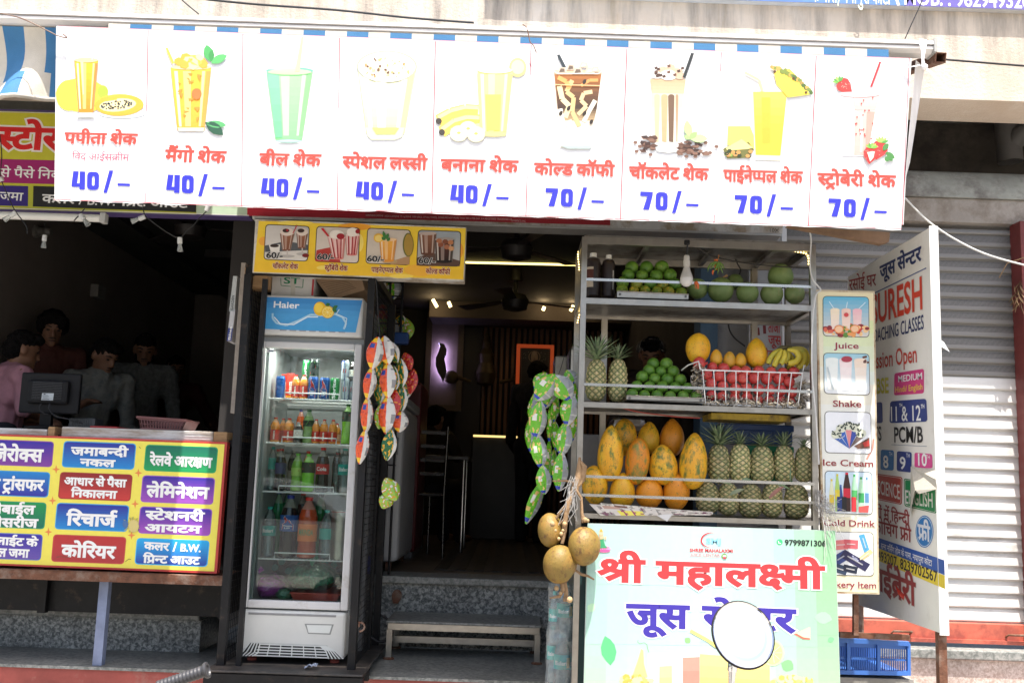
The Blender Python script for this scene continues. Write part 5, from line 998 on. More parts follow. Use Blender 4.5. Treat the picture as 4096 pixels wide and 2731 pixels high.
TX=[[('जेरोक्स',(-45,212),(262,222),46)],[('मनी ट्रांसफर',(-140,385),(268,398),40)],[('मोबाईल',(-80,532),(215,540),32),('एसेसरीज',(-120,612),(232,622),32)],[('लाईट के',(-30,722),(232,736),28),('बिल जमा',(-80,792),(178,803),30)],
[('जमाबन्दी',(430,180),(780,190),30),('नकल',(485,244),(702,254),26)],[('आधार से पैसा',(388,360),(770,376),28),('निकालना',(430,434),(712,445),28)],[('रिचार्ज',(400,604),(710,616),44)],[('कोरियर',(370,795),(703,808),44)],
[('रेलवे आरक्षण',(908,240),(1290,257),36)],[('लेमिनेशन',(888,432),(1272,446),42)],[('स्टेशनरी',(882,570),(1245,582),32),('आयटम',(878,644),(1225,656),28)],[('कलर',(875,753),(1030,761),28),('/',(1050,764),(1075,765),36),('B.W.',(1098,764),(1222,770),30),('प्रिन्ट आउट',(868,833),(1218,845),28)]]
for c_,tx in zip(cells,TX):
 q=cell(*c_)
 for s_,a,b,h in tx:q.text(s_,C1(*a),C1(*b),h,WHT,4,.04)
 q.build('printed_panel',bd)
k=Ink(Y=Yc)
for x,y in((342,268),(320,458),(295,648),(842,290),(822,478),(800,668)):k.poly([C1(x+24*cos(t*pi/4)*(1 if t%2==0 else .33),y+27*sin(t*pi/4)*(1 if t%2==0 else .33))for t in range(8)],hx('e88a4a'),1)
for t in range(13):a=t*.48;k.poly([C1(805+62*cos(a)*(.6+.4*((t*7)%3)/2)+j*6,605+48*sin(a))if j else C1(805,605)for j in(0,1,-1)],hx('b8b060'),5)
k.ell(C1(815,612),22,26,hx('d4c47c'),6,9);k.ell(C1(765,600),12,16,hx('4a70a4'),6,8)
for pts in([(345,802),(370,796),(400,802),(430,797)],[(765,828),(785,812),(800,815)],[(848,130),(858,142)]):k.line([C1(*p)for p in pts],2,hx('6a5040'),7)
k.build('stains',bd)
# rail, posts, springs, broom
za=P(*C1(700,925),4.98)
m=MB();pa,pb=P(*C1(-600,885),4.98),P(*C1(1362,948),4.98);hgt=.05
m.box((-4.5,4.96,pb.z-.02),(pb.x,5.0,pb.z+.02));m.box((-4.5,4.962,pb.z+.0201),(pb.x,5.3,pb.z+.024))
rl=one('angle_rail',m,RUST,'rusty steel rail running beneath the yellow service board','rail')
m=MB();t0,t1=P(*C1(615,950),5.02),P(*C1(577,1365),5.02);m.bar((t0.x,5.08,t0.z),(t0.x,5.08,.552),.045);one('support_post',m,mat('blue_grey_post_paint',(.2,.24,.36),.6,var=.2,vscale=10,dirt=(.25,.2,.15),dscale=8,damt=(.6,.7)),'blue-grey square post propping the rusty rail on the granite step','post')
for cx,cy in((228,885),(380,893)):
 c=P(*C1(cx,cy),5.02);m=MB();pts=[c+Vector((-.03+.06*t/40,.012*sin(t*.95),.013*cos(t*.95)))for t in range(41)];m.tube(pts,.0035,5);one('coil_spring',m,RUST,'rusty coil spring, '+('left' if cx<300 else 'right')+' one of the pair between the board and rusty rail','spring','coil springs on the rail')
br=thing('broom','broom with a lime green handle and brown bristles lying in the gap under the counter','broom',tuple(P(*C1(300,1020),5.75)))
hy=5.7;m=MB();m.tube([P(*C1(18,1000),hy),P(*C1(330,1015),hy)],.013,8);m.build('handle',mat('lime_plastic',(.4,.55,.03),.4),br)
m=MB();m.tube([P(*C1(330,1015),hy),P(*C1(400,1020),hy)],[.016,.02],8);m.build('ferrule',mat('pink_plastic',(.55,.1,.15),.5),br)
m=MB();s0=P(*C1(400,1020),hy)
for i in range(60):
 e=P(*C1(640+rnd.random()*180,1015+rnd.uniform(-22,22)),hy)+Vector((0,rnd.uniform(-.05,.05),0));m.tube([s0+Vector((0,rnd.uniform(-.012,.012),rnd.uniform(-.012,.012))),s0.lerp(e,.5)+Vector((0,0,rnd.uniform(-.01,.01))),e],.0022,3)
m.build('bristles',mat('broom_grass',(.14,.07,.03),.9,var=.3),br)
# things standing on the counter
czt=P(*B1(500,1407),5.02).z
mo=thing('computer_monitor','black computer monitor seen from behind on the shop counter','monitor',tuple(P(*D8(490,1330),5.3)))
Yq=5.3;c=[P(*D8(x,y),Yq)for x,y in((210,815),(785,822),(785,1225),(200,1212))]
m=MB();m.rbox((c[0].x,Yq,c[2].z),(c[1].x,Yq+.03,c[0].z),.008,seg=2);m.rbox((c[0].x+.05,Yq-.03,c[2].z+.05),(c[1].x-.05,Yq+.002,c[0].z-.04),.02)
m.build('casing',BLACKP,mo)
m=MB();zz=c[2].z+.075
while zz<c[0].z-.055:m.box((c[0].x+.08,Yq-.0335,zz),(c[1].x-.08,Yq-.0295,zz+.0035));zz+=.0085
m.build('vent_ribs',mat('black_rib_plastic',(.02,.021,.024),.35),mo)
k=Ink(Y=Yq-.0305);k.poly([D8(410,1018),D8(524,1020),D8(514,1088),D8(402,1086)],hx('b8c0c4'),6);k.ell(D8(434,1028),5,2,hx('2a3038'),7)
for j in range(5):k.line([D8(414,1038+j*8),D8(414+(52,60,66,48,90)[j],1039+j*8)],1.2,hx('59636a'),7)
for j in range(14):k.line([D8(414+j*5,1074),D8(413+j*5,1083)],(1.2,.7)[j%2],hx('20262a'),7)
k.build('rating_label',mo)
m=MB();b0=P(*D8(440,1200),Yq+.02);m.bar((b0.x,Yq+.04,czt+.01),(b0.x,Yq+.03,c[2].z+.06),.06,.03);m.lathe([(.11,0),(.11,.008),(.03,.018),(0,.02)],(b0.x,Yq+.05,czt),20);m.build('stand',BLACKP,mo)
m=MB();m.tube([P(*D8(x,y),Yq-.035-.01*(j%2))for j,(x,y)in enumerate(((480,1120),(470,1160),(500,1215),(560,1250),(650,1265),(720,1290),(800,1310)))],.004,5);m.tube([P(*D8(x,y),Yq-.035)for x,y in((400,1120),(378,1145),(385,1185),(430,1220),(465,1220))],.004,5);m.build('cables',CABLE,mo)
bk=thing('plastic_basket','dusty pink plastic basket with slotted sides on the shop counter','basket',tuple(P(*B1(1130,1420),5.2)))
q=[P(*D8(x,y),5.15)for x,y in((1325,1248),(1800,1280),(1755,1372),(1350,1366))];dd=Vector((0,.2,0))
MAUVE=mat('dusty_pink_plastic',(.22,.09,.085),.5)
def slotted(TL,TR,BR,BL,n,th,mb):
 mb.prism([TL,TR,TR.lerp(BR,.2),TL.lerp(BL,.2)],th);mb.prism([TL.lerp(BL,.86),TR.lerp(BR,.86),BR,BL],th);mb.prism([TL.lerp(BL,.5),TR.lerp(BR,.5),TR.lerp(BR,.56),TL.lerp(BL,.56)],th)
 for i in range(n+1):
  t=i/n;w_=.3/n;a=TL.lerp(TR,t*(1-w_));b=TL.lerp(TR,t*(1-w_)+w_);c_=BL.lerp(BR,t*(1-w_)+w_);d=BL.lerp(BR,t*(1-w_));mb.prism([a.lerp(d,.19),b.lerp(c_,.19),b.lerp(c_,.87),a.lerp(d,.87)],th)
m=MB();slotted(q[0],q[1],q[2],q[3],16,Vector((0,.006,0)),m);ins=Vector((.02,0,0))
slotted(q[0]+dd,q[1]+dd,q[2]+dd,q[3]+dd,16,Vector((0,.006,0)),m);m.prism([q[3],q[2],q[2]+dd,q[3]+dd],(0,0,.005));m.prism([q[0],q[3],q[3]+dd,q[0]+dd],(.005,0,0));m.prism([q[1],q[2],q[2]+dd,q[1]+dd],(-.005,0,0));m.build('slotted_body',MAUVE,bk)
m=MB();lp=[q[0],q[1],q[1]+dd,q[0]+dd,q[0]];m.tube(lp,.007,6);m.build('rim',MAUVE,bk)
m=MB();a,b=P(*D8(905,1315),5.25),P(*D8(1170,1330),5.25);m.rbox((a.x,5.2,czt),(b.x,5.4,czt+.018),.004);one('register_book',m,mat('red_book_cloth',(.4,.03,.03),.6),'flat red book lying on the counter between the monitor and the pink basket','book')
m=MB();a,b=P(*D8(480,1230),5.22),P(*D8(790,1330),5.22);m.rbox((a.x+.03,5.38,czt),(b.x,5.5,a.z),.006);
for i in range(9):m.box((a.x+.05+i*.012,5.376,czt+.02),(a.x+.055+i*.012,5.381,a.z-.01))
one('desk_organiser',m,mat('smoke_grey_plastic',(.06,.065,.07),.35),'grey ribbed desk organiser behind the foot of the monitor','organiser')
# wall fittings in the copy shop
def wallbox(px,py,w_,h_,d,label,cat,nm,mt):
 p=PX(px,py,-3.6);m=MB();m.rbox((-3.6,p.y-w_/2,p.z-h_/2),(-3.6+d,p.y+w_/2,p.z+h_/2),.006);return one(nm,m,mt,label,cat)
wallbox(*B1(655,465),.16,.11,.07,'small pale junction box on the brown wall of the copy shop','box','junction_box',mat('pale_box',(.3,.28,.25),.6))
p=PX(*B1(245,45),-3.6);m=MB();m.lathe([(.05,0),(.05,.02),(.035,.035),(.03,.06),(.04,.09),(.03,.12),(0,.125)],p,14,M=Matrix.Rotation(pi/2,4,'Y'));one('wall_lamp',m,mat('dim_glass',(.16,.15,.13),.3),'small unlit bulb lamp high on the brown wall of the copy shop','lamp')
# fairy-light wires hanging in front of the copy shop
def wire(pts,Y,r=.0028,mt=None):
 m=MB();q=[P(x,y,Y)for x,y in pts]
# smooth
 out=[]
 for i in range(len(q)-1):
  a,b=q[i],q[i+1];pa=q[i-1]if i else a;pb=q[i+2]if i+2<len(q)else b
  for j in range(5):
   t=j/5;out.append(.5*((2*a)+(b-pa)*t+(2*pa-5*a+4*b-pb)*t*t+(3*a-pa-3*b+pb)*t**3))
 out.append(q[-1]);m.tube(out,r,5);return m
def bulb(p,d,nm_root):
 m=MB();R=Vector((0,0,1)).rotation_difference(Vector(d).normalized()).to_matrix().to_4x4()
 m.lathe([(.012,0),(.013,.03),(.009,.033)],p,10,M=R);m.build('bulb_holder',WHITEP,nm_root)
 m=MB();m.lathe([(.008,.032),(.011,.045),(.016,.07),(0,.066)],p,8,M=R);m.build('bulb',clear('tiny_bulb_glass',(.9,.9,.85),.1,1,.35),nm_root)
def fairy(pts,Y,bulbs,label):
 r=thing('fairy_light_string',label,'string light',tuple(P(*pts[0],Y)),'fairy lights under the signboards')
 wire(pts,Y).build('wire',CABLE,r)
 for(x,y),d in bulbs:bulb(P(x,y,Y-.004),d,r)
 return r
fairy([A1(0,940),A1(12,1080),A1(5,1230),A1(40,1330),A1(100,1460),A1(180,1570),B1(190,60)],4.95,[(A1(110,1478),(-.6,0,-.5)),(A1(20,1245),(-.8,0,-.3))],'black fairy-light wire dangling down the left edge in front of the signboard')
fairy([A1(590,1455),A1(540,1510),A1(515,1540),A1(560,1500),A1(600,1540),B1(620,-5)],5.0,[(A1(560,1495),(.5,0,-.6))],'short black fairy-light loop under the tube light')
fairy([A1(995,1430),A1(1010,1500),A1(1060,1545),B1(1090,0),B1(1160,50),B1(1250,92),B1(1300,40),B1(1350,0),A1(1380,1530),A1(1440,1470),A1(1450,1440)],4.9,[(A1(1010,1510),(-.7,0,-.3)),(B1(1252,88),(.1,0,-1)),(A1(1438,1472),(.2,0,.8))],'fairy-light wire sagging left of the menu board with one bulb at its lowest point')
m=MB();r=thing('hanging_bulb','single tiny clear bulb hanging inside the copy shop opening near its left side','bulb',tuple(P(*B1(312,70),5.3)));bulb(P(*B1(312,72),5.3),(0,0,-1),r);wire([B1(312,-60),B1(312,72)],5.3,.0012).build('wire',CABLE,r)
# drinks fridge and its cage
Yf=5.0
def Wf(f):return P(*f,Yf)
dl=(Wf(B2(60,845)).x+Wf(C2(92,1110)).x)/2;dr=(Wf(B2(740,866)).x+Wf(C2(748,1125)).x)/2
ztop=Wf(B2(400,553)).z;zh=Wf(B2(390,830)).z;zd1=Wf(B2(400,857)).z;zd0=Wf(C2(420,1118)).z;zl=Wf(C2(400,1128)).z;zb0=Wf(C2(400,1412)).z
fr=thing('drinks_fridge','white glass-door drinks fridge stocked with cans and bottles inside a black steel cage','fridge',((dl+dr)/2,Yf+.3,zb0))
D=.58;t=.045
m=MB()
m.box((dl,Yf+.05,zl-.02),(dl+t,Yf+D,zh+.01));m.box((dr-t,Yf+.05,zl-.02),(dr,Yf+D,zh+.01));m.box((dl+t,Yf+D-.03,zl-.02),(dr-t,Yf+D,zh+.01))
m.box((dl+t,Yf+.05,zh-.03),(dr-t,Yf+D-.03,zh+.01));m.box((dl+t,Yf+.05,zl-.02),(dr-t,Yf+D-.03,zl+.035));m.build('cabinet',mat('grey_fridge_liner',(.34,.36,.36),.4,var=.06,vscale=5),fr)
# header
hp=[Wf(B2(*q))for q in((77,545),(750,567),(741,850),(57,818))]
hl,hr=(hp[0].x+hp[3].x)/2,(hp[1].x+hp[2].x)/2
def taper(zt_,zb_,front_top,front_bot,l,r_):
 return[(l,front_top,zt_),(r_,front_top,zt_),(r_,Yf+D,zt_),(l,Yf+D,zt_),(l,front_bot,zb_),(r_,front_bot,zb_),(r_,Yf+D,zb_),(l,Yf+D,zb_)]
bm_=MB();bm_.rbox((hl,Yf-.005,zh+.012),(hr,Yf+D,ztop),.012)
bm_.build('header',WHITEP,fr)
k=Ink(Y=Yf-.0055);k.grad([B2(90,557),B2(742,580),B2(698,792),B2(88,768)],hx('2f7fc4'),hx('3f9cd8'),0,6,mid=hx('4a9fdc'))
k.text('Haier',B2(156,627),B2(326,634),26,hx('f0f4f8'),2,.02)
k.line([B2(150,665),B2(150,700),B2(175,730),B2(240,745),B2(320,715),B2(400,675),B2(480,680),B2(560,670),B2(610,690),B2(635,730),B2(620,770)],8,hx('a8d4ee'),2);k.line([B2(160,690),B2(200,735),B2(290,740),B2(380,690),B2(450,690)],4,hx('e4f2fa'),3);k.line([B2(590,640),B2(570,670),B2(640,700),B2(630,760)],3,hx('d0e8f6'),3)
k.ell(B2(462,636),25,28,hx('e8b820'),4);k.ell(B2(455,630),18,20,hx('f4d048'),5);k.ell(B2(514,658),26,25,hx('e6b422'),6);k.ell(B2(514,659),22,21,hx('f2dc80'),7);k.ell(B2(514,660),18,17,hx('f0c838'),8)
for j in range(8):k.line([B2(514,660),B2(514+28*cos(j*pi/4+.2),660+27*sin(j*pi/4+.2))],1.2,hx('f8eeb0'),9)
for e0,e1 in(((500,615),(530,605)),((545,640),(580,615)),((545,640),(575,655))):k.leaf(B2(*e0),B2(*e1),14,hx('2c6a34'),9)
k.build('lit_print',fr)
m=MB();
for j in range(7):x=hl+.1+j*(hr-hl-.2)/6.5;m.prism([(x,Yf-.004,zh+.045),(x+.045,Yf-.004,zh+.045),(x+.038,Yf-.004,zh+.033),(x+.007,Yf-.004,zh+.033)],(0,-.002,0))
m.build('header_vents',mat('vent_shadow_grey',(.3,.3,.3),.6),fr)
# door
gl=[Wf(B2(95,890)),Wf(B2(690,910)),Wf(C2(703,1077)),Wf(C2(143,1060))];x0=(gl[0].x+gl[3].x)/2;x1=(gl[1].x+gl[2].x)/2;g1=(gl[0].z+gl[1].z)/2;g0=(gl[2].z+gl[3].z)/2
door=MB()
for a,b in(((dl,Yf,zd0),(x0,Yf+.045,zd1)),((x1,Yf,zd0),(dr,Yf+.045,zd1)),((x0,Yf+.0005,zd0),(x1,Yf+.045,g0)),((x0,Yf+.0005,g1),(x1,Yf+.045,zd1))):door.rbox(a,b,.006)
dob=door.build('door',mat('white_door_frame',(.6,.6,.6),.4,var=.06,vscale=5,dirt=(.4,.37,.32),dscale=6,damt=(.6,.75)),fr)
m=MB();m.box((x0-.004,Yf+.014,g0-.004),(x1+.004,Yf+.018,g1+.004));m.build('glass_pane',clear('door_glass',(.88,.94,.92),.015,1.7),dob)
k=Ink(Y=Yf+.013);k.rrect([D6(325,136),D6(434,136),D6(434,167),D6(325,167)],5,0,WHT);k.text('Haier',D6(347,160),D6(412,160),7,hx('2c3c74'),1,.03);k.build('badge',dob)
# lower panel with grille
lp=[Wf(C2(*q))for q in((86,1122),(737,1136),(730,1420),(64,1404))];l_,r_=(lp[0].x+lp[3].x)/2,(lp[1].x+lp[2].x)/2
m=MB();m.rbox((l_,Yf-.01,zb0),(r_,Yf+D,zl),.014);m.build('lower_panel',mat('ivory_panel',(.62,.63,.6),.35,var=.05,vscale=5,dirt=(.4,.38,.33),dscale=4,damt=(.62,.8)),fr)
k=Ink(Y=Yf-.0105);k.poly([C2(484,1206),C2(662,1210),C2(642,1273),C2(505,1267)],hx('8c8f8c'),0);k.poly([C2(497,1213),C2(650,1216),C2(635,1265),C2(508,1260)],hx('d6dad6'),1)
k.poly([C2(150,1320),C2(618,1338),C2(725,1420),C2(80,1400)],hx('1a1c1c'),0)
gw=hx('d4d8d4')
for j in range(5):k.line([C2(185-j*2+14*(4-j)*.4,1330+j*17),C2(612+j*3,1345+j*17)],4.5,gw,1)
for j in range(1,6):k.line([C2(205+j*68,1325+j*3),C2(180+j*75,1400+j*3)],4,gw,1)
for j in range(5):k.line([C2(150+j*16,1322),C2(112+j*22,1372+j*3),C2(85+j*20,1402)],5,gw,2);k.line([C2(610-j*8,1340),C2(650-j*14+20,1372),C2(720-j*22,1420)],5,gw,2)
k.line([C2(150,1320),C2(618,1338)],4,hx('c2c6c2'),2);k.build('grille',fr)
m=MB();m.box((l_+.05,Yf-.012,zl-.022),(r_-.05,Yf-.0095,zl-.012));m.build('seam',mat('seam_grey',(.25,.25,.25),.6),fr)
for x in(l_+.06,r_-.06):
 for y in(Yf+.08,Yf+.5):m=MB();m.lathe([(.022,0),(.024,.012),(.012,.018),(.012,.03)],(x,y,zb0-.03),10);m.build('foot',mat('red_rubber_foot',(.35,.08,.06),.6),fr)
# inside lights
m=MB()
for j in range(6):p=P(*D6(537+j*128,153+j*5),Yf+.12);m.lathe([(.013,-.004),(.013,0)],(p.x,Yf+.12,zh-.034),10)
m.build('interior_lamp',mat('lit_led',(.9,.9,.9),.4,var=0,emit=(1,.97,.9),estr=7),fr)
al=bpy.data.lights.new('fridge_lamp','AREA');al.shape='RECTANGLE';al.size=.4;al.size_y=.05;al.energy=2.0;al.color=(1,.97,.92)
ao=bpy.data.objects.new('fridge_lamp',al);COL.objects.link(ao);ao.location=((dl+dr)/2,Yf+.13,zh-.04)
# shelves
SHZ=[]
WIRE=mat('white_coated_wire',(.75,.76,.75),.35,var=.03)
def shelf(px):
 z=P(*px,Yf+.1).z;SHZ.append(z);m=MB();xa,xb=dl+t+.004,dr-t-.004
 for j in range(24):x=xa+(xb-xa)*j/23;m.tube([(x,Yf+.09,z),(x,Yf+D-.04,z)],.002,4,cap=False)
 for y in(Yf+.09,Yf+.3,Yf+.52):m.tube([(xa,y,z-.004),(xb,y,z-.004)],.004,6)
 a,b=xa+.08,xb-.07;m.tube([(a,Yf+.088,z),(a,Yf+.088,z+.028),(b,Yf+.088,z+.028),(b,Yf+.088,z)],.0038,6);m.build('wire_shelf',WIRE,fr);return z
z_a=shelf(D6(800,700));z_b=shelf(D6(800,1205));z_c=shelf(D7(500,127));z_d=shelf(D7(500,632));z_e=zl+.036
# ---- the stock ----
def wrapmark(mb,cx,cy,r,z0,h,fn):
 """fn(place): place(u,v) puts a print point on the can's front, u,v in -1..1 / 0..1"""
 def place(u,v,L=0):a=-pi/2+u*1.2;return(cx+(r+.0004+.0003*L)*cos(a),cy+(r+.0004+.0003*L)*sin(a),z0+h*v)
 fn(place)
def wtext(mb,place,s,u0,v0,u1,v1,hgt,col,L=1,bold=.02,vertical=False):
 base=layout(s,bold);xs=[q[0]for v,f,z in base for q in v];a,b=min(xs),max(xs)
 for v,f,z in base:
  pts=[]
  for x,y,_ in v:
   q=(x-a)/(b-a)
   pts.append(place(u0+(u1-u0)*q-(y*hgt if vertical else 0),v0+(v1-v0)*q+(0 if vertical else y*hgt),L))
  mb.add(pts,f,0,False,col)
def fx(px,Y):return P(*px,Y)
STOCK={}
LIQ=mat('bottle_liquid',attr=True,rough=.12,var=.04,spec=.6,coat=.5)
CANM=mat('printed_can',attr=True,rough=.3,metal=.35,var=.03,spec=.6)
PET=clear('clear_bottle_plastic',(.9,.95,.95),.06,1.4,.1)
LBL={'thumb':hx('1c3f8c')}
def can(c,base_z,w,h,label,body,mark=None,cat='can',nm='drink_can',lean=0.):
 r=w/2;root=thing(nm,label,cat,(c.x,c.y,base_z));m=MB();cx,cy=c.x,c.y
 m.lathe([(r*.8,0),(r,.008),(r,h-.012),(r*.86,h)],(cx,cy,base_z),20,col=body);
 if mark:wrapmark(m,cx,cy,r,base_z,h,lambda pl:mark(m,pl))
 m.build('can_body',CANM,root)
 e=MB();e.lathe([(r*.86,h),(r*.87,h+.004),(r*.8,h+.003),(0,h+.001)],(cx,cy,base_z),20);e.build('can_lid',CHROME,root);return root
def bottle(c,base_z,w,h,label,liquid,cap,lab=None,lz=(.35,.6),fill=.82,waist=True,mark=None,clearb=False,cat='bottle',nm='drink_bottle',ribs=False):
 r=w/2;root=thing(nm,label,cat,(c.x,c.y,base_z));cx,cy=c.x,c.y
 pr=[(r*.75,0),(r*.97,.02*h),(r,.08*h),(r*(.93 if waist else 1),.3*h),(r*(.9 if waist else 1),.4*h),(r,.6*h),(r*.97,.68*h),(r*.75,.8*h),(r*.42,.9*h),(r*.33,.93*h),(r*.33,.96*h)]
 if ribs:
  pr=[(r*.8,0),(r,.02*h)]+[(r*(1 if i%2 else .94),h*(.05+.035*i))for i in range(18)]+[(r*.95,.7*h),(r*.7,.82*h),(r*.42,.9*h),(r*.36,.93*h),(r*.36,.96*h)]
 m=MB()
 if clearb:
  m.lathe(pr,(cx,cy,base_z),18);m.build('bottle_body',PET,root)
  m=MB();m.lathe([(a*.96,b)for a,b in pr if b<fill*h],(cx,cy,base_z),16);m.build('water',clear('bottled_water',(.78,.9,.9),.02,1.2,.05),root)
 else:
  m.lathe(pr,(cx,cy,base_z),18,cols=[liquid if pr[i+1][1]<fill*h+.001 else lerp(liquid,(.5,.5,.45),.35)for i in range(len(pr)-1)]);m.build('bottle_body',LIQ,root)
 e=MB();e.lathe([(r*.38,.945*h),(r*.4,.95*h),(r*.4,h),(0,h)],(cx,cy,base_z),14,col=cap);e.build('cap',TINT,root)
 if lab:
  rr=max(a for a,b in pr)*1.012;e=MB();e.lathe([(rr,lz[0]*h),(rr,lz[1]*h)],(cx,cy,base_z),20,col=lab)
  if mark:wrapmark(e,cx,cy,rr,base_z+lz[0]*h,(lz[1]-lz[0])*h,lambda pl:mark(e,pl))
  e.build('paper_label',INK,root)
 return root
def thumb(m,pl,s=1.):
 o=[(-.45,.25),(-.5,.12),(.5,.1),(.52,.42),(.3,.5),(.25,.62),(-.1,.78),(-.25,.92),(-.35,.8),(-.2,.6),(-.3,.5),(-.45,.46)]
 for sc,c,L in((1.12,(.8,.8,.8),1),(1.,hx('b8241e'),2)):
  v=[Vector(pl(u*sc,(y-.5)*sc+.5,L))for u,y in o];m.add(v,[list(t_)for t_ in tessellate_polygon([[Vector((u,y,0))for u,y in o]])],0,False,c)
 wtext(m,pl,'Thums',-.4,.3,.45,.3,.13,(.8,.8,.8),3);wtext(m,pl,'UP',-.25,.16,.25,.16,.13,(.8,.8,.8),3)
def sprite(m,pl):wtext(m,pl,'Sprite',.25,.05,.25,.95,.75,(.85,.85,.85),2,.03,True)
def dew(m,pl):
 v=[pl(*q,1)for q in((-.7,.3),(.1,.9),(.6,.6),(-.2,.25))];m.add(v,[(0,1,2,3)],0,False,hx('58a02c'));v=[pl(*q,2)for q in((-.7,.4),(.3,.75),(.4,.6),(-.6,.28))];m.add(v,[(0,1,2,3)],0,False,hx('b01c24'))
def maaza(m,pl):wtext(m,pl,'maaza',.15,.1,.15,.9,.5,(.85,.8,.7),2,.03,True)
def silver(m,pl):
 for u0,u1,v0,v1,c in((-.9,-.05,.5,1,'2a3c88'),(.05,.9,0,.5,'2a3c88'),(-.3,.3,.4,.6,'c0281c')):m.add([pl(u0,v0,1),pl(u1,v0,1),pl(u1,v1,1),pl(u0,v1,1)],[(0,1,2,3)],0,False,hx(c))
def plain(txt,col=(.85,.85,.85)):return lambda m,pl:wtext(m,pl,txt,-.65,.35,.65,.35,.5,col,2,.02)
def sun(m,pl):
 import math as _m
 for j in range(8):a=j*pi/4;v=[pl(.25*_m.cos(a+d)*(1 if d==0 else .6)*1.6,.5+.3*_m.sin(a+d)*(1 if d==0 else .6)*1.2,1)for d in(-.25,0,.25)];m.add(v,[(0,1,2)],0,False,hx('e0a020')if j%2 else hx('303030'))
def put(crop,cx,top,bot,w,dep,z,fn,*a,**kw):
 """place by its spot on the shelf"""
 Y=Yf+dep;c=P(*crop(cx,bot),Y);s=Y/FPX;sc={'D6':2.851,'D7':1.887}['D6' if crop is D6 else 'D7']
 return fn(Vector((c.x,Y,z)),z+.0025,w/sc*s,(bot-top)/sc*s,*a,**kw)
OR,RED_,GRN,DGR,DRK=hx('e08a2a'),hx('d8261e'),hx('6ea02c'),hx('1c7a34'),hx('1a0e0a')
put(D6,480,428,680,105,.15,z_a,can,'blue drink can at the left end of the top fridge shelf',hx('1c58a4'),lambda m,pl:wtext(m,pl,'Soda',-.6,.1,-.6,.5,.4,(.7,.15,.15),2,.02,True))
def carton(c,z,w,h,label):
 r=thing('juice_carton',label,'carton',(c.x,c.y,z));m=MB();m.rbox((c.x-w/2,c.y,z),(c.x+w/2,c.y+.04,z+h),.002,col=hx('d0301c'));k_=Ink(Y=c.y-.0002);m.build('carton',TINT,r)
 k2=MB();base=layout('maaza',.02)
 for v,f,zz in base:k2.add([(c.x+.012-y*.03,c.y-.0006,z+h*.2+x*h*.2)for x,y,_ in v],f,0,False,(.85,.8,.7))
 k2.add([(c.x-w*.4,c.y-.0004,z+.01),(c.x+w*.4,c.y-.0004,z+.01),(c.x+w*.4,c.y-.0004,z+h*.16),(c.x-w*.4,c.y-.0004,z+h*.16)],[(0,1,2,3)],0,False,hx('e8a030'));k2.build('printed_lettering',INK,r);return r
put(D6,515,382,680,62,.26,z_a,carton,'red juice carton half hidden behind the blue can on the top fridge shelf')
put(D6,585,388,690,90,.22,z_a,carton,'red juice carton standing between the blue can and the small orange bottles')
put(D6,655,415,692,92,.15,z_a,bottle,'orange juice bottle with red cap, left one of the pair on the top fridge shelf',OR,RED_,hx('c83020'),(.08,.55),mark=maaza)
put(D6,748,415,694,98,.15,z_a,bottle,'orange juice bottle with red cap, right one of the pair on the top fridge shelf',OR,RED_,hx('c83020'),(.08,.55),mark=maaza)
put(D6,855,440,696,116,.15,z_a,can,'blue cola can with a red thumb mark standing under the dark stacked can',hx('1d4f96'),thumb)
put(D6,985,450,700,116,.15,z_a,can,'blue cola can with a red thumb mark beside the green lemonade can',hx('1d4f96'),thumb)
put(D6,1102,455,704,108,.15,z_a,can,'green lemonade can in the bottom layer near the right of the top fridge shelf',hx('1a7a3c'),sprite)
put(D6,778,200,436,90,.2,z_a+.098,can,'tall green lemonade can stacked upright on the second layer of the top fridge shelf',hx('1a7a3c'),sprite)
put(D6,872,200,438,104,.16,z_a+.098,can,'black and green drink can stacked beside the tall green can',hx('12201a'),dew)
put(D6,1222,455,708,92,.15,z_a,can,'slim silver and blue can, lower one of the stack on the top shelf',hx('9aa4ac'),silver)
put(D6,1224,215,448,90,.15,z_a+.1,can,'slim silver and blue can, upper one of the stack on the top shelf',hx('9aa4ac'),silver)
put(D6,1305,455,708,84,.17,z_a,can,'slim silver and blue can half hidden by the door frame, right end of top shelf',hx('9aa4ac'),silver)
put(D6,1310,235,460,92,.17,z_a+.1,bottle,'white-capped dark cola bottle standing on the rightmost can of the top shelf',DRK,(.6,.6,.6),hx('dcdcd4'),(.25,.6),mark=sun)
put(D6,420,905,1186,108,.15,z_b,bottle,'orange juice bottle with red cap at the left end of the second fridge shelf',OR,RED_,hx('c83020'),(.08,.5),mark=maaza)
put(D6,508,912,1186,88,.2,z_b,bottle,'orange juice bottle with red cap behind the first two on the second fridge shelf',OR,RED_,hx('b82c20'),(.08,.5))
put(D6,578,912,1186,112,.15,z_b,bottle,'orange juice bottle with red cap left of the dark cola bottle, second fridge shelf',OR,RED_,hx('c83020'),(.08,.5),mark=maaza)
put(D6,705,800,1186,100,.3,z_b,bottle,'orange soda bottle with blue cap behind the dark cola bottle',hx('c8551c'),hx('24308c'),hx('d86a20'),(.4,.6))
put(D6,685,958,1190,104,.14,z_b,bottle,'white-capped dark cola bottle with white label in the middle of the second shelf',DRK,(.6,.6,.6),hx('dcdcd4'),(.28,.62),mark=sun)
put(D6,798,818,1196,126,.16,z_b,bottle,'pale green soda bottle in the middle of the second fridge shelf',hx('7fa05c'),hx('1c5a2c'),hx('1c3420'),(.5,.68),mark=dew)
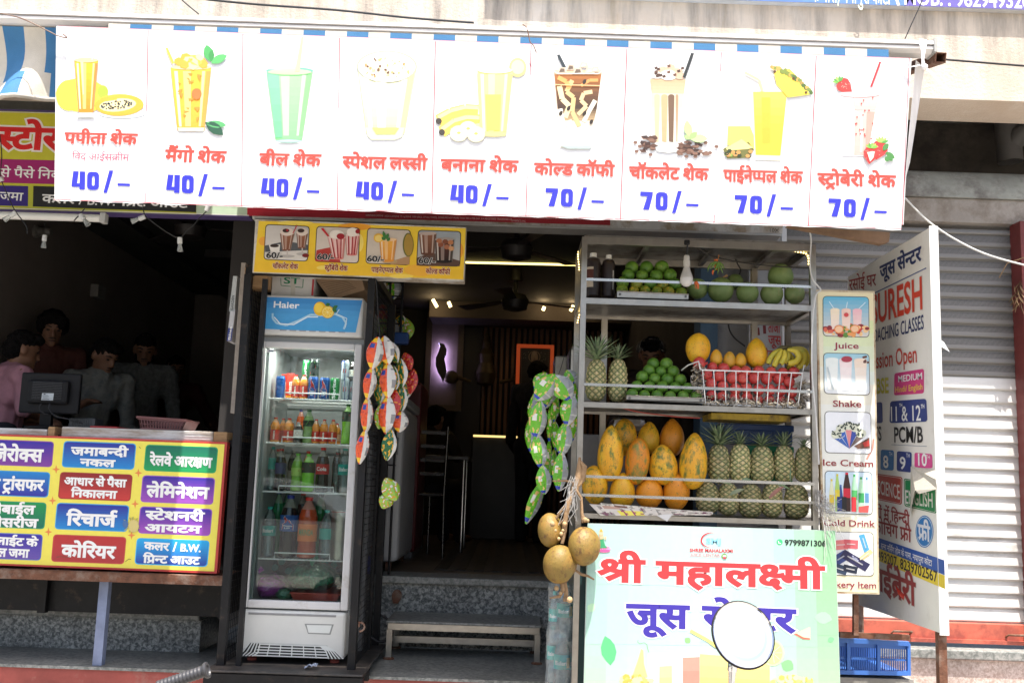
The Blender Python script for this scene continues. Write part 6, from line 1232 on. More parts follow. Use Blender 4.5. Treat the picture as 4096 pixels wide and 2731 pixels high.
for x,w_,s_ in((885,88,'left'),(978,96,'middle'),(1080,102,'right')):put(D6,x,925,1198,w_,.15,z_b,bottle,'red-capped orange juice bottle, %s one of the trio on the second fridge shelf'%s_,OR,RED_,hx('c83020'),(.08,.5),mark=maaza)
put(D6,1240,758,1216,128,.14,z_b,bottle,'large bright green soda bottle at the right end of the second fridge shelf',hx('7cc030'),hx('1c4a20'),hx('16301c'),(.56,.8),mark=dew)
put(D6,378,1245,1732,110,.2,z_c,bottle,'water bottle with a plain teal label at the left end of the third fridge shelf',None,hx('109c90'),hx('12998c'),(.48,.74),clearb=True,ribs=True)
put(D6,475,1262,1732,125,.15,z_c,bottle,'dark cola bottle with a blue label at the left of the third fridge shelf',DRK,hx('a01c1c'),hx('28305c'),(.4,.66))
put(D6,668,1312,1732,135,.18,z_c,bottle,'light green soda bottle, left one of the pair on the third fridge shelf',hx('7fb838'),hx('64b82c'),hx('a8cc60'),(.4,.62),mark=dew)
put(D6,795,1315,1734,150,.14,z_c,bottle,'bright green soda bottle, right one of the pair on the third fridge shelf',hx('78c830'),hx('64c82c'),hx('1c2c1c'),(.5,.78),mark=dew)
put(D6,955,1238,1734,150,.14,z_c,bottle,'dark cola bottle with red cap and red label on the third fridge shelf',DRK,RED_,hx('c01c1c'),(.4,.63),mark=plain('Cola'))
put(D6,1118,1252,1734,110,.22,z_c,bottle,'clear soda bottle with white cap behind the teal-label water bottle',None,(.7,.7,.7),None,clearb=True)
put(D6,1205,1240,1736,142,.14,z_c,bottle,'water bottle with teal label at the right end of the third fridge shelf',None,hx('109c90'),hx('12998c'),(.4,.64),clearb=True,ribs=True,mark=plain('Bisleri'))
put(D7,285,148,608,84,.36,z_d,bottle,'green bottle with blue cap at the back left of the fourth fridge shelf',hx('1f7a4c'),hx('28308c'))
put(D7,350,145,608,84,.4,z_d,bottle,'green bottle with blue cap at the back, beside the tall cola bottle',hx('1f7a4c'),hx('1c7034'))
put(D7,470,150,608,92,.36,z_d,bottle,'dark bottle with red cap behind the tall orange soda bottle',hx('3c1a14'),RED_)
put(D7,608,158,608,100,.34,z_d,bottle,'green bottle with black cap at the back right of the fourth fridge shelf',hx('1c6c34'),BLK,hx('1c3c20'),(.35,.55),mark=dew)
put(D7,225,248,612,102,.15,z_d,bottle,'water bottle with teal label at the left of the fourth fridge shelf',None,hx('109c90'),hx('12998c'),(.42,.62),clearb=True,ribs=True,mark=plain('Bisleri'))
put(D7,375,155,606,136,.16,z_d,bottle,'tall dark cola bottle with blue label and red thumb mark on the fourth fridge shelf',DRK,hx('24308c'),hx('1d4f96'),(.42,.68),mark=thumb)
put(D7,517,163,606,142,.14,z_d,bottle,'tall orange soda bottle with orange label in the middle of the fourth fridge shelf',hx('b8441c'),RED_,hx('e8782c'),(.28,.56),mark=plain('MIRINDA',(.1,.3,.12)))
put(D7,660,260,614,104,.14,z_d,bottle,'water bottle with teal label at the right of the fourth fridge shelf',None,hx('109c90'),hx('12998c'),(.4,.62),clearb=True,ribs=True)
c=P(*D7(765,632),Yf+.14);rr=thing('steel_tin','tall plain steel tin at the right end of the fourth fridge shelf','tin',(c.x,c.y,z_d));m=MB();m.lathe([(.05,.003),(.05,.235),(.053,.24),(.053,.245),(.048,.246)],(c.x,c.y,z_d),22);m.build('tin_body',STEEL,rr)
m=MB();m.lathe([(.0525,.236),(.0525,.241)],(c.x,c.y,z_d),22);m.build('red_band',mat('red_band_paint',(.4,.05,.05),.5),rr)
for z,top,bot,nm,yy,cr_ in((z_b,930,1190,'second',.34,D6),(z_c,1290,1732,'third',.36,D6)):
 for j in range(5):x=440+j*172;c_=(OR,hx('7a2418'),hx('2c5a34'),DRK,OR)[(j+(nm=='third')*2)%5];put(cr_,x,top+rnd.uniform(-15,15),bot,92 if nm=='second' else 118,yy,{'second':z_b,'third':z_c}[nm],bottle,'soda bottle in the back row of the %s fridge shelf, %s from the left'%(nm,ORD[j]),c_,(RED_,(.5,.5,.5))[j%2],lerp(c_,hx('d8d0c0'),.4),(.2,.5))
# bags and tray at the bottom
def bag(c,r,seed,label,colr,mt_h,knot=True,nm='plastic_bag'):
 root=thing(nm,label,'bag',tuple(c-Vector((0,0,r[2]))));m=MB();n_,k_=40,28;vs=[]
 for i in range(k_+1):
  th=pi*i/k_
  for j in range(n_):
   a=2*pi*j/n_;d=Vector((sin(th)*cos(a),sin(th)*sin(a),-cos(th)))
   f=1+.22*noise.noise(d*2.2+Vector((seed,0,0)))+.09*abs(noise.noise(d*7+Vector((0,seed,0))))
   z=max(-.8,d.z*f);vs.append(c+Vector((d.x*f*r[0],d.y*f*r[1],z*r[2])))
 fs=[[i*n_+j,i*n_+(j+1)%n_,(i+1)*n_+(j+1)%n_,(i+1)*n_+j]for i in range(k_)for j in range(n_)]
 m.add(vs,fs,0,True);m.build('film',clear(mt_h,lerp(colr,(1,1,1),.35),.22,2.2,.5,colr),root)
 m=MB()
 for q in range(16):
  d=Vector((rnd.uniform(-.62,.62)*r[0],rnd.uniform(-.5,.5)*r[1],rnd.uniform(-.6,.35)*r[2]));m.ball(c+d,r[2]*rnd.uniform(.22,.36),10,7)
 m.build('contents',mat('wrapped_vegetables',(.4,.36,.26),.7,var=.35,vscale=20),root)
 if knot:
  m=MB();kp=c+Vector((-r[0]*.65 if knot==2 else 0,-r[1]*.6,r[2]*1.02))
  for q in range(7):a=q*.9;m.tube([kp+Vector((0,0,-.015)),kp+Vector((.012*cos(a),.012*sin(a),.01)),kp+Vector((.03*cos(a),.02*sin(a),.028+.01*sin(q)))],[.005,.004,.009],5)
  m.build('knot',mat(mt_h+'_knot',colr,.4),root)
 return root
zt_=P(*D7(585,930),Yf+.12).z
c=P(*D7(240,850),Yf+.2);bag(Vector((c.x,c.y,z_e+.055)),(.085,.09,.062),3.,'knotted purple plastic bag on the floor of the fridge',hx('b838b4'),'purple_film',2)
tr_=thing('plastic_tray','shallow red plastic tray on the floor of the fridge','tray',(P(*D7(590,900),Yf+.2).x,Yf+.2,z_e))
a,b=P(*D7(405,880),Yf+.1),P(*D7(775,880),Yf+.1);ht=.04
m=MB();TRC=mat('red_tray_plastic',(.5,.07,.05),.45)
o1=[(a.x,Yf+.08,z_e+ht),(b.x,Yf+.08,z_e+ht),(b.x,Yf+.42,z_e+ht),(a.x,Yf+.42,z_e+ht)];o0=[(a.x+.015,Yf+.095,z_e+.004),(b.x-.015,Yf+.095,z_e+.004),(b.x-.015,Yf+.4,z_e+.004),(a.x+.015,Yf+.4,z_e+.004)]
m.add(o1+o0,[(0,1,5,4),(1,2,6,5),(2,3,7,6),(3,0,4,7),(4,5,6,7)]);m.tube(o1+[o1[0]],.004,6);m.build('tray_body',TRC,tr_)
c=P(*D7(575,780),Yf+.2);bag(Vector((c.x,c.y,z_e+.11)),(.125,.11,.075),9.,'large green plastic bag of vegetables on the red tray',hx('3c8c68'),'green_film',1)
c=P(*D7(355,880),Yf+.13);bag(Vector((c.x,c.y,z_e+.025)),(.04,.03,.03),5.,'small green plastic bag tucked between the purple bag and the red tray',hx('2c8464'),'green_film',0)
m=MB();c=P(*D7(270,720),Yf+.35);R=Matrix.Rotation(pi/2,4,'X')
wl=[(190,715,.045),(300,690,.04),(400,715,.03),(490,672,.03),(740,672,.03),(350,645,.03),(775,775,.03),(670,655,.03)]
for j,(x,y,r_)in enumerate(wl):
 p=P(*D7(x,y),Yf+.47)
 root=thing('water_bottle','teal-capped water bottle, %s from left of those lying at the back of the fridge floor'%(ORD[[190,300,350,400,490,670,740,775].index(x)]),'bottle',tuple(p),'water bottles lying at the back of the fridge')
 m=MB();m.lathe([(r_,-.05),(r_*.95,.0),(r_*.5,.04),(r_*.45,.045)],p,14,M=R);m.build('bottle_body',PET,root);m=MB();m.lathe([(.017,.04),(.017,.062),(0,.062)],p,12,M=R);m.build('cap',mat('teal_cap',(.02,.35,.32),.4),root)
# cage round the fridge
cg=thing('steel_cage','black steel frame cage standing round the drinks fridge','cage',((dl+dr)/2,5.0,.1))
Yg=4.93
lx=(P(*B1(1715,330),Yg).x+P(*C1(1360,1480),Yg).x)/2;rx=(P(*B2(800,440),Yg).x+P(*C2(775,1500),Yg).x)/2
zc=P(*B2(400,425),Yg).z;ztr=P(*C2(400,1455),Yg).z-.012
for x,y in((lx,Yg),(rx,Yg),(lx+.02,5.66),(rx+.02,5.66)):
 m=MB();m.bar((x,y,ztr-.04),(x,y,zc+.0),.036);m.build('post',BLACKM,cg)
m=MB();m.bar((lx+.085,Yg,ztr),(lx+.085,Yg,zc-.02),.025);m.build('brace',BLACKM,cg)
for a,b in(((lx,Yg,zc+.02),(rx,Yg,zc+.02)),((lx,5.66,zc+.02),(rx,5.66,zc+.02)),((lx,Yg,zc+.0205),(lx,5.66,zc+.0205)),((rx,Yg,zc+.0205),(rx,5.66,zc+.0205))):
 m=MB();m.bar(a,b,.038);m.build('top_rail',BLACKM,cg)
for xx in(lx,rx):
 m=MB();z=ztr
 while z<zc:m.tube([(xx,Yg+.02,z),(xx,5.64,z)],.0016,4,cap=False);z+=.032
 y=Yg+.03
 while y<5.64:m.tube([(xx,y,ztr),(xx,y,zc)],.0016,4,cap=False);y+=.032
 m.build('wire_mesh',BLACKM,cg)
yb_=4.80;pL=P(*C2(-130,1520),yb_).x;pR=P(*C2(840,1500),yb_).x
m=MB();m.rbox((pL,yb_,ztr-.012),(pR,5.7,ztr),.004);m.build('tray_plate',mat('scuffed_black_tray',(.035,.033,.032),.5,var=.3,vscale=12,dirt=(.12,.1,.085),dscale=5),cg)
m=MB();m.bar((pL,yb_+.02,ztr-.04),(pR,yb_+.02,ztr-.04),.05);m.bar((pL,5.02,ztr-.04),(pR,5.02,ztr-.04),.05);m.build('tray_rail',BLACKM,cg)
for x in(pL+.03,pR-.03):m=MB();m.bar((x,yb_+.03,.12),(x,yb_+.03,ztr-.066),.04);m.build('leg',BLACKM,cg)
m=MB();c=P(*C2(815,1225),4.9);m.tube([c+Vector((0,.0,.012*0)),*[c+Vector((.03*sin(t_)*.9,0,.022*cos(t_)))for t_ in[j*.5 for j in range(7)]]],.005,6);m.build('hasp',RUST,cg)
# crumpled wrapper under the fridge
m=MB();c=P(*C2(525,1448),4.9);m.sheet(lambda u,v:Vector((c.x-.03+.06*u,4.88+.04*v,ztr+.004+.022*abs(noise.noise((u*3,v*3,.5)))+.012*u)),10,8);one('crumpled_wrapper',m,mat('silver_blue_foil',(.4,.47,.6),.3,.3,var=.3,vscale=40),'crumpled silver-blue wrapper lying on the black tray under the fridge','litter')
# cartons on the fridge
CARD=mat('brown_cardboard',(.3,.2,.12),.85,var=.1,vscale=10);WCARD=mat('white_cardboard',(.55,.54,.52),.8,var=.06)
cb=[P(*B2(x,y),5.06)for x,y in((145,425),(425,430),(420,553),(138,545))]
ca=thing('cardboard_carton','white carton with green print and a red corner on top of the fridge','carton',tuple(cb[3]))
m=MB();m.rbox((cb[3].x,5.06,ztop+.001),(cb[2].x,5.45,ztop+.125),.003);m.build('box',WCARD,ca)
k=Ink(Y=5.059);k.line([B2(203,433),B2(205,482),B2(348,496),B2(352,440)],2.5,hx('1c7a50'));k.text('ST',B2(222,468),B2(330,472),26,hx('157a4e'),1,.02);k.poly([B2(412,440),B2(424,442),B2(418,548),B2(404,548)],hx('a82830'),0);k.poly([B2(270,440),B2(300,440),B2(298,548),B2(268,548)],hx('bab6ac'),0);k.build('printed_lettering',ca)
cb=[P(*B2(x,y),5.1)for x,y in((430,430),(640,400),(760,470),(560,560),(480,520))]
ca=thing('cardboard_carton','brown cardboard carton tilted on top of the fridge beside the white carton','carton',tuple(cb[3]))
m=MB();zq=ztop+.001;m.prism([(cb[0].x,5.1,zq+.11),(cb[3].x-.02,5.1,zq),(cb[2].x,5.1,zq+.06),(cb[2].x-.03,5.1,zq+.16),(cb[0].x+.05,5.1,zq+.17)],(0,.3,0));recalc(m.build('box',CARD,ca))
k=Ink(Y=5.099)
for j in range(7):k.line([B2(470+j*14,465+j*13),B2(640+j*10,448+j*8)],2,hx('5c4630'),0)
k.build('printed_lines',ca)
# plywood board with packets at the left of the cage
pb=thing('plywood_board','grey weathered plywood board standing on edge at the left of the fridge cage','board',tuple(P(*B1(1660,1300),5.0)))
bx=(P(*B1(1660,270),4.98).x+P(*B1(1655,1300),4.98).x)/2;z1_=P(*B1(1660,262),4.98).z;z0_=P(*B1(1655,1310),4.98).z
m=MB();m.box((bx-.01,4.98,z0_),(bx+.012,5.45,z1_));m.build('panel',mat('weathered_plywood',(.32,.28,.24),.8,var=.25,vscale=14,bump=.3,bscale=90),pb)
m=MB();zz=P(*B1(1680,360),4.97).z;m.box((bx+.013,4.97,zz-.05),(bx+.13,5.1,zz+.05));m.build('shelf_bracket',WOOD,pb)
def packbox(q,label,c0,c1,txt,tcol,split):
 p=[P(*B1(*a),5.02)for a in q];xa,xb=(p[0].x+p[3].x)/2,(p[1].x+p[2].x)/2;r=thing('packet_box',label,'box',tuple(p[3]));sh_=p[0].x-p[3].x
 m=MB();th=Vector((0,.14,0));m.prism([p[0],p[1],p[2],p[3]],th,col=c0);recalc(m.build('box',TINT,r))
 k_=Ink(Y=5.0195);L_=lambda u,v:lerp(lerp(B1(*q[0]),B1(*q[1]),u),lerp(B1(*q[3]),B1(*q[2]),u),v)
 k_.poly([L_(0,split),L_(1,split),L_(1,1),L_(0,1)],c1,0)
 a,b=L_(.75,.97),L_(.75,.55);k_.text(txt,a,b,10,tcol,1,.02,vert=L_(.25,.97));k_.build('printed_lettering',r)
packbox([(1625,355),(1652,357),(1632,602),(1596,600)],'thin white packet box clipped high on the plywood board',hx('b8bcbc'),hx('a0a8ac'),'GARDEN',hx('50585c'),.95)
packbox([(1606,583),(1640,585),(1612,808),(1580,806)],'white and navy packet box clipped midway up the plywood board',hx('c0c0c4'),hx('24347c'),'Bliss',WHT,.6)
packbox([(1626,1040),(1648,1042),(1632,1254),(1610,1252)],'light blue packet box clipped low on the plywood board',hx('2c7cbc'),hx('2c7cbc'),'paper',WHT,.99)
# the fruit stall
Ys,Yk=4.55,4.97
Lx=(P(2336,947,Ys).x+P(*D3(42,1000),Ys).x)/2;Rx=(P(*B3(1978,210),Ys).x+P(*D3(1885,1500),Ys).x)/2
zS0=P(*D2(90,115),Ys).z;zS1=P(*D2(90,688),Ys).z;zS2=P(*D3(60,602),Ys).z;zS3=P(*D3(80,1472),Ys).z
st=thing('fruit_stall','open stainless steel fruit stall with three loaded shelves','stall',((Lx+Rx)/2,4.75,.12))
for x,y in((Lx,Ys),(Rx,Ys),(Lx,Yk),(Rx,Yk)):m=MB();m.bar((x,y,.121),(x,y,zS0),.026);m.build('post',STEEL,st)
for x in(Lx+.14,Rx-.17):m=MB();m.bar((x,Yk-.0,zS3),(x,Yk,zS0-.02),.03);m.build('back_post',STEEL,st)
def level(z,h,name,plate=True):
 m=MB();m.bar((Lx+.013,Ys,z-h/2),(Rx-.013,Ys,z-h/2),.024,h);m.bar((Lx+.013,Yk,z-h/2),(Rx-.013,Yk,z-h/2),.024,h)
 m.build('cross_rail',STEEL,st)
 for x in(Lx,Rx):m=MB();m.bar((x,Ys+.013,z-h/2),(x,Yk-.013,z-h/2),.024,h);m.build('side_rail',STEEL,st)
 if plate:m=MB();m.box((Lx+.01,Ys+.012,z-.012),(Rx-.01,Yk-.012,z-.004));m.build('shelf_plate',mat('dull_steel_plate',(.3,.29,.27),.45,.8,var=.2,vscale=8,dirt=(.12,.1,.08),dscale=5),st)
level(zS0,.034,'top',False);level(zS1,.027,'a');level(zS2,.024,'b');level(zS3,.022,'c')
m=MB();m.box((Lx,Ys+.0,zS0+.001),(Rx,Yk,zS0+.012));m.build('roof_sheet',mat('dull_steel_plate'),st)
for x in(Lx+.3,Lx+.62,Lx+.9):m=MB();m.bar((x,Ys+.01,zS0-.02),(x,Yk,zS0-.02),.02);m.build('roof_bar',mat('dull_steel_plate'),st)
for f in(D2(90,517),D3(70,466),D3(70,1184),D3(70,1330)):
 z=P(*f,Ys).z;m=MB();m.bar((Lx+.01,Ys-.016,z),(Rx-.005,Ys-.016,z),.006,.0125);m.build('guard_rail',mat('bright_steel',(.55,.54,.51),.26,1.,var=.06),st)
LED=mat('warm_led',(1,.8,.4),.5,var=0,emit=(1,.72,.25),estr=5.)
def ledstrip(pts,Y,n,lit):
 m=MB();q=[P(*D2(x,y),Y)for x,y in pts];m.tube(q,.003,4);m.build('led_tape',mat('led_tape',(.35,.3,.2),.6),st)
 L=[0]
 for a,b in zip(q,q[1:]):L.append(L[-1]+(b-a).length)
 m=MB();s_=0
 while s_<L[-1]*lit:
  j=max(i for i in range(len(L))if L[i]<=s_+1e-9);j=min(j,len(q)-2);p=q[j].lerp(q[j+1],(s_-L[j])/max(1e-6,L[j+1]-L[j]));m.box(p-Vector((.0022,.006,.002)),p+Vector((.0022,.003,.002)));s_+=.013
 m.build('led_lamps',LED,st)
ledstrip([(95,162),(340,180),(600,196),(900,196),(1060,206),(1400,215),(1640,222),(1900,240),(2080,252),(2170,268),(2195,300),(2197,390)],Ys+.015,0,1)
ledstrip([(385,741),(560,746),(760,756),(1000,766),(1300,776),(1690,788)],Ys+.02,0,1)
ledstrip([(60,215),(25,265),(32,340),(40,430)],4.8,0,1);ledstrip([(55,800),(35,860),(22,925)],4.8,0,1)
# signboard on the front of the stall
Ym2=4.5
sb=signboard('stall_signboard','mint green juice-centre signboard with large red and blue Hindi lettering across the stall front',[(2351,2092),(3342,2121),(3368,2960),(2330,2960)],Ym2,.028,mat('mint_edge',(.5,.6,.55),.5))
k=Ink(Y=Ym2)
for j in range(18):
 for i in range(12):
  u0,u1,v0,v1=i/12,(i+1)/12,j/18,(j+1)/18
  A=lambda u,v:lerp(lerp((2353,2094),(3340,2123),u),lerp((2332,2958),(3366,2958),u),v)
  u,v=(u0+u1)/2,(v0+v1)/2
  c=lerp(hx('a6cec2'),hx('b4d2d0'),min(1,max(0,1-abs(u-.45)*2)));c=lerp(c,hx('84c06c'),max(0,u-.72)*2.6*max(0,1-abs(v-.25)*.6));c=lerp(c,hx('c0d49a'),max(0,min(1,(v-.5)*2.2))*.6);c=lerp(c,hx('90c07c'),max(0,.14-u)*3.5*max(0,(v-.1)))
  k.poly([A(u0,v0),A(u1,v0),A(u1,v1),A(u0,v1)],c,0)
k.build('mint_print',sb)
k=Ink(Y=Ym2)
for e0,e1,w_,c in(((262,1050),(312,1300),62,'5cbc7c'),((940,1070),(985,1110),26,'8cd47c'),((2045,890),(2200,905),50,'a4dcae'),((1765,1280),(1870,1330),50,'84c884'),((2160,1095),(2215,1072),22,'7ccc8c'),((110,790),(170,830),40,'b4dcb4')):k.leaf(D5(*e0),D5(*e1),w_,hx(c),1)
k.line([D5(x,y)for x,y in((540,1085),(535,1105),(555,1118),(590,1108),(615,1125),(622,1160),(630,1190))],3,hx('86b488'),1)
k.grad([D5(625,1200),D5(1065,1195),D5(1065,1700),D5(625,1700)],hx('f2f4f0'),hx('e8ecd8'),1,3);k.grad([D5(920,1235),D5(1065,1230),D5(1065,1700),D5(920,1700)],hx('f09888'),hx('e86c5c'),2,4);k.grad([D5(720,1310),D5(830,1305),D5(830,1700),D5(720,1700)],hx('e0e49a'),hx('b8d468'),2,4)
k.grad([D5(1068,1205),D5(1665,1250),D5(1665,1700),D5(1068,1700)],hx('f4e08c'),hx('f4b860'),2,5);k.grad([D5(860,1300),D5(920,1300),D5(920,1700),D5(860,1700)],hx('f6ece4'),hx('f4dcd0'),3,2)
k.line([D5(985,1005),D5(1130,1085),D5(1215,1145)],13,hx('f0e47c'),3);k.line([D5(1070,1100),D5(1120,1095)],2,hx('a0c4c8'),3)
k.ell(D5(1690,1195),46,52,hx('e2eeb0'),2);k.ell(D5(1690,1195),39,45,hx('d6e88c'),3)
for j in range(9):k.line([D5(1690,1195),D5(1690+76*cos(j*.7),1195+86*sin(j*.7))],2.5,hx('eaf4c4'),4)
k.poly([D5(1870,1035),D5(2010,975),D5(2010,1082),D5(1960,1078),D5(1900,1055)],hx('f0d8b4'),1);k.poly([D5(1870,1035),D5(1895,1030),D5(1950,1062),D5(2008,1070),D5(2008,1082),D5(1950,1078)],hx('e06a58'),2)
for i in range(60):k.ell(D5(rnd.gauss(500,75),1390+rnd.random()*70+abs(rnd.gauss(0,30))),rnd.uniform(5,16),rnd.uniform(5,16),hx(rnd.choice(['f4c470','f2b050','f8dca0'])),2+i%3,7)
k.poly([D5(540,1250),D5(565,1160),D5(585,1175),D5(590,1290),D5(620,1400),D5(480,1420)],hx('f4cc84'),1)
for i in range(60):k.ell(D5(1850+rnd.gauss(0,70),1400+rnd.random()*90),rnd.uniform(5,14),rnd.uniform(5,14),hx(rnd.choice(['f0c878','e8bc5c','f4dca8'])),2+i%3,7)
k.build('fruit_artwork',sb)
k=Ink(Y=Ym2)
k.text('श्री',D5(185,580),D5(603,592),84,hx('e0383c'),3,.036,.035,WHT);k.text('महालक्ष्मी',D5(685,598),D5(2140,645),84,hx('e0383c'),3,.036,.035,WHT);k.build('shop_name',sb)
k=Ink(Y=Ym2);BLV=hx('3c2f9c');k.text('जूस',D5(432,968),D5(982,984),86,BLV,3,.036,.035,WHT);k.text('सेन्टर',D5(1082,986),D5(1895,1018),86,BLV,3,.036,.035,WHT);k.build('shop_name',sb)
k=Ink(Y=Ym2);k.text('9799871306',D5(1793,276),D5(2145,286),23,hx('1e2420'),2,.03);k.ell(D5(1749,250),12,12,hx('3cb878'),1);k.line([D5(1738,240),D5(1742,258),D5(1760,262)],3.4,WHT,2);k.build('phone_number',sb)
k=Ink(Y=Ym2);k.text('SMJ',D5(1120,262),D5(1248,266),22,hx('8accea'),2,.03)
for j in range(14):k.line([D5(1170+82*cos(4.9-j*.235)-6*j*.2,232+62*sin(4.9-j*.235)),D5(1170+82*cos(4.9-(j+1)*.235)-6*(j+1)*.2,232+62*sin(4.9-(j+1)*.235))],2+4*sin(pi*j/13),hx('cc2c38'),3)
k.text('SHREE MAHALAXMI',D5(980,332),D5(1350,340),14,hx('c8343c'),2,.03,.02,WHT);k.text('JUICE CENTAR',D5(985,366),D5(1238,374),11,hx('cc6a70'),2);k.line([D5(985,372),D5(1238,380)],1.2,hx('cc6a70'),2)
k.ell(D5(1276,372),12,11,hx('6a9c4c'),2);k.poly([D5(1262,362),D5(1294,362),D5(1290,394),D5(1266,394)],hx('e6dcd8'),3);k.poly([D5(1264,376),D5(1292,376),D5(1290,392),D5(1266,392)],hx('c03848'),4);k.build('stall_emblem',sb)
k=Ink(Y=Ym2)
for a in range(7):t=-2.7+a*.38;k.leaf(D5(252,322),D5(252+62*cos(t+.0),322+42*sin(t)),12,hx('e070ac' if a%2 else 'e898c4'),2)
k.ell(D5(250,325),24,6,hx('d85a98'),3);k.poly([D5(212,215),D5(238,212),D5(258,280),D5(280,300),D5(215,302)],hx('3c9c6c'),3);k.poly([D5(205,180),D5(240,180),D5(238,225),D5(212,225)],hx('e0b890'),4);k.ell(D5(222,172),8,10,hx('e4c09c'),5);k.poly([D5(208,160),D5(222,132),D5(238,160)],hx('d8a838'),6);k.line([D5(238,205),D5(262,225),D5(262,200)],4,hx('e0b890'),4);k.build('figure_print',sb)
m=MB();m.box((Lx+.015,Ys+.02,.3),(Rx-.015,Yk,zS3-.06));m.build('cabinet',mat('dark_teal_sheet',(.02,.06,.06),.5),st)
# ---- fruit materials ----
def fruit(name,c0,c1,c2,sc,rough=.35,bump=.12,bs=120,spots=None,lo=.42,hi=.6,c2r=(.6,.72)):
 m=bpy.data.materials.new(name);m.use_nodes=True;MATS[name]=m;n=m.node_tree.nodes;l=m.node_tree.links;b=n['Principled BSDF']
 tc=n.new('ShaderNodeTexCoord');oi=n.new('ShaderNodeObjectInfo');s=n.new('ShaderNodeMath');s.operation='MULTIPLY';s.inputs[1].default_value=53.;l.new(oi.outputs['Random'],s.inputs[0])
 ad=n.new('ShaderNodeVectorMath');ad.operation='ADD';l.new(tc.outputs['Object'],ad.inputs[0]);l.new(s.outputs[0],ad.inputs[1])
 def nz(k_,d=5,r=.6):
  z=n.new('ShaderNodeTexNoise');z.inputs['Scale'].default_value=k_;z.inputs['Detail'].default_value=d;z.inputs['Roughness'].default_value=r;l.new(ad.outputs[0],z.inputs['Vector']);return z.outputs[0]
 def rg(x,a,b_):
  r=n.new('ShaderNodeMapRange');r.inputs[1].default_value=a;r.inputs[2].default_value=b_;l.new(x,r.inputs[0]);return r.outputs[0]
 def mx(f,a,c):
  x=n.new('ShaderNodeMix');x.data_type='RGBA';l.new(f,x.inputs[0])
  if isinstance(a,tuple):x.inputs[6].default_value=(*a,1)
  else:l.new(a,x.inputs[6])
  x.inputs[7].default_value=(*c,1);return x.outputs[2]
 rr=n.new('ShaderNodeMath');rr.operation='FRACT';r2=n.new('ShaderNodeMath');r2.operation='MULTIPLY';r2.inputs[1].default_value=7.31;l.new(oi.outputs['Random'],r2.inputs[0]);l.new(r2.outputs[0],rr.inputs[0])
 sh_=n.new('ShaderNodeMath');sh_.operation='MULTIPLY_ADD';sh_.inputs[1].default_value=.16;sh_.inputs[2].default_value=-.08;l.new(rr.outputs[0],sh_.inputs[0])
 a1_=n.new('ShaderNodeMath');a1_.operation='ADD';l.new(nz(sc),a1_.inputs[0]);l.new(sh_.outputs[0],a1_.inputs[1])
 c=mx(rg(a1_.outputs[0],lo,hi),c0,c1)
 a2_=n.new('ShaderNodeMath');a2_.operation='ADD';l.new(nz(sc*1.7,7,.7),a2_.inputs[0]);l.new(sh_.outputs[0],a2_.inputs[1])
 c=mx(rg(a2_.outputs[0],*c2r),c,c2)
 if spots:c=mx(rg(nz(sc*9,3),*spots[1]),c,spots[0])
 l.new(c,b.inputs['Base Color']);b.inputs['Roughness'].default_value=rough
 b.inputs['Subsurface Weight'].default_value=.06;b.inputs['Subsurface Radius'].default_value=(.01,.008,.004)
 bp=n.new('ShaderNodeBump');bp.inputs['Strength'].default_value=bump;bp.inputs['Distance'].default_value=.004;l.new(nz(bs,2),bp.inputs['Height']);l.new(bp.outputs[0],b.inputs['Normal']);return m
LIME=fruit('sweet_lime_peel',(.075,.2,.02),(.13,.28,.03),(.32,.34,.05),1.3,.38,.2,16,c2r=(.6,.78))
LIMEY=fruit('ripening_lime_peel',(.14,.25,.02),(.24,.3,.03),(.6,.4,.04),1.2,.38,.2,16,c2r=(.5,.68))
BAEL=fruit('green_rind',(.17,.26,.085),(.23,.31,.12),(.3,.27,.13),1.2,.5,.15,8,((.1,.055,.03),(.68,.74)))
POME=fruit('pomegranate_skin',(.52,.05,.05),(.66,.1,.08),(.68,.28,.16),1.3,.3,.12,8,((.25,.05,.03),(.7,.8)),c2r=(.62,.85))
PAPA=fruit('papaya_skin',(.74,.43,.02),(.7,.34,.015),(.11,.16,.03),1.25,.42,.15,10,((.1,.075,.02),(.62,.68)),c2r=(.56,.68))
PAPO=fruit('orange_papaya_skin',(.68,.26,.012),(.58,.2,.01),(.2,.19,.03),1.2,.42,.15,10,((.1,.06,.02),(.62,.68)),c2r=(.55,.66))
MANG=fruit('mango_skin',(.66,.36,.03),(.58,.3,.03),(.4,.3,.05),1.1,.4,.1,10,((.2,.1,.03),(.72,.78)))
BANA=fruit('banana_skin',(.62,.5,.05),(.5,.45,.05),(.28,.36,.05),14,.45,.1,60,((.07,.04,.02),(.66,.74)),c2r=(.56,.75))
COCO=fruit('coconut_husk',(.23,.15,.03),(.3,.17,.035),(.13,.06,.02),1.3,.55,.5,7,((.1,.05,.02),(.62,.7)),c2r=(.5,.6))
def mesh_of(mb,name,mats):
 o=mb.build(name,mats);me=o.data;bpy.data.objects.remove(o);return me
def place(me,name,label,cat,loc,scale=1.,rot=(0,0,0),group=None,parent=None):
 o=bpy.data.objects.new(name,me);COL.objects.link(o);o.location=loc;o.rotation_euler=rot
 o.scale=(scale,)*3 if not isinstance(scale,(tuple,list))else scale
 if parent is not None:o.parent=parent;return o
 return tag(o,label,cat,group)
def lumpy(n_,m_,fn):
 mb=MB();mb.ball((0,0,0),1.,n_,m_);mb.v=[tuple(fn(Vector(v)))for v in mb.v];return mb
mb=lumpy(24,16,lambda v:v*(1+.018*noise.noise(v*2))*(1-.06*max(0,abs(v.z)-.9)*8));LIM=mesh_of(mb,'sweet_lime',LIME);LIM2=mesh_of(mb,'sweet_lime_ripe',LIMEY)
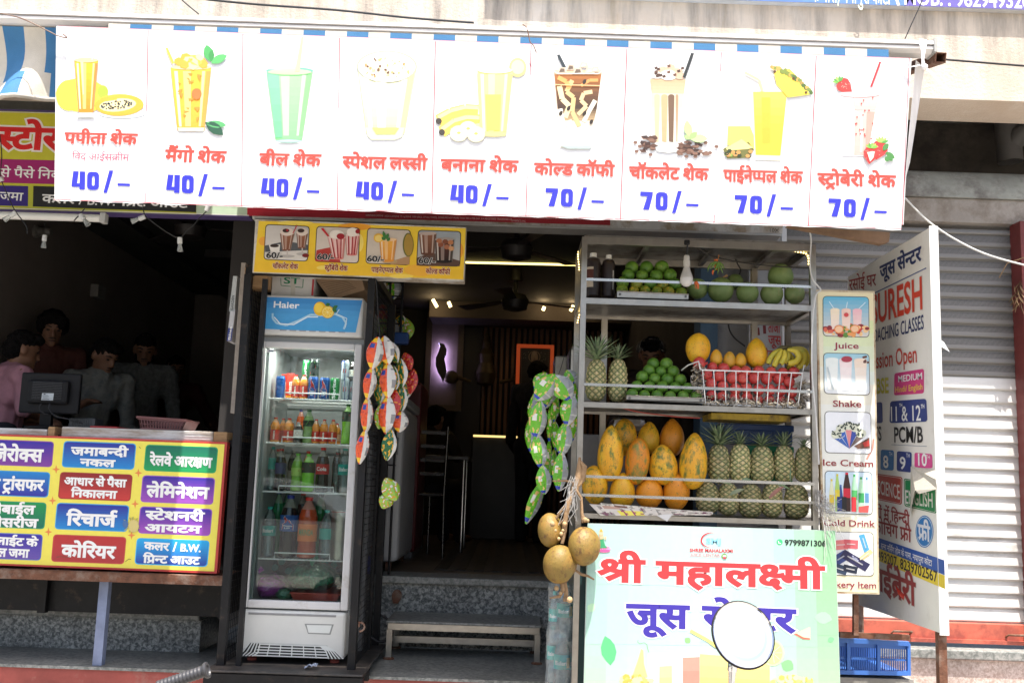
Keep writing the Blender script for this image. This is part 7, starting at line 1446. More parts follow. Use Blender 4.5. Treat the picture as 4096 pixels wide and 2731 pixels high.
def rows(spec,crop,sc,dy0,nm,me,pile,grp,alt=None):
 nrow=len(spec)
 for r,row in enumerate(spec):
  for i,(x,y,d)in enumerate(row):
   Y=dy0+.035*(nrow-1-r);c=P(*crop(x,y),Y);rad=d/2/sc*Y/FPX
   rn='top row' if r==0 else 'bottom row' if r==nrow-1 else ORD[r]+' row'
   pos='left end' if i==0 else 'right end' if i==len(row)-1 else ORD[i]+' from left'
   use=alt if alt is not None and(r==nrow-1 or(r==nrow-2 and i in(1,3)))else me
   place(use,'sweet_lime','%s sweet lime, %s of the %s, in the %s'%('yellowish' if use is alt else 'green',pos,rn,pile),'sweet lime',c,rad,(rnd.random()*6,rnd.random()*6,rnd.random()*6),grp)
rows([[(535,402,130),(672,402,132),(816,397,135)],[(500,470,125),(630,478,118),(765,478,128),(895,472,127)],[(448,545,120),(580,560,118),(708,555,122),(824,567,108),(942,562,122)],[(443,607,112),(553,620,98),(660,620,105),(770,625,105),(885,632,112),(1000,638,112)]],D2,2.352,4.64,'sweet_lime',LIM,'upper tray pile','sweet limes piled on the upper tray',LIM2)
rows([[(613,305,98),(716,306,104)],[(580,357,98),(672,366,90),(770,365,98)],[(526,405,98),(624,422,94),(724,428,100),(826,430,98)],[(486,478,92),(584,483,92),(683,485,98),(786,492,96),(884,498,95)],[(449,543,94),(544,553,92),(643,555,96),(746,562,94),(848,562,98),(949,568,98)]],D3,1.96,4.64,'sweet_lime',LIM,'middle tray pile','sweet limes piled on the middle tray')
def tray(quad,label,Y=4.575):
 p=[P(*q,Y)for q in quad];r=thing('steel_tray',label,'tray',tuple(p[3]));th=.004
 m=MB();m.prism(p,(0,th,0));m.box((p[3].x,Y,p[3].z),(p[2].x,Y+.3,p[3].z+.004));m.box((p[3].x,Y+th,p[3].z+.004),(p[3].x+th,Y+.3,p[0].z));m.box((p[2].x-th,Y+th,p[3].z+.004),(p[2].x,Y+.3,p[1].z));m.build('tray_body',STEEL,r)
 m=MB();m.tube([p[0]+Vector((0,-.001,0)),p[1]+Vector((0,-.001,0))],.003,6);m.build('rolled_edge',STEEL,r)
 m=MB()
 for q in(p[0].lerp(p[2],.04)+Vector((0,0,.0)),p[1].lerp(p[3],.04)):m.lathe([(.006,0),(.006,.002)],(q.x,Y-.001,(p[0].z+p[3].z)/2),8,M=Matrix.Rotation(pi/2,4,'X'))
 m.build('rivets',mat('dark_rivet',(.1,.1,.1),.5),r)
tray([D2(397,622),D2(1068,652),D2(1066,700),D2(396,678)],'shallow steel tray under the upper pile of sweet limes')
tray([D3(404,552),D3(1010,574),D3(1009,612),D3(404,588)],'shallow steel tray under the middle pile of sweet limes')
# big green fruit
BM=mesh_of(lumpy(28,20,lambda v:v*(1+.03*noise.noise(v*1.5))),'wood_apple',BAEL)
for x,y,d,Y,lab in((1150,598,200,4.72,'large round green wood apple behind the hanging bulb'),(1372,612,244,4.7,'largest round green wood apple, with a dry stem, right of the bulb'),(1507,536,156,4.84,'small green wood apple behind the two largest ones'),(1622,640,212,4.68,'round green wood apple in the middle of the front row'),(1852,650,216,4.68,'smooth green wood apple directly under the topmost one'),(1935,482,242,4.74,'topmost green wood apple resting on the others at the right'),(2067,650,192,4.68,'brown-scarred wood apple at the right end of the top shelf')):
 c=P(*D2(x,y),Y);o=place(BM,'wood_apple',lab,'wood apple',c,d/2/2.352*Y/FPX,(rnd.random()*6,rnd.random()*.6,rnd.random()*6),'wood apples on the top shelf')
 if d==244:
  mm=MB();mm.tube([(0,0,.95),(.1,-.1,1.1),(.3,-.15,1.22)],[.1,.07,.11],6);s_=mm.build('stem',WOOD);s_.parent=o;o.rotation_euler=(0,.15,0)
# pomegranates
def pm(v):
 r=1+.03*cos(atan2(v.y,v.x)*6)*(1-abs(v.z));return Vector((v.x*r,v.y*r,v.z*.95))
mb=lumpy(22,16,pm);mb.lathe([(.2,.9),(.17,1.02),(.26,1.2),(.23,1.2),(.1,1.0)],n=12);
PM=mesh_of(mb,'pomegranate',POME)
PG=[[(975,300,108),(1077,330,84),(1165,342,96),(1262,362,92),(1338,366,96),(1440,365,96),(1537,373,96),(1630,376,94),(1715,372,96)],[(1033,387,95),(1130,400,92),(1232,415,95),(1315,420,88),(1405,417,95),(1502,421,95),(1595,422,92),(1678,446,96)],[(1067,457,92),(1160,477,88),(1257,500,95),(1345,497,88),(1440,506,95),(1530,506,92),(1615,510,92),(1700,527,90)],[(1070,550,88),(1155,562,88),(1250,572,88),(1348,567,90),(1435,590,84),(1525,586,84),(1612,592,88),(1694,600,80)]]
for r,row in enumerate(PG):
 for i,(x,y,d)in enumerate(row):
  Y=4.635+(.01 if r%2 else 0)+(.035 if r==0 else 0);c=P(*D3(x,y),Y)
  pos='left end' if i==0 else 'right end' if i==len(row)-1 else ORD[i]+' from left';rn=('top row','second row','third row','bottom row')[r]
  lab='pale red pomegranate on the left corner of the white wire basket' if(r,i)==(0,0)else 'red pomegranate, %s of the %s, in the white wire basket'%(pos,rn)
  place(PM,'pomegranate',lab,'pomegranate',c,d/2/1.96*Y/FPX*.98,(rnd.uniform(-2.6,2.6),rnd.uniform(-2.6,2.6),rnd.random()*6),'pomegranates in the wire basket')
# wire basket
Yw=4.578;bk2=thing('wire_basket','white wire basket filled with red pomegranates on the middle shelf','basket',tuple(P(*D3(1380,640),Yw+.1)))
WW=mat('white_coated_wire');D_=Vector((0,.3,0))
top=[P(*D3(x,y),Yw)for x,y in((872,330),(905,302),(970,284),(982,345),(1000,352),(1390,364),(1785,377),(1795,318),(1828,312))]
top[0]+=Vector((0,.12,0));top[1]+=Vector((0,.05,0));top[-1]+=Vector((0,.04,0))
m=MB();m.tube(top,.0034,7);tl=[P(*D3(1000,352),Yw)+D_,P(*D3(1785,377),Yw)+D_];m.tube(tl,.004,6);m.build('rim',WW,bk2)
m=MB()
for j in range(10):
 t=j/9;a=P(*D3(1000+t*785+-0,352+25*t),Yw);b=P(*D3(1035+t*690,610+30*t),Yw);b.x=a.x*.35+b.x*.65;m.tube([a,b],.0024,6);m.tube([a+D_,b+D_],.0022,5)
a,b=P(*D3(1020,618),Yw),P(*D3(1735,645),Yw);m.tube([a,b],.0036,6);m.tube([a,a+D_,b+D_,b],.0036,6)
m.build('wire_grid',WW,bk2)
# shredded paper
m=MB()
for i in range(900):
 t=rnd.random()
 if t<.5:x,y,Y=rnd.uniform(1010,1790),615+(0)+rnd.gauss(10,14),4.585+rnd.random()*.03-.02*(rnd.random()<.3)
 elif t<.72:x,y,Y=965+rnd.gauss(0,26),rnd.uniform(330,600),4.6+rnd.random()*.08
 elif t<.88:x,y,Y=1770+rnd.gauss(0,18),rnd.uniform(440,640),4.6+rnd.random()*.08
 else:x,y,Y=rnd.uniform(1010,1760),rnd.uniform(560,630),4.6+rnd.random()*.02
 y+=(x-1400)*.03;c=P(*D3(x,y),Y);d=Vector((rnd.gauss(0,1),rnd.gauss(0,.5),rnd.gauss(0,.8))).normalized();w_=d.orthogonal().normalized()*rnd.uniform(.002,.0045);L_=rnd.uniform(.012,.03);bend=Vector((rnd.gauss(0,1),rnd.gauss(0,1),rnd.gauss(0,1)))*.006
 cc=rnd.choice([hx('b8b0a0'),hx('a8a090'),hx('8a8478'),hx('c8c0b0'),hx('5c564c'),hx('a89878')])
 pts=[c-d*L_/2,c+bend,c+d*L_/2]
 m.add([p_+s_*w_ for p_ in pts for s_ in(-1,1)],[(0,1,3,2),(2,3,5,4)],0,True,cc)
one('shredded_paper',m,TINT,'grey-brown shredded newspaper packed round the pomegranates in the basket','paper',kind='stuff')
# papayas
def pap(v,a=.12,pinch=.0):
 t=v.z;r=1-a*t+.02*cos(5*atan2(v.y,v.x));
 if t>.86:r*=1-(t-.86)*1.2*pinch
 return Vector((v.x*r,v.y*r,t*(1+.06*pinch*max(0,t-.8)*5)))
PP=[mesh_of(lumpy(30,24,lambda v,a=a_,p_=p__:pap(v+.02*Vector((noise.noise(v*1.3+Vector((a_*50,0,0))),noise.noise(v*1.3+Vector((0,a_*50,0))),0)),a,p_)),'papaya',mt)for a_,p__,mt in((.14,1.,PAPA),(-.06,.4,PAPA),(.1,1.6,PAPO),(.02,.6,PAPO))]
def papaya(crop,x,y,w_,h,Y,rot,k_,label,grp):
 sc=1.96;c=P(*crop(x,y),Y);s_=Y/FPX/sc/2;o=place(PP[k_],'papaya',label,'papaya',c,(w_*s_,w_*s_,h*s_),(.06,rot,rnd.random()*6),grp)
 m=MB();m.lathe([(.07,.985),(.08,1.02),(.05,1.04),(0,1.03)],n=8);q=m.build('stem_end',WOOD);q.parent=o;return o
GP='papayas on the bottom shelf'
papaya(D3,278,1010,202,424,4.66,.0,0,'tallest green-speckled papaya at the left of the upper papaya row',GP);papaya(D3,390,880,186,290,4.8,0,1,'green-patched papaya at the back, left of the three behind',GP)
papaya(D3,490,1068,190,362,4.66,-.05,3,'orange papaya with a flat grey stem end in the upper row',GP);papaya(D3,577,888,172,250,4.8,0,0,'green-mottled papaya at the back, middle of the three behind',GP)
papaya(D3,692,1098,222,306,4.67,.1,0,'short pointed yellow papaya in the upper papaya row',GP);papaya(D3,760,888,192,285,4.8,0,2,'orange brown-marked papaya at the back, right of the three behind',GP)
papaya(D3,930,1070,216,430,4.65,-.06,0,'long yellow papaya standing beside the pineapples',GP)
papaya(D3,155,1255,202,300,4.68,.1,1,'green-bottomed papaya in the lower row at the left post',GP);papaya(D3,370,1300,198,270,4.68,0,0,'green-patched papaya, second of the lower row',GP);papaya(D3,583,1320,214,235,4.68,-.15,3,'plain orange papaya, third of the lower row',GP);papaya(D3,795,1305,204,290,4.68,-.05,3,'yellow papaya with rail shadows at the right of the lower row',GP)
GQ='papayas above the pomegranate basket'
papaya(D3,965,188,192,248,4.72,0,1,'large orange papaya standing over the left end of the wire basket',GQ);papaya(D3,1423,222,168,240,4.72,-.1,0,'green-spotted papaya standing between the mangoes and the bananas',GQ)
MG=mesh_of(lumpy(22,18,lambda v:Vector((v.x*(1-.2*v.z)+.06*v.z*v.z,v.y*(1-.2*v.z),v.z))),'mango',MANG)
for x,y,w_,h,l_ in((1108,255,96,134,'yellow mango with a brown split beside the left papaya'),(1210,272,100,132,'yellow mango in the middle of the three'),(1298,276,92,120,'yellow mango with a black tip nearest the right papaya')):
 s_=4.7/FPX/1.96/2;place(MG,'mango',l_,'mango',P(*D3(x,y),4.7),(w_*s_,w_*s_,h*s_),(0,rnd.uniform(-.1,.1),rnd.random()*6),'mangoes above the wire basket')
# bananas
bb=thing('banana_bunch','bunch of yellow bananas with green tips lying over the right end of the wire basket','bananas',tuple(P(*D3(1630,185),4.7)))
def ban(pts,w_,dy):
 q=[P(*D3(x,y),4.68+dy+.0)for x,y in pts];out=[]
 for i in range(len(q)-1):
  a,b=q[i],q[i+1];pa=q[i-1]if i else a;pb=q[i+2]if i+2<len(q)else b
  for j in range(4):t=j/4;out.append(.5*((2*a)+(b-pa)*t+(2*pa-5*a+4*b-pb)*t*t+(3*a-pa-3*b+pb)*t**3))
 out.append(q[-1]);n_=len(out);r=w_/2/1.96*4.68/FPX
 rs=[r*min(1,.35+.65*min(1,i/(n_*.3)))*(1 if i<n_*.8 else 1-.75*((i-n_*.8)/(n_*.2))**2)for i in range(n_)]
 m=MB();m.tube(out,rs,8);o=m.build('banana',BANA,bb);m=MB();m.ball(out[-1],r*.28,6,5);m.build('tip',mat('banana_tip',(.03,.022,.015),.7),o)
for pts,w_,dy in(([(1620,190),(1575,215),(1535,255),(1515,305)],46,.0),([(1625,192),(1600,235),(1575,285),(1560,325)],44,-.02),([(1640,195),(1645,240),(1630,280),(1612,305)],44,-.03),([(1655,195),(1672,230),(1665,270),(1645,298)],40,-.01),([(1630,195),(1615,240),(1590,285),(1555,330)],42,.03),([(1665,192),(1730,205),(1755,245),(1735,285),(1670,300)],52,-.03),([(1670,185),(1765,198),(1800,250),(1780,310),(1735,338)],48,.0),([(1680,178),(1785,188),(1822,250),(1812,300),(1780,325)],44,.03),([(1660,195),(1690,240),(1710,290),(1690,330),(1660,335)],44,.02)):ban(pts,w_,dy)
m=MB();m.tube([P(*D3(x,y),4.7)for x,y in((1590,192),(1620,180),(1665,178),(1700,168))],[.008,.014,.012,.006],7);m.build('stem',mat('banana_stem',(.12,.1,.04),.7,var=.3),bb)
# pineapples
def pineapple_body():
 mb=MB();nu,nv=72,60;vs,cl=[],[]
 def surf(u,v):
  z=v*2-1;r=(1-abs(z)**3.2)**.42*(1-.1*z)if abs(z)<1 else 0.
  A=u*8+v*7.;B=u*8-v*7.;fa,fb=(A%1)-.5,(B%1)-.5;d=max(abs(fa),abs(fb))*2;d2=sqrt(fa*fa+fb*fb)*2
  h=.09*(1-d**2.6)+.08*max(0,1-d2*3.2)
  hsh=noise.noise((math.floor(A)*1.7,math.floor(B)*2.3,4.))
  return r*(1+h)-.04*d**6,z,d,d2,hsh
 for j in range(nv+1):
  for i in range(nu):
   r,z,d,d2,hs=surf(i/nu,.01+.98*j/nv);a=2*pi*i/nu;vs.append((r*cos(a),r*sin(a),z))
 fs,cs=[],[]
 for j in range(nv):
  for i in range(nu):
   fs.append([j*nu+i,j*nu+(i+1)%nu,(j+1)*nu+(i+1)%nu,(j+1)*nu+i]);r,z,d,d2,hs=surf((i+.5)/nu,.01+.98*(j+.5)/nv)
   c=lerp((.5,.39,.18),(.33,.34,.13),.5+hs*.9)
   if d2<.3:c=(.58,.45,.28)
   elif d>.86:c=(.1,.13,.06)
   elif d>.7:c=lerp(c,(.12,.15,.06),.6)
   cs.append(c)
 mb.add(vs,fs,0,True,None,cs);return mb
PINE=mat('pineapple_rind',attr=True,rough=.6,var=.4,rnd=.25,vscale=3.5,bump=.2,bscale=60)
PB=mesh_of(pineapple_body(),'pineapple_body',PINE)
PLEAF=mat('pineapple_leaf',(.13,.2,.1),.55,var=.25,vscale=12,dirt=(.25,.28,.18),dscale=6,rnd=.15)
def crown(seed,n=52,L=1.,spread=1.,dry=0):
 R=random.Random(seed);mb=MB()
 for i in range(n):
  t=i/n;a=i*2.39996+R.uniform(-.2,.2);el=radians(18+64*t)*1/spread;ln=L*(.45+.55*sin(pi*min(1,.25+t*.75)))*R.uniform(.85,1.1);w0=.085*L*(1-.35*t)
  base=Vector((.06*cos(a)*(1-t),.06*sin(a)*(1-t),.0+.3*L*t));d=Vector((cos(a)*cos(el),sin(a)*cos(el),sin(el)));side=Vector((-sin(a),cos(a),0));vs=[]
  for k_ in range(6):
   s_=k_/5;droop=Vector((cos(a),sin(a),-.5))*(.2*ln*s_*s_*(1-t*.6));p=base+d*ln*s_+droop;w_=w0*(1-s_**1.6)*(.75+.6*s_ if s_<.4 else 1);up_=d.cross(side).normalized()*w_*.35
   vs+=[p-side*w_+up_*-1*(-1),p,p+side*w_+up_]
  fs=[[3*k_,3*k_+1,3*k_+4,3*k_+3]for k_ in range(5)]+[[3*k_+1,3*k_+2,3*k_+5,3*k_+4]for k_ in range(5)];mb.add(vs,fs,0,True)
 return mb
CR=[mesh_of(crown(s_,n_,1.,sp),'pineapple_crown',PLEAF)for s_,n_,sp in((1,58,1.),(2,48,.85),(3,40,1.3),(4,30,.9))]
SK=mesh_of(crown(9,16,.55,2.2),'base_leaves',mat('dry_leaf',(.2,.19,.09),.7,var=.3,dirt=(.25,.16,.12),dscale=4))
def pine(x,y,w_,h,top,Y,label,k_,grp,base=False):
 s_=Y/FPX/1.96;c=P(*D3(x,y),Y);r=thing('pineapple',label,'pineapple',tuple(c),grp)
 o=place(PB,'body',None,None,(0,0,0),(w_*s_/2/1.08,w_*s_/2/1.08,h*s_/2),(rnd.uniform(-.05,.05),rnd.uniform(-.07,.07),rnd.random()*6),parent=r)
 if top is not None:L_=(y-h/2-top)*s_/1.0;place(CR[k_],'crown',None,None,(0,0,h*s_/2*.93),(max(L_*.82,w_*s_*.7),)*2+(L_*.84,),(0,0,rnd.random()*6),parent=r)
 if base:place(SK,'base_leaves',None,None,(0,-.01,-h*s_/2*.9),(w_*s_*.9,w_*s_*.9,w_*s_*.5),(pi*.96,0,rnd.random()*6),parent=r)
GN='pineapples on the stall'
pine(165,432,162,335,-5,4.68,'large pineapple with the tallest green crown at the left of the middle shelf',0,GN);pine(335,434,152,345,100,4.7,'pineapple with a shorter crown beside the left pineapple on the middle shelf',1,GN,True)
for x,y,w_,h,t_,k_,l_ in((1128,1085,172,300,695,0,'pineapple with the tallest spreading crown, beside the long yellow papaya'),(1292,1078,168,296,785,1,'pineapple with a dark short crown, second of the upper pineapple row'),(1465,1092,184,292,768,2,'pineapple with an upright pale crown in the middle of the upper pineapple row'),(1638,1086,162,286,785,1,'pineapple with a drooping crown, fourth of the upper pineapple row'),(1797,1090,150,280,850,3,'slim pineapple with a small narrow crown at the right post')):pine(x,y,w_,h,t_,4.68,l_,k_,GN,True)
for i,(x,y,w_,h)in enumerate(((1040,1350,180,245),(1200,1362,162,252),(1375,1376,182,258),(1545,1372,162,262),(1735,1382,188,262))):pine(x,y,w_,h,None,4.68,'crownless pineapple, %s of the bottom pineapple row'%('left end','second','middle','fourth','right end')[i],0,GN,True)
# loose leaves lying on the rails
for i,(pts,c,l_)in enumerate((([(1120,1205),(1160,1225),(1240,1250)],'g','loose green leaf hanging over the upper guard rail at the left pineapples'),([(1520,1355),(1570,1300),(1640,1262)],'r','pink-tinged loose leaf sticking out between the lower pineapples'),([(1560,1225),(1620,1250),(1690,1285)],'g','loose green leaf crossing the guard rail at the right pineapples'),([(1215,1330),(1260,1295),(1330,1285)],'g','narrow loose green leaf lying over the lower pineapples'),([(1690,1240),(1685,1180),(1695,1110)],'g','upright green leaf standing against the upper right pineapples'),([(1380,1215),(1330,1200),(1290,1235)],'g','short loose green leaf on the guard rail under the middle pineapple'))):
 q=[P(*D3(x,y),4.58)for x,y in pts];m=MB();vs=[]
 for j in range(7):
  t=j/6;p=q[0].lerp(q[1],t).lerp(q[1].lerp(q[2],t),t);w_=.008*sin(pi*min(1,t*.9+.1))+.001;vs+=[p+Vector((-w_*.4,0,w_)),p+Vector((0,-.004,0)),p+Vector((w_*.4,0,-w_))]
 m.add(vs,[[3*j,3*j+1,3*j+4,3*j+3]for j in range(6)]+[[3*j+1,3*j+2,3*j+5,3*j+4]for j in range(6)],0,True);one('loose_leaf',m,PLEAF if c=='g' else mat('pink_leaf',(.3,.14,.11),.6,var=.2),l_,'leaf')
# newspaper
m=MB();NW=lambda u,v:P(*lerp(lerp(D3(110,1400),D3(1080,1462),u),lerp(D3(200,1492),D3(1060,1490),u),v),4.55-.03*v+.006*noise.noise((u*9,v*4,0)))
def ncol(u,v):
 h=noise.noise((u*23,v*3,7));
 if .18<u<.4 and v>.45:return hx('d8cc50')if h<.25 else hx('8a2a5c')
 if .1<u<.24 and v<.4:return hx('a88878')
 return hx('c4beb4')if h<.12 else hx('8c8880')if h<.4 else hx('6a3a50')
m.sheet(NW,64,8,0,ncol);nw=thing('newspaper','folded printed newspaper lying along the front edge of the bottom shelf','newspaper',tuple(NW(.4,.5)));m.build('folded_sheet',INK,nw)
m=MB();p=[P(*D3(x,y),4.51)for x,y in((640,1490),(768,1478),(722,1538))];m.prism(p,(0,.001,0),col=hx('c8c8c8'));m.build('hanging_corner',INK,nw)
m=MB();m.sheet(lambda u,v:P(*lerp(lerp(D3(195,1392),D3(1085,1468),u),lerp(D3(215,1425),D3(1078,1486),u),v),4.545+.003*noise.noise((u*12,v,3))),60,3,0,lambda u,v:hx('6c4a40')if .12<u<.24 and v>.3 else(hx('c8c4ba')if noise.noise((u*40,v*9,1))<.2 else hx('98948c')));m.build('top_sheet',INK,nw)
# bottles of syrup, bulb, charm
for x,t_,b_,w_,l_ in((165,250,678,146,'larger dark syrup bottle with white cap and paper label beside the left post'),(310,268,684,126,'smaller dark syrup bottle with white cap, next to the sweet limes')):
 Y=4.68;c=P(*D2(x,b_),Y);s_=Y/FPX/2.352;h=(b_-t_)*s_;r=w_/2*s_;rt=thing('syrup_bottle',l_,'bottle',tuple(c),'dark syrup bottles');m=MB();m.lathe([(r*.9,0),(r,.006),(r,h*.78),(r*.85,h*.86),(r*.42,h*.9),(r*.4,h*.92)],c,24);m.build('bottle_body',mat('dark_syrup',(.018,.011,.012),.35,var=.1),rt)
 m=MB();m.lathe([(r*.46,h*.905),(r*.46,h*.995),(r*.42,h),(0,h)],c,20);m.build('cap',WHITEP,rt);m=MB()
 a0,a1_,v0,v1,cc=(-2.6,-1.6,.2,.66,'b0a494')if x==165 else(-.95,-.72,.17,.62,'a8a8a8')
 for q in range(6):
  aa,ab=a0+(a1_-a0)*q/6,a0+(a1_-a0)*(q+1)/6;rr_=r*1.006
  for z0_,z1_,c2 in((v0,v0+(v1-v0)*.45,cc),(v0+(v1-v0)*.45,v1-(v1-v0)*.12,'4a1c14' if x==165 else cc),(v1-(v1-v0)*.12,v1,cc)):m.add([(c.x+rr_*cos(aa),c.y+rr_*sin(aa),c.z+h*z0_),(c.x+rr_*cos(ab),c.y+rr_*sin(ab),c.z+h*z0_),(c.x+rr_*cos(ab),c.y+rr_*sin(ab),c.z+h*z1_),(c.x+rr_*cos(aa),c.y+rr_*sin(aa),c.z+h*z1_)],[(0,1,2,3)],0,True,hx(c2))
 m.build('paper_label',INK,rt)
Yb_=4.52;bl=thing('hanging_light_bulb','unlit white bulb in a white holder hanging in front of the top shelf','light bulb',tuple(P(*D2(1056,200),Yb_)));s_=Yb_/FPX/2.352
def bl_z(y):return P(*D2(1050,y),Yb_).z
cx=P(*D2(1050,430),Yb_).x
m=MB();m.lathe([(62*s_,bl_z(500)),(60*s_,bl_z(530)),(46*s_,bl_z(560)),(22*s_,bl_z(577)),(0,bl_z(580))][::-1],(cx,Yb_,0),24);m.build('diffuser',mat('milky_bulb',(.55,.54,.52),.35,var=.03),bl)
m=MB();m.lathe([(62*s_,bl_z(500)),(56*s_,bl_z(478)),(38*s_,bl_z(430)),(32*s_,bl_z(405)),(27*s_,bl_z(402)),(27*s_,bl_z(386))],(cx,Yb_,0),24);m.build('bulb_body',mat('aged_white_plastic',(.5,.48,.44),.4,var=.1),bl)
m=MB();m.lathe([(33*s_,bl_z(386)),(33*s_,bl_z(335)),(29*s_,bl_z(330)),(29*s_,bl_z(300)),(22*s_,bl_z(286)),(6*s_,bl_z(282))],(cx,Yb_,0),20);m.build('holder',mat('aged_white_plastic'),bl)
m=MB();m.tube([(cx,Yb_,bl_z(284)),(cx+.002,Yb_,bl_z(230)),P(*D2(1062,175),Yb_)],.0035,6);m.build('cord',CABLE,bl)
m=MB();m.rbox(P(*D2(1030,185),4.53),P(*D2(1075,148),4.55),.004);m.build('junction',BLACKM,bl)
one('power_cable',wire([D2(1070,180),D2(1180,235),D2(1290,290),D2(1420,325),D2(1620,360),D2(1900,390),D2(2090,400),D2(2240,405)],4.62,.0032),CABLE,'black cable sagging from above the bulb to the right end of the stall','cable')
one('back_cable',wire([D2(1505,300),D2(1530,370),D2(1558,420),D2(1545,470)],4.9,.004),CABLE,'short black cable hanging behind the upper wood apples','cable')
one('wall_cable',wire([D2(1462,805),D2(1445,900),D2(1452,980),D2(1500,1060),D2(1600,1140)],5.6,.005),CABLE,'black cable looping down the pale pier behind the papayas','cable')
ch=thing('chilli_lemon_charm','hanging charm of green chillies tied round an orange lemon under the stall roof','charm',tuple(P(*D2(1350,280),4.6)));s_=4.6/FPX/2.352
m=MB();m.tube([P(*D2(1355,280),4.6),P(*D2(1350,305),4.6),P(*D2(1340,345),4.6)],.0016,4);m.build('string',mat('orange_string',(.5,.2,.05),.8),ch)
m=MB();m.ball(P(*D2(1340,392),4.6),(30*s_,30*s_,36*s_),14,10);m.build('lemon',mat('shrivelled_lemon',(.6,.25,.03),.5,var=.2),ch)
CHG,CHR=mat('green_chilli',(.1,.2,.03),.35),mat('red_chilli',(.55,.11,.02),.4)
for pts,c_ in(([(1320,350),(1280,365),(1255,400),(1250,440)],0),([(1330,350),(1300,375),(1275,420)],0),([(1345,350),(1330,400),(1300,450)],0),([(1350,350),(1370,400),(1395,460)],0),([(1355,350),(1385,375),(1408,420)],0),([(1345,355),(1350,420),(1340,465)],0),([(1300,425),(1295,450),(1298,470)],1),([(1340,330),(1310,330),(1320,340)],1)):
 m=MB();q=[P(*D2(x,y),4.585)for x,y in pts];m.tube(q,[.0045]+[.005]*(len(q)-2)+[.001],6);m.build('chilli',CHR if c_ else CHG,ch)
m=MB();q=[P(*D2(x,y),4.525)for x,y in((1125,540),(1140,535),(1155,560),(1160,600))];m.tube(q,[.004,.007,.007,.004],6);m.tube([P(*D2(1128,545),4.525),P(*D2(1135,580),4.525),P(*D2(1140,600),4.525)],.002,5);one('dried_chilli',m,CHR,'dried orange chilli hooked over the top guard rail right of the bulb','chilli')
# crates behind the pineapples and a yellow tray under the middle shelf
def pbox(q0,q1,Y,dep,name,label,mt,cat,ribs=0):
 a,b=P(*q0,Y),P(*q1,Y);r=thing(name,label,cat,((a.x+b.x)/2,Y,b.z));m=MB();m.rbox((a.x,Y,b.z),(b.x,Y+dep,a.z),.006);m.build('crate_body',mt,r)
 m=MB();m.rbox((a.x-.006,Y-.006,a.z-.03),(b.x+.006,Y+dep+.006,a.z+.002),.005)
 for j in range(ribs):x=a.x+(b.x-a.x)*(j+.5)/ribs;m.box((x-.006,Y-.005,b.z+.01),(x+.006,Y+.001,a.z-.031))
 m.build('crate_rim',mt,r);return r
BLC=mat('deep_blue_plastic',(.01,.05,.2),.4);GRC=mat('green_plastic',(.01,.25,.1),.4)
gb=P(*D3(1500,945),4.9).z
pbox(D3(1340,945),D3(1708,1240),4.88,.08,'plastic_crate','green plastic crate standing behind the pineapples under the blue crate',GRC,'crate',5);pbox(D3(1150,772),D3(1708,942),4.86,.1,'plastic_crate','deep blue plastic crate stacked on the green one behind the pineapple crowns',BLC,'crate',6)
pbox(D3(1075,688),D3(1680,748),4.72,.2,'plastic_crate','worn yellow plastic tray hanging under the middle shelf',mat('worn_yellow_plastic',(.45,.32,.03),.5,dirt=(.15,.1,.03),dscale=8),'crate')
one('twisted_wire',wire([D3(380,652),D3(500,680),D3(650,700),D3(800,718),D3(980,728)],4.6,.0028),mat('red_wire',(.3,.03,.02),.6),'thin twisted red wire hanging under the middle shelf','wire')
# coconuts on the left post
cc=thing('coconut_bunch','bunch of three green-brown coconuts hanging by dry fibres from the left stall post','coconuts',tuple(P(*C3(380,400),4.46)))
CM=mesh_of(lumpy(30,22,lambda v:Vector((v.x,v.y,v.z))*(1+.06*cos(3*atan2(v.y,v.x))*(1-v.z*v.z)*.5+(.05*v.z*v.z if v.z<0 else 0))),'coconut',COCO)
for x,y,w_,h,ry in((232,635,150,200,.2),(287,842,196,222,.1),(437,732,194,226,.25)):
 Y=4.44 if x!=232 else 4.48;s_=Y/FPX/1.5205/2;o=place(CM,'coconut',None,None,P(*C3(x,y),Y)-cc.location,(w_*s_,w_*s_,h*s_),(.15,ry,rnd.random()*6),parent=cc)
HUSK=mat('dry_husk_fibre',(.3,.19,.1),.85,var=.35,vscale=30,bump=.4)
def br_(pts,r,Y=4.45):
 m=MB();m.tube([P(*C3(x,y),Y+rnd.uniform(-.012,.012))for x,y in pts],r,6);return m
for pts,r in(([(412,195),(405,300),(380,400),(345,470),(330,540),(318,640),(305,720)],[.006,.016,.02,.014,.012,.012,.008]),([(415,215),(438,250),(425,330),(405,370)],[.004,.014,.016,.006]),([(245,338),(330,338),(380,350)],[.003,.005,.006]),([(380,380),(420,440),(425,540),(440,590)],[.008,.007,.008,.014]),([(345,470),(300,520),(260,580),(255,660)],[.01,.006,.006,.004]),([(300,930),(310,1000),(290,1040),(230,1050)],[.01,.011,.008,.003]),([(320,940),(330,1010),(325,1070)],[.009,.01,.012]),([(370,870),(420,905),(460,915),(500,938)],[.004,.007,.006,.004]),([(390,830),(380,880),(330,940),(310,960)],[.008,.008,.009,.008]),([(330,560),(290,600),(250,600)],[.008,.006,.005])):br_(pts,r).build('stalk',HUSK,cc)
m=MB()
for p in((245,600),(262,640),(300,660),(285,690),(320,600),(310,640),(270,990),(295,1020),(445,575),(460,580),(350,1060)):m.ball(P(*C3(*p),4.435),rnd.uniform(.006,.014),7,5)
m.build('husk_stubs',mat('pale_husk',(.45,.3,.15),.8,var=.3),cc)
m=MB()
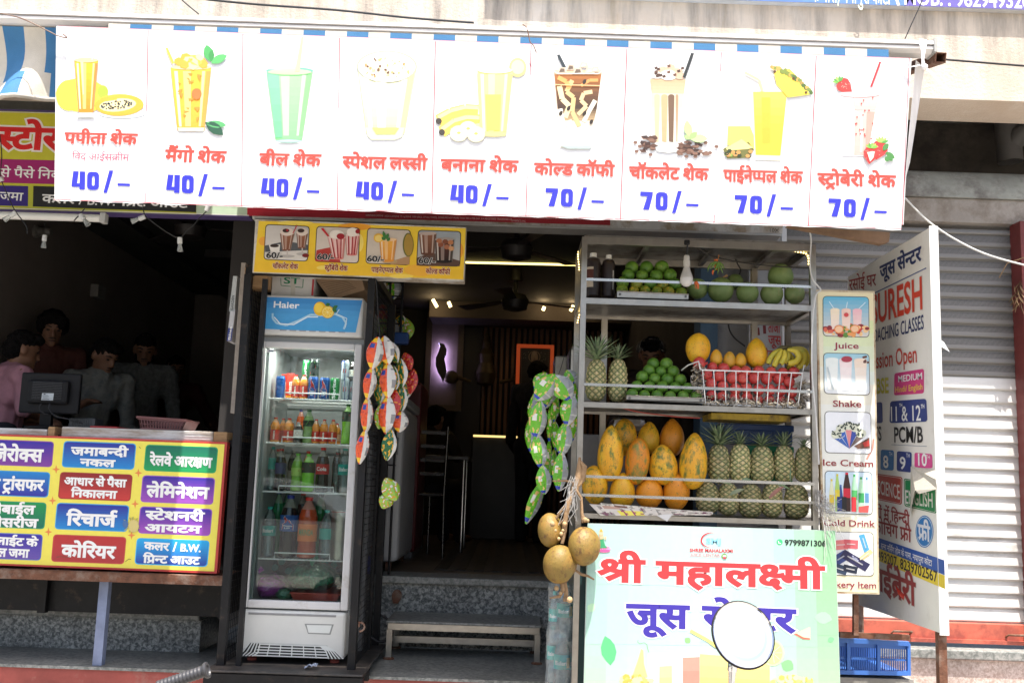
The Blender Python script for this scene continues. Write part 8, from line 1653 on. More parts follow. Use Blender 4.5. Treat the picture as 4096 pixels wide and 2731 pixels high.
for i in range(26):
 x,y=385+rnd.gauss(0,18),300+rnd.random()*120;L_=rnd.uniform(60,220);m.tube([P(*C3(x-25*rnd.random(),y-rnd.random()*40),4.44),P(*C3(x-20+rnd.gauss(0,18),y+L_*.5),4.43),P(*C3(x-35+rnd.gauss(0,35),y+L_),4.44)],.0014,3,cap=False)
m.build('tying_strings',mat('pale_string',(.5,.49,.47),.7),cc)
# strings of snack packets
def packet(mb,c,w_,h,th,yaw,roll,style,seed):
 R=random.Random(seed);Mx=Matrix.Rotation(roll,3,'Y')@Matrix.Rotation(yaw,3,'Z');nu,nv=14,22;vs=[];cols=[];ph=R.random()*9
 for side in(0,1):
  for j in range(nv+1):
   v=j/nv*2-1;pin=1-abs(v)**1.8;wd=w_/2*(.12+.88*pin**.9)
   for i in range(nu+1):
    u=i/nu*2-1;d=th*pin**.7*(1-abs(u)**2.2)+(.006*noise.noise((u*3+ph,v*7,seed))+.004*noise.noise((u*9,v*13+ph,seed)))*pin
    vs.append(Vector(c)+Mx@Vector((u*wd,(-d if side==0 else d)-.0005*(1-2*side),v*h/2)))
 def col(u,v,side):
  W,n_=hx('d8d6d0'),noise.noise((u*3+ph,v*4,2.))
  if style=='orange':
   if(u>-.02)!=(side==1):return hx('8a8a8c')if(abs(v)<.62 and u*(1-2*side)>.55 and int((v+1)*20)%2)else W
   if abs(abs(v)-.78)<.16:return hx('f0c020')
   if abs(v-.45)<.14 and abs(u+.6)<.3:return hx('24409c')
   return hx('e8541c')if n_<.3 else hx('c83c14')
  if style=='green':
   if abs(u-.62)<.36 and side==0:return hx('94989a')if int((v+1)*22)%2 and abs(v)<.7 else hx('b8bab8')
   if-.95<v<-.72:return hx('1c3ca8')
   if n_>.28:return hx('d8b868')
   if abs(u+.5)<.22 and abs(v-.1)<.16:return hx('e0ded0')
   return hx('64b41c')
  if style=='darkgreen':return W if(u>.5 and side==0)else(hx('e0a828')if n_>.18 else hx('14602c'))
  if style=='red':return hx('e08c20')if n_>.3 else hx('b41c1c')
  return hx('8ab83c')if n_<.1 else hx('c89020')if n_<.3 else hx('d8d6d0')
 N=(nu+1)*(nv+1);fs=[]
 for side in(0,1):
  for j in range(nv):
   for i in range(nu):
    q=[side*N+j*(nu+1)+i,side*N+j*(nu+1)+i+1,side*N+(j+1)*(nu+1)+i+1,side*N+(j+1)*(nu+1)+i];fs.append(q if side==0 else q[::-1]);cols.append(col((i+.5)/nu*2-1,(j+.5)/nv*2-1,side))
 mb.add(vs,fs,0,True,None,cols)
def strand(label,items,Y,grp,crop=D4,sc=2.24):
 """items: (x, y0, y1, width, style, yaw, roll) in the crop"""
 p0=P(*crop(items[0][0],items[0][1]),Y);r=thing('snack_packet_string',label,'snack packets',tuple(p0),grp);s_=Y/FPX/sc
 for i,(x,y0,y1,w_,sty,yaw,roll)in enumerate(items):
  m=MB();c=P(*crop(x,(y0+y1)/2),Y+.012*((i*7)%3-1));packet(m,c,w_*s_*1.5,(y1-y0)*s_*1.1,w_*s_*.26,yaw,roll,sty,i*3+int(x));m.build('packet',GLOSSINK,r)
 return r
G1='snack packet strings on the fridge cage';YA=4.86
strand('outer left string of five orange and white snack packets hanging on the cage',[(178,675,945,105,'orange',.35,.14),(132,945,1215,85,'orange',.5,.1),(106,1215,1512,80,'orange',.45,.0),(66,1512,1790,78,'orange',.3,.12),(48,1790,1800,8,'orange',0,0)][:4],YA,G1)
strand('inner string of orange and white snack packets ending in a green packet',[(280,665,905,110,'orange',-.3,-.22),(295,905,1200,105,'orange',-.2,-.05),(288,1200,1520,110,'orange',-.25,.0),(305,1510,1760,90,'darkgreen',.1,.1)],YA+.05,G1)
strand('string of dark green packets with yellow chips behind the orange ones',[(335,700,900,90,'darkgreen',-.3,-.45),(412,870,1110,95,'darkgreen',-.4,-.1),(405,1110,1350,92,'darkgreen',.2,.05),(405,1340,1510,100,'orange',.3,.05),(240,1700,1940,70,'darkgreen',.2,0)][:4],YA+.12,G1)
strand('string of red and green packets at the back of the cage hangers',[(470,810,960,80,'red',-.4,-.4),(508,960,1170,80,'red',-.3,.1),(458,1050,1230,80,'darkgreen',.3,.2)],YA+.2,G1)
strand('string of dark green packets hidden behind the front orange ones',[(240,830,1040,85,'darkgreen',.3,.1),(225,1040,1260,80,'darkgreen',-.3,0),(345,930,1150,85,'darkgreen',.4,-.1),(350,1150,1390,85,'red',-.2,.05),(230,1260,1480,75,'mixed',.3,.1)],YA+.09,G1)
strand('low string of yellow-green chip packets beside the cage foot',[(320,1930,2130,110,'mixed',.3,-.5),(280,2060,2200,90,'mixed',.3,.4)],YA+.05,G1)
m=MB();m.tube([P(*D4(190,150),YA+.03),P(*D4(205,400),YA+.03),P(*D4(222,670),YA+.03)],.003,5);one('packet_string_line',m,CABLE,'dark cord holding the orange snack packet strings to the fridge cage','line')
G2='green snack packet strings by the stall';YB=4.66
strand('front left string of green snack packets arching from the hook',[(1710,985,1250,135,'green',.2,.62),(1640,1250,1560,115,'green',.3,.1),(1650,1540,1830,100,'green',.2,-.15),(1690,1830,2060,95,'green',.2,-.1)],YB,G2)
strand('front right string of green snack packets arching from the hook',[(1860,1000,1240,135,'green',-.2,-.62),(1920,1180,1450,115,'green',-.3,.12),(1870,1440,1720,105,'green',-.2,.1),(1840,1710,2030,95,'green',-.1,.05)],YB,G2)
strand('inner left string of green snack packets with silver backs showing',[(1740,1060,1300,110,'green',.5,.3),(1745,1300,1600,90,'green',1.2,0),(1730,1600,1880,80,'green',1.0,.05)],YB+.06,G2)
strand('outer left string of green packets with yellow chips beside the dark doorway',[(1665,980,1150,95,'green',.1,.5),(1590,1180,1420,85,'green',-.9,.1),(1575,1400,1690,90,'green',-.7,-.05),(1610,1950,2330,85,'green',.4,.35)],YB+.1,G2)
strand('middle string of green packets filling the gap of the arch',[(1790,1200,1430,100,'green',1.,.15),(1800,1430,1680,95,'green',.8,-.1),(1770,1680,1930,90,'green',.9,.1)],YB+.09,G2)
strand('outer right string of green packets against the stall post',[(1930,960,1090,90,'green',.1,-.5),(1975,1090,1330,80,'green',.7,-.05),(1960,1330,1600,80,'green',.7,.1)],YB+.08,G2)
m=MB();m.tube([P(*D4(1880,820),YB),P(*D4(1850,930),YB),P(*D4(1825,1000),YB)],.0015,4);m.tube([P(*D4(1915,860),YB),P(*D4(1900,960),YB)],.0015,4);one('packet_string_line',m,CABLE,'thin dark cord holding the green snack packet strings by the stall','line')
# shrink-wrapped water bottles
def pack(label,spots,Yp,grp):
 c0=P(*C3(spots[0][0],spots[0][1]+spots[0][3]/2),Yp);r=thing('water_bottle_pack',label,'bottle pack',tuple(c0),grp);s_=Yp/FPX/1.5205
 for i,(x,y,w_,h,dy)in enumerate(spots):
  c=P(*C3(x,y+h/2),Yp+dy);rr=w_*s_/2;hh=h*s_;pr=[(rr*.85,0),(rr,.02*hh)]+[(rr*(1 if q%2 else .95),hh*(.05+.06*q))for q in range(10)]+[(rr*.98,.66*hh),(rr*.75,.8*hh),(rr*.42,.9*hh),(rr*.36,.95*hh)]
  m=MB();m.lathe(pr,c,16);o=m.build('bottle',clear('wrapped_bottle_plastic',(.85,.93,.94),.1,1.5,.28,(.55,.66,.68)),r);m=MB();m.lathe([(rr*.38,.93*hh),(rr*.4,hh),(0,hh)],c,12);m.build('cap',mat('teal_cap',(.02,.35,.32),.4),o)
  m=MB();m.lathe([(rr*1.015,.42*hh),(rr*1.015,.66*hh)],c,18,col=hx('14a49a'));wrapmark(m,c.x,c.y,rr*1.016,c.z+.42*hh,.24*hh,lambda pl:(wtext(m,pl,'Bisleri',-.8,.3,.4,.3,.4,WHT,1,.02),m.add([pl(.4,.1,1),pl(.8,.1,1),pl(.8,.8,1),pl(.4,.8,1)],[(0,1,2,3)],0,False,hx('c8b878'))));m.build('paper_label',INK,o)
 xs_=[P(*C3(q[0]-q[2]/2,q[1]),Yp).x for q in spots]+[P(*C3(q[0]+q[2]/2,q[1]),Yp).x for q in spots];zs=[P(*C3(q[0],q[1]+q[3]/2),Yp).z for q in spots]+[P(*C3(q[0],q[1]-q[3]/2),Yp).z for q in spots]
 x0_,x1_,z0_,z1_=min(xs_)-.004,max(xs_)+.004,min(zs),max(zs)+.004
 m=MB();m.sheet(lambda u,v:Vector((x0_+(x1_-x0_)*u+.006*noise.noise((u*3,v*6,1)),Yp-.055-.012*noise.noise((u*5,v*7,2))-.01*sin(u*pi),z0_+(z1_-z0_)*v)),16,20);m.build('shrink_film',clear('shrink_film',(.93,.96,.97),.12,2.4,.14,(.7,.8,.82)),r);return r
G3='shrink-wrapped packs of water bottles'
pack('upper shrink-wrapped pack of teal-labelled water bottles beside the left stall post',[(318,1145,96,330,0),(405,1130,90,330,.07),(255,1170,70,300,.09)],4.68,G3)
pack('lower shrink-wrapped pack of teal-labelled water bottles beside the left stall post',[(300,1460,98,345,0),(388,1465,90,330,.05),(243,1400,70,330,.1)],4.68,G3)
m=MB();zz=P(*C3(300,1633),4.68).z-.002;m.rbox((P(*C3(215,1600),4.7).x,4.62,.12),(P(*C3(470,1600),4.7).x,4.9,max(.14,zz)),.005);one('wooden_crate',m,WOOD,'low wooden crate under the shrink-wrapped water bottles','crate')
# narrow menu board right of the stall
Yj=4.56
jb=signboard('narrow_menu_board','tall narrow cream menu board with five framed pictures tied to the right stall post',[B4(300,405),B4(670,415),C4(678,1028),C4(338,1020)],Yj,.03,mat('rust_stained_edge',(.55,.47,.33),.7,var=.2,dirt=(.3,.17,.08),dscale=6))
k=Ink(Y=Yj);k.grad([B4(312,418),B4(660,426),C4(668,1018),C4(350,1010)],hx('e8dcb0'),hx('e6dcae'),0,8,mid=hx('e4e8e4'))
k.grad([B4(345,600),B4(660,600),B4(668,1000),B4(350,1000)],hx('d8e4a8'),hx('dce6e0'),1,5);k.line([B4(618,1470),B4(655,1400),B4(662,1340)],8,hx('d89080'),1);k.build('cream_print',jb)
for i,(q,ct,cb)in enumerate((((B4(342,445),B4(633,450),B4(635,706),B4(343,698)),'58b4d8','dcd8d0'),((B4(346,800),B4(635,806),B4(640,1068),B4(350,1058)),'9cccdc','e4e8ea'),((B4(354,1166),B4(645,1174),B4(650,1436),B4(356,1428)),'e8ecf0','e8ecf0'),((C4(344,276),C4(633,284),C4(636,544),C4(346,536)),'c4dcec','e0e6ea'),((C4(352,645),C4(640,650),C4(645,917),C4(354,910)),'e6e8e8','e4e6e8'))):
 k=Ink(Y=Yj);k.rrect(q,16,2,hx('4a4a44'));k.rrect([(q[0][0]+2.5,q[0][1]+2.5),(q[1][0]-2.5,q[1][1]+2.5),(q[2][0]-2.5,q[2][1]-2.5),(q[3][0]+2.5,q[3][1]-2.5)],14,3,None,hx(ct),hx(cb))
 F_=lambda u,v:lerp(lerp(q[0],q[1],u),lerp(q[3],q[2],u),v);TF=TT(lambda x,y:F_(x,y),1/170)
 def cup(x0,x1,y0,x2,x3,y1,c0,c1,L):k.grad([F_(x0,y0),F_(x1,y0),F_(x3,y1),F_(x2,y1)],hx(c0),hx(c1),L,4);k.ell(F_((x0+x1)/2,y0),(x1-x0)*92,7,hx(c0),L+1,12)
 if i==0:
  for j,(x,c)in enumerate(((.26,'f4e4c8'),(.5,'f2d0c0'),(.74,'f0c0c8'))):cup(x-.1,x+.1,.34,x-.08,x+.08,.82,c,'f0dcd0',5);k.line([F_(x,.34),F_(x-.12+.15*j,.14)],3,hx('d8ecf4'),4)
  for j in range(46):k.ell(F_(.04+.92*rnd.random(),.72+.24*rnd.random()),rnd.uniform(6,15),rnd.uniform(5,12),hx(rnd.choice(['c83c34','e8a060','d86a50','5c8c3c','f0c890','8c2c34'])),4+j%3,9)
  for x,y in((.34,.82),(.68,.8)):k.ell(F_(x,y),19,17,hx('e88c4c'),8);k.ell(F_(x,y),15,13,hx('f4c8a0'),9)
  k.ell(F_(.5,.46),10,9,hx('d04848'),8,8)
 elif i==1:
  for x,c in((.18,'e4ece8'),(.48,'f0dcdc'),(.8,'f0dcc8')):cup(x-.14,x+.14,.16,x-.1,x+.1,.9,c,'eef0ec',5)
  k.ell(F_(.5,.15),22,12,hx('a83c4c'),8);k.line([F_(.08,.35),F_(.2,.9)],6,hx('bcc8cc'),9)
  for j in range(8):k.ell(F_(.86+.1*rnd.random(),.06+.16*rnd.random()),5,5,hx('6c4a44'),6,7)
 elif i==2:
  for x,y,a,c in((.2,.58,2.55,'3c64b0'),(.34,.5,2.1,'3460b4'),(.62,.45,1.15,'3a4ea0'),(.82,.5,.7,'6a5c58'),(.48,.5,1.6,'d88c90')):
   tx,ty=.52+.3*cos(a)*1.1,.86-.48*sin(a);w_=.075;k.poly([F_(.52,.88),F_(tx-w_*sin(a),ty-w_*cos(a)),F_(tx+w_*sin(a),ty+w_*cos(a))],hx(c),5)
   k.ell(F_(tx,ty-.04),21,17,hx('d4d8c4'),6)
   for j in range(9):k.ell(F_(tx+rnd.uniform(-.09,.09),ty-.05+rnd.uniform(-.08,.08)),6,3,hx('38443c'),7,6,rnd.random()*3)
  k.text('Amul',F_(.3,.68),F_(.42,.6),9,WHT,8);k.text('Amul',F_(.26,.85),F_(.36,.82),9,WHT,8);k.poly([F_(.62,.82),F_(.95,.6),F_(.96,.86),F_(.7,.88)],hx('6a4a3c'),6);k.poly([F_(.8,.74),F_(.94,.66),F_(.95,.8),F_(.84,.84)],hx('b83c34'),7)
 elif i==3:
  for x,y,w_,c,lc in((.14,.22,.1,'d8dcb8','d8c040'),(.26,.1,.1,'a8cc70','d4c43c'),(.33,.35,.1,'2c4c8c','3c68b0'),(.46,.06,.15,'3c2420','c8283c'),(.62,.1,.12,'a4d8b0','4ca85c'),(.76,.16,.12,'b0dcb8','3c9c58'),(.88,.16,.08,'b8d4e0','5c8cb4')):
   k.poly([F_(x-w_*.18,y),F_(x+w_*.18,y),F_(x+w_/2,y+.3),F_(x+w_/2,.94),F_(x-w_/2,.94),F_(x-w_/2,y+.3)],hx(c),5);k.poly([F_(x-w_/2,y+.34),F_(x+w_/2,y+.34),F_(x+w_/2,y+.56),F_(x-w_/2,y+.56)],hx(lc),6);k.poly([F_(x-w_*.2,y-.03),F_(x+w_*.2,y-.03),F_(x+w_*.2,y+.02),F_(x-w_*.2,y+.02)],hx(lc),6)
  for x,c in((.3,'243c78'),(.4,'1c1c20'),(.6,'c83038')):k.poly([F_(x-.05,.6),F_(x+.05,.6),F_(x+.05,.94),F_(x-.05,.94)],hx(c),8)
  k.poly([F_(.7,.82),F_(.92,.78),F_(.9,.95),F_(.7,.95)],hx('c85450'),8)
 else:
  for c_,a,w_,h_,cc in(((.3,.3),-.1,.3,.22,'d87c7c'),((.52,.28),.05,.3,.2,'c85c64'),((.8,.25),1.3,.4,.12,'4c9cc8'),((.8,.55),-.7,.4,.1,'d8c890'),((.3,.6),-.6,.3,.22,'34447c'),((.6,.65),.55,.62,.2,'28264c'),((.24,.84),.3,.4,.2,'2c3c54'),((.5,.85),.2,.3,.16,'1c2438')):
   pts=[(sx*w_/2,sy*h_/2)for sx,sy in((-1,-1),(1,-1),(1,1),(-1,1))];k.poly([F_(c_[0]+x*cos(a)-y*sin(a),c_[1]+x*sin(a)+y*cos(a))for x,y in pts],hx(cc),5)
   k.line([F_(c_[0]-w_*.3*cos(a),c_[1]-w_*.3*sin(a)),F_(c_[0]+w_*.3*cos(a),c_[1]+w_*.3*sin(a))],5,lerp(hx(cc),(.7,.7,.7),.5),7)
  k.text('Silk',F_(.54,.6),F_(.68,.7),13,hx('c0c4e0'),9,.01)
 k.build('framed_picture',jb)
k=Ink(Y=Yj);BRN=hx('8c2f34')
for s_,a,b,h in(('Juice',B4(412,774),B4(568,776),25),('Shake',B4(406,1138),B4(586,1141),26),('Ice Cream',B4(344,1507),B4(660,1514),26),('Cold Drink',C4(338,610),C4(651,617),26),('Bakery Item',C4(352,982),C4(658,991),26)):k.text(s_,a,b,h,BRN,3,.018,.03,hx('f2efe4'))
k.build('printed_words',jb)
m=MB();m.bar(P(*C4(532,1030),4.6),P(*C4(532,1275),4.6),.022);one('board_prop',m,RUST,'rusty square prop under the narrow menu board','post')
m=MB();a,b=P(*C4(435,1272),4.75),P(*C4(858,1290),4.75);m.bar(a,b,.02,.025);one('rusty_bar',m,RUST,'rusty flat bar lying above the blue plastic crate','bar')
m=MB()
for i in range(34):
 x,y=rnd.uniform(280,345),rnd.uniform(380,520);m.tube([P(*C4(x,y),4.52),P(*C4(x+rnd.gauss(40,30),y+rnd.uniform(30,110)),4.49),P(*C4(x+rnd.gauss(95,40),y+rnd.uniform(60,420)if i%3==0 else y+rnd.uniform(20,120)),4.48)],.0013,3,cap=False)
one('tying_string',m,mat('pale_string'),'frayed white plastic string knotted round the right stall post at the lower rails','string')
one('white_cable',wire([B4(250,10),B4(270,90),B4(262,240),B4(280,340),B4(330,405),B4(300,440),B4(280,600),B4(275,900),B4(300,1200),B4(320,1500)],4.5,.004),WCABLE,'white cable running down the right stall post and over the narrow menu board','cable')
# coaching sign standing end-on
Xs=1.82;pN=PX(*B4(1010,15),Xs);pF=PX(*B4(500,330),Xs);zT=(pN.z+pF.z)/2;zB=PX(*C4(1085,1275),Xs).z
sg=thing('coaching_sign','big white coaching-class signboard standing end-on to the street with torn print','sign',(Xs,(pN.y+pF.y)/2,zB))
m=MB();m.box((Xs,pN.y,zB),(Xs+.034,pF.y,zT));m.build('board',mat('white_flex_board',(.84,.82,.76),.55,var=.05,vscale=4,dirt=(.6,.56,.5),dscale=4,damt=(.56,.8),bump=.1,bscale=9),sg)
m=MB();m.rbox((Xs-.002,pN.y-.006,zB-.01),(Xs+.038,pN.y-.0005,zT+.008),.002);m.build('front_edge',mat('bright_flex_edge',(.8,.8,.79),.5,var=.04),sg)
for y in(pN.y+.03,pF.y-.05):m=MB();m.bar((Xs+.017,y,.121),(Xs+.017,y,zB-.002),.034);m.build('post',RUST,sg)
k=Ink(X=Xs);NVY,ORG=hx('2a3868'),hx('d8442a')
def S(t,a,b,h,col,bold=.02,halo=0.,crop=B4,vert=None,L=2):k.text(t,crop(*a),crop(*b),h,col,L,bold,halo,hx('d8d4cc'),vert)
S('रसोई घर',(512,412),(682,378),42,hx('a83c34'),.01);S('जूस सेन्टर',(704,338),(966,218),48,NVY,.03);k.line([B4(560,480),B4(995,270)],4,hx('34508c'),1)
S('SURESH',(655,622),(972,522),118,ORG,.02,.02);S('COACHING CLASSES',(642,742),(980,650),52,NVY,.01);S('Admission Open',(575,914),(936,858),62,hx('cc4030'),.01,.02)
S('RBSE',(655,1057),(760,1050),60,hx('d0c83c'),.02,.02);k.rrect([B4(795,930),B4(980,900),B4(980,1055),B4(792,1068)],8,1,hx('d23c80'));S('MEDIUM',(820,985),(970,965),26,WHT,.015);S('Hindi/ English',(802,1050),(972,1030),24,hx('ecd83c'),.005)
k.rrect([B4(560,1130),B4(718,1108),B4(722,1240),B4(560,1245)],8,1,hx('2c3c80'));k.rrect([B4(768,1105),B4(995,1088),B4(1002,1232),B4(764,1242)],10,1,hx('2c3c80'));S('11 & 12',(775,1228),(962,1225),60,WHT,.01);S('TH',(826,1140),(845,1138),14,WHT);S('TH',(962,1150),(984,1148),17,WHT)
S('ARTS',(610,1350),(715,1350),56,hx('3c3838'),.02);S('PCM/B',(795,1360),(975,1362),62,hx('282626'),.02);k.line([B4(775,1376),B4(998,1387)],1.5,hx('5c7898'),1)
for q,c,t in((((688,148),(768,153),(766,276),(686,270)),'3474b0','8'),(((786,157),(876,164),(874,288),(785,278)),'2c3c80','9'),(((893,166),(1000,176),(1003,262),(893,258)),'d84890','10'),(((600,140),(670,148),(668,268),(600,258)),'3c7c70','7')):
 k.rrect([C4(*p)for p in q],8,1,hx(c));w_=q[1][0]-q[0][0];S(t,(q[3][0]+w_*.22,q[3][1]-14),(q[3][0]+w_*(.62 if t!='10' else .72),q[3][1]-10),50,WHT,.02,0,C4);S('TH',(q[0][0]+w_*.64,q[0][1]+38),(q[0][0]+w_*.88,q[0][1]+40),17,WHT,0,0,C4)
for q,c,t,a,b in((((560,280),(820,315),(816,484),(560,430)),'b84438','SCIENCE',(672,415),(805,450)),(((828,322),(1028,358),(1027,538),(832,492)),'128048','ENGLISH',(840,475),(1005,500))):k.rrect([C4(*p)for p in q],8,1,hx(c));k.rrect([C4(q[0][0]+5,q[0][1]+6),C4(q[1][0]-5,q[1][1]+5),C4(q[2][0]-5,q[2][1]-6),C4(q[3][0]+5,q[3][1]-5)],7,1.5,hx('d8d0c8'));k.rrect([C4(q[0][0]+8,q[0][1]+9),C4(q[1][0]-8,q[1][1]+8),C4(q[2][0]-8,q[2][1]-9),C4(q[3][0]+8,q[3][1]-8)],6,1.7,hx(c));S(t,a,b,56,hx('e0dcd4'),.01,0,C4)
S('कक्षाओं में हिन्दी',(560,530),(866,608),36,hx('a03c38'),.02,0,C4);S('की कोचिंग फ्री',(580,625),(876,712),44,hx('a03c38'),.02,0,C4)
for L_,rx,ry,c in((1,54,98,'1c6cb4'),(1.3,50,92,'d0e0e8'),(1.6,47,88,'1f74b8')):k.ell(C4(954,646),rx/1.52,ry/1.52,hx(c),L_,28)
S('फ्री',(915,688),(992,708),56,hx('d8dce4'),.03,.03,C4)
k.poly([C4(560,645),C4(1075,820),C4(1078,912),C4(560,700)],hx('2f58a8'),1);k.poly([C4(560,700),C4(1078,913),C4(1080,996),C4(560,775)],hx('e4cc3c'),1)
S('रत्ना नर्सिंग होम के पास, नयापुरा कोटा',(690,748),(1002,858),20,WHT,.01,0,C4);S('9829493207, 8239702567',(600,790),(1034,955),38,hx('20202c'),.015,0,C4);S('लाईब्रेरी',(610,968),(905,1100),78,hx('a04440'),.03,.02,C4)
k.build('printed_lettering',sg)
m=MB();fp=[PX(*C4(x,y),Xs-d)for x,y,d in((868,250,.004),(950,262,.004),(1025,275,.004),(1022,330,.03),(1030,388,.035),(920,418,.05),(895,395,.05),(860,560,.012),(866,480,.006))]
m.add(fp,[list(t)for t in tessellate_polygon([fp])],0,False,hx('c8c2b4'));m.build('torn_flap',TINT,sg)
m=MB();fp=[PX(*C4(x,y),Xs-d)for x,y,d in((768,965,.02),(800,1000,.004),(832,1030,.004),(825,1065,.02),(790,1020,.03))];m.add(fp,[list(t)for t in tessellate_polygon([fp])],0,False,hx('b83828'));m.build('torn_flap',TINT,sg)
m=MB();q=[P(*B4(x,y),pN.y)for x,y in((1068,708),(1105,735),(1140,795),(1100,770),(1070,750))];m.prism(q,(0,.002,0),col=hx('e0e0e0'));m.build('torn_strip',TINT,sg)
one('overhead_wire',wire([A4(955,1380),A4(1040,1470),A4(1150,1568),B4(1200,105),B4(1400,195),B4(1700,275)],4.4,.0045),WCABLE,'grey wire sloping from the banner corner across the shutter','wire')
one('overhead_wire',wire([A4(1215,415),A4(1500,438),A4(1800,462)],4.2,.005),CABLE,'twin black cable running right from the rusty square tube','wire')
one('overhead_wire',wire([A1(1380,-8),A1(1784,32),A2(600,72),A2(1100,125),A2(1560,160)],4.9,.0065),CABLE,'thick black cable slanting along the top of the plastered wall','wire')
one('overhead_wire',wire([A1(1255,-10),A1(1300,30),A1(1385,100)],4.8,.004),CABLE,'short black cable dropping to the awning rail near the top left','wire')
one('overhead_wire',wire([A4(1090,-40),A4(1055,50),A4(1000,170),A4(955,272)],4.7,.003),CABLE,'thin grey wire hanging from the blue wall sign to the awning rail','wire')
for pts,l_ in(([A1(0,95),A1(150,130),A1(330,215),A1(400,250),A1(465,265),A1(440,240)],'thin rusty wire tying the top left corner of the banner to the awning'),([A3(75,172),A3(105,200),A3(125,290),A3(150,320),A3(170,370)],'thin rusty wire loop tying the middle of the banner to the awning rail')):one('binding_wire',wire(pts,4.09,.0025),RUST,l_,'wire')
# dried leaves on the red post
m=MB()
for i in range(26):
 c=P(*B4(1575+rnd.gauss(0,22),340+rnd.random()*150),5.4);d=Vector((rnd.gauss(0,.4),rnd.gauss(0,.3),-1)).normalized();s_=d.orthogonal().normalized()*rnd.uniform(.008,.016);L_=rnd.uniform(.05,.1);m.add([c,c+d*L_*.5+s_,c+d*L_,c+d*L_*.5-s_+Vector((0,.01,0))],[(0,1,2,3)],0,True)
m.tube([P(*B4(1450,330),5.4),P(*B4(1500,240),5.4),P(*B4(1620,200),5.4)],.003,5);one('dried_garland',m,mat('dried_leaf',(.22,.14,.07),.8,var=.4),'bunch of dried brown leaves hanging on the red post at the right','garland')
# blue crate
bc=thing('plastic_crate','bright blue slotted plastic crate on the ledge under the narrow menu board','crate',tuple(P(*C4(640,1515),4.85)));BLP=mat('bright_blue_plastic',(.05,.16,.5),.45,var=.08)
q=[P(*C4(x,y),4.8)for x,y in((300,1296),(850,1325),(852,1518),(300,1508))];m=MB()
for j in range(3):slotted(q[0].lerp(q[1],j/3+.004),q[0].lerp(q[1],(j+1)/3-.004),q[3].lerp(q[2],(j+1)/3-.004),q[3].lerp(q[2],j/3+.004),13,Vector((0,.008,0)),m)
m.box((q[0].x,4.812,q[3].z),(q[1].x,5.15,q[3].z+.008));m.box((q[0].x,5.15,q[3].z),(q[1].x,5.158,q[0].z-.02));m.build('slotted_walls',BLP,bc)
m=MB()
for t in(0,1/3,2/3,1):a,b=q[0].lerp(q[1],t),q[3].lerp(q[2],t);m.bar(a+Vector((0,-.006,0)),b+Vector((0,-.006,0)),.014,.02)
m.bar(q[0]+Vector((0,-.008,0)),q[1]+Vector((0,-.008,0)),.022,.02);m.bar(q[3]+Vector((0,-.008,.01)),q[2]+Vector((0,-.008,.01)),.022,.018);m.build('ribs',BLP,bc)
m=MB();m.box((q[0].x-.02,4.79,.121),(q[1].x+.02,5.2,q[3].z-.012));one('concrete_block',m,mat('concrete_pavement'),'rough concrete block under the blue slotted crate','block')
# side panel with red lettering behind the stall
wp=signboard('side_panel_sign','white panel with red Hindi letters standing behind the right end of the stall',[B3(1565,170),B3(1810,90),B3(1815,1300),B3(1565,1300)],5.55,.03,mat('panel_white',(.36,.37,.38),.6,var=.1))
k=Ink(Y=5.55);RDL=hx('a83434')
for s_,x0,x1,y,h in(('रू',1672,1708,355,30),('ताजा',1690,1770,790,36),('जूस',1690,1780,870,34),('सेवा',1640,1760,960,30)):k.text(s_,B3(x0,y),B3(x1,y+4),h,RDL,1,.02)
k.line([B3(1620,760),B3(1625,810)],14,hx('6c1c1c'),1);k.line([B3(1665,740),B3(1668,800)],12,hx('6c1c1c'),1);k.build('printed_lettering',wp)
m=MB();a=P(*B3(1785,95),5.5);b=P(*B3(1800,1300),5.5);m.box((a.x-.012,5.47,b.z),(a.x+.016,5.5,a.z));one('white_upright',m,mat('white_upright_paint',(.66,.68,.72),.5),'narrow white upright post beside the shutter behind the stall','post')
# inside the juice shop
WARM=mat('lit_warm_lamp',(1,.8,.5),.5,var=0,emit=(1,.72,.32),estr=2.5)
def bar_lamp(pts,Y,label,r=.016):
 m=MB();m.tube([P(*D4(*p),Y)for p in pts],r,8);return one('ceiling_lamp',m,WARM,label,'lamp','slim lit lamps on the shop ceiling')
bar_lamp([(697,330),(735,398)],9.5,'longer slim lit lamp at the left of the juice shop soffit');bar_lamp([(838,352),(857,398)],9.5,'shorter slim lit lamp second from the left over the soffit');bar_lamp([(1697,396),(1684,428)],9.5,'short slim lit lamp right of the ceiling fan');bar_lamp([(1958,385),(1930,434)],9.5,'slim lit lamp at the right end of the soffit')
m=MB();m.tube([P(*D4(960,-2),8.),P(*D4(2000,22),8.)],.009,6);one('led_strip_lamp',m,mat('lit_yellow_strip',(1,.8,.3),.5,var=0,emit=(1,.78,.25),estr=1.6),'long thin yellow LED line across the juice shop ceiling','lamp')
for i,(x,y)in enumerate(((1188,513),(1458,521),(1733,528))):
 p=P(*D4(x,y),10.2);m=MB();m.lathe([(.05,-.004),(.05,.004),(.06,.006)],(p.x,10.2,p.z),14);r=one('downlight',m,WARM,'%s round lit downlight over the slatted wall'%('left','middle','right')[i],'lamp','downlights over the slatted wall')
 L_=bpy.data.lights.new('downlight_beam','SPOT');L_.energy=9;L_.spot_size=radians(55);L_.spot_blend=.6;L_.color=(1,.66,.3);L_.shadow_soft_size=.03;o=bpy.data.objects.new('downlight_beam',L_);COL.objects.link(o);o.location=(p.x,10.3,p.z-.03);o.rotation_euler=(radians(4),0,0)
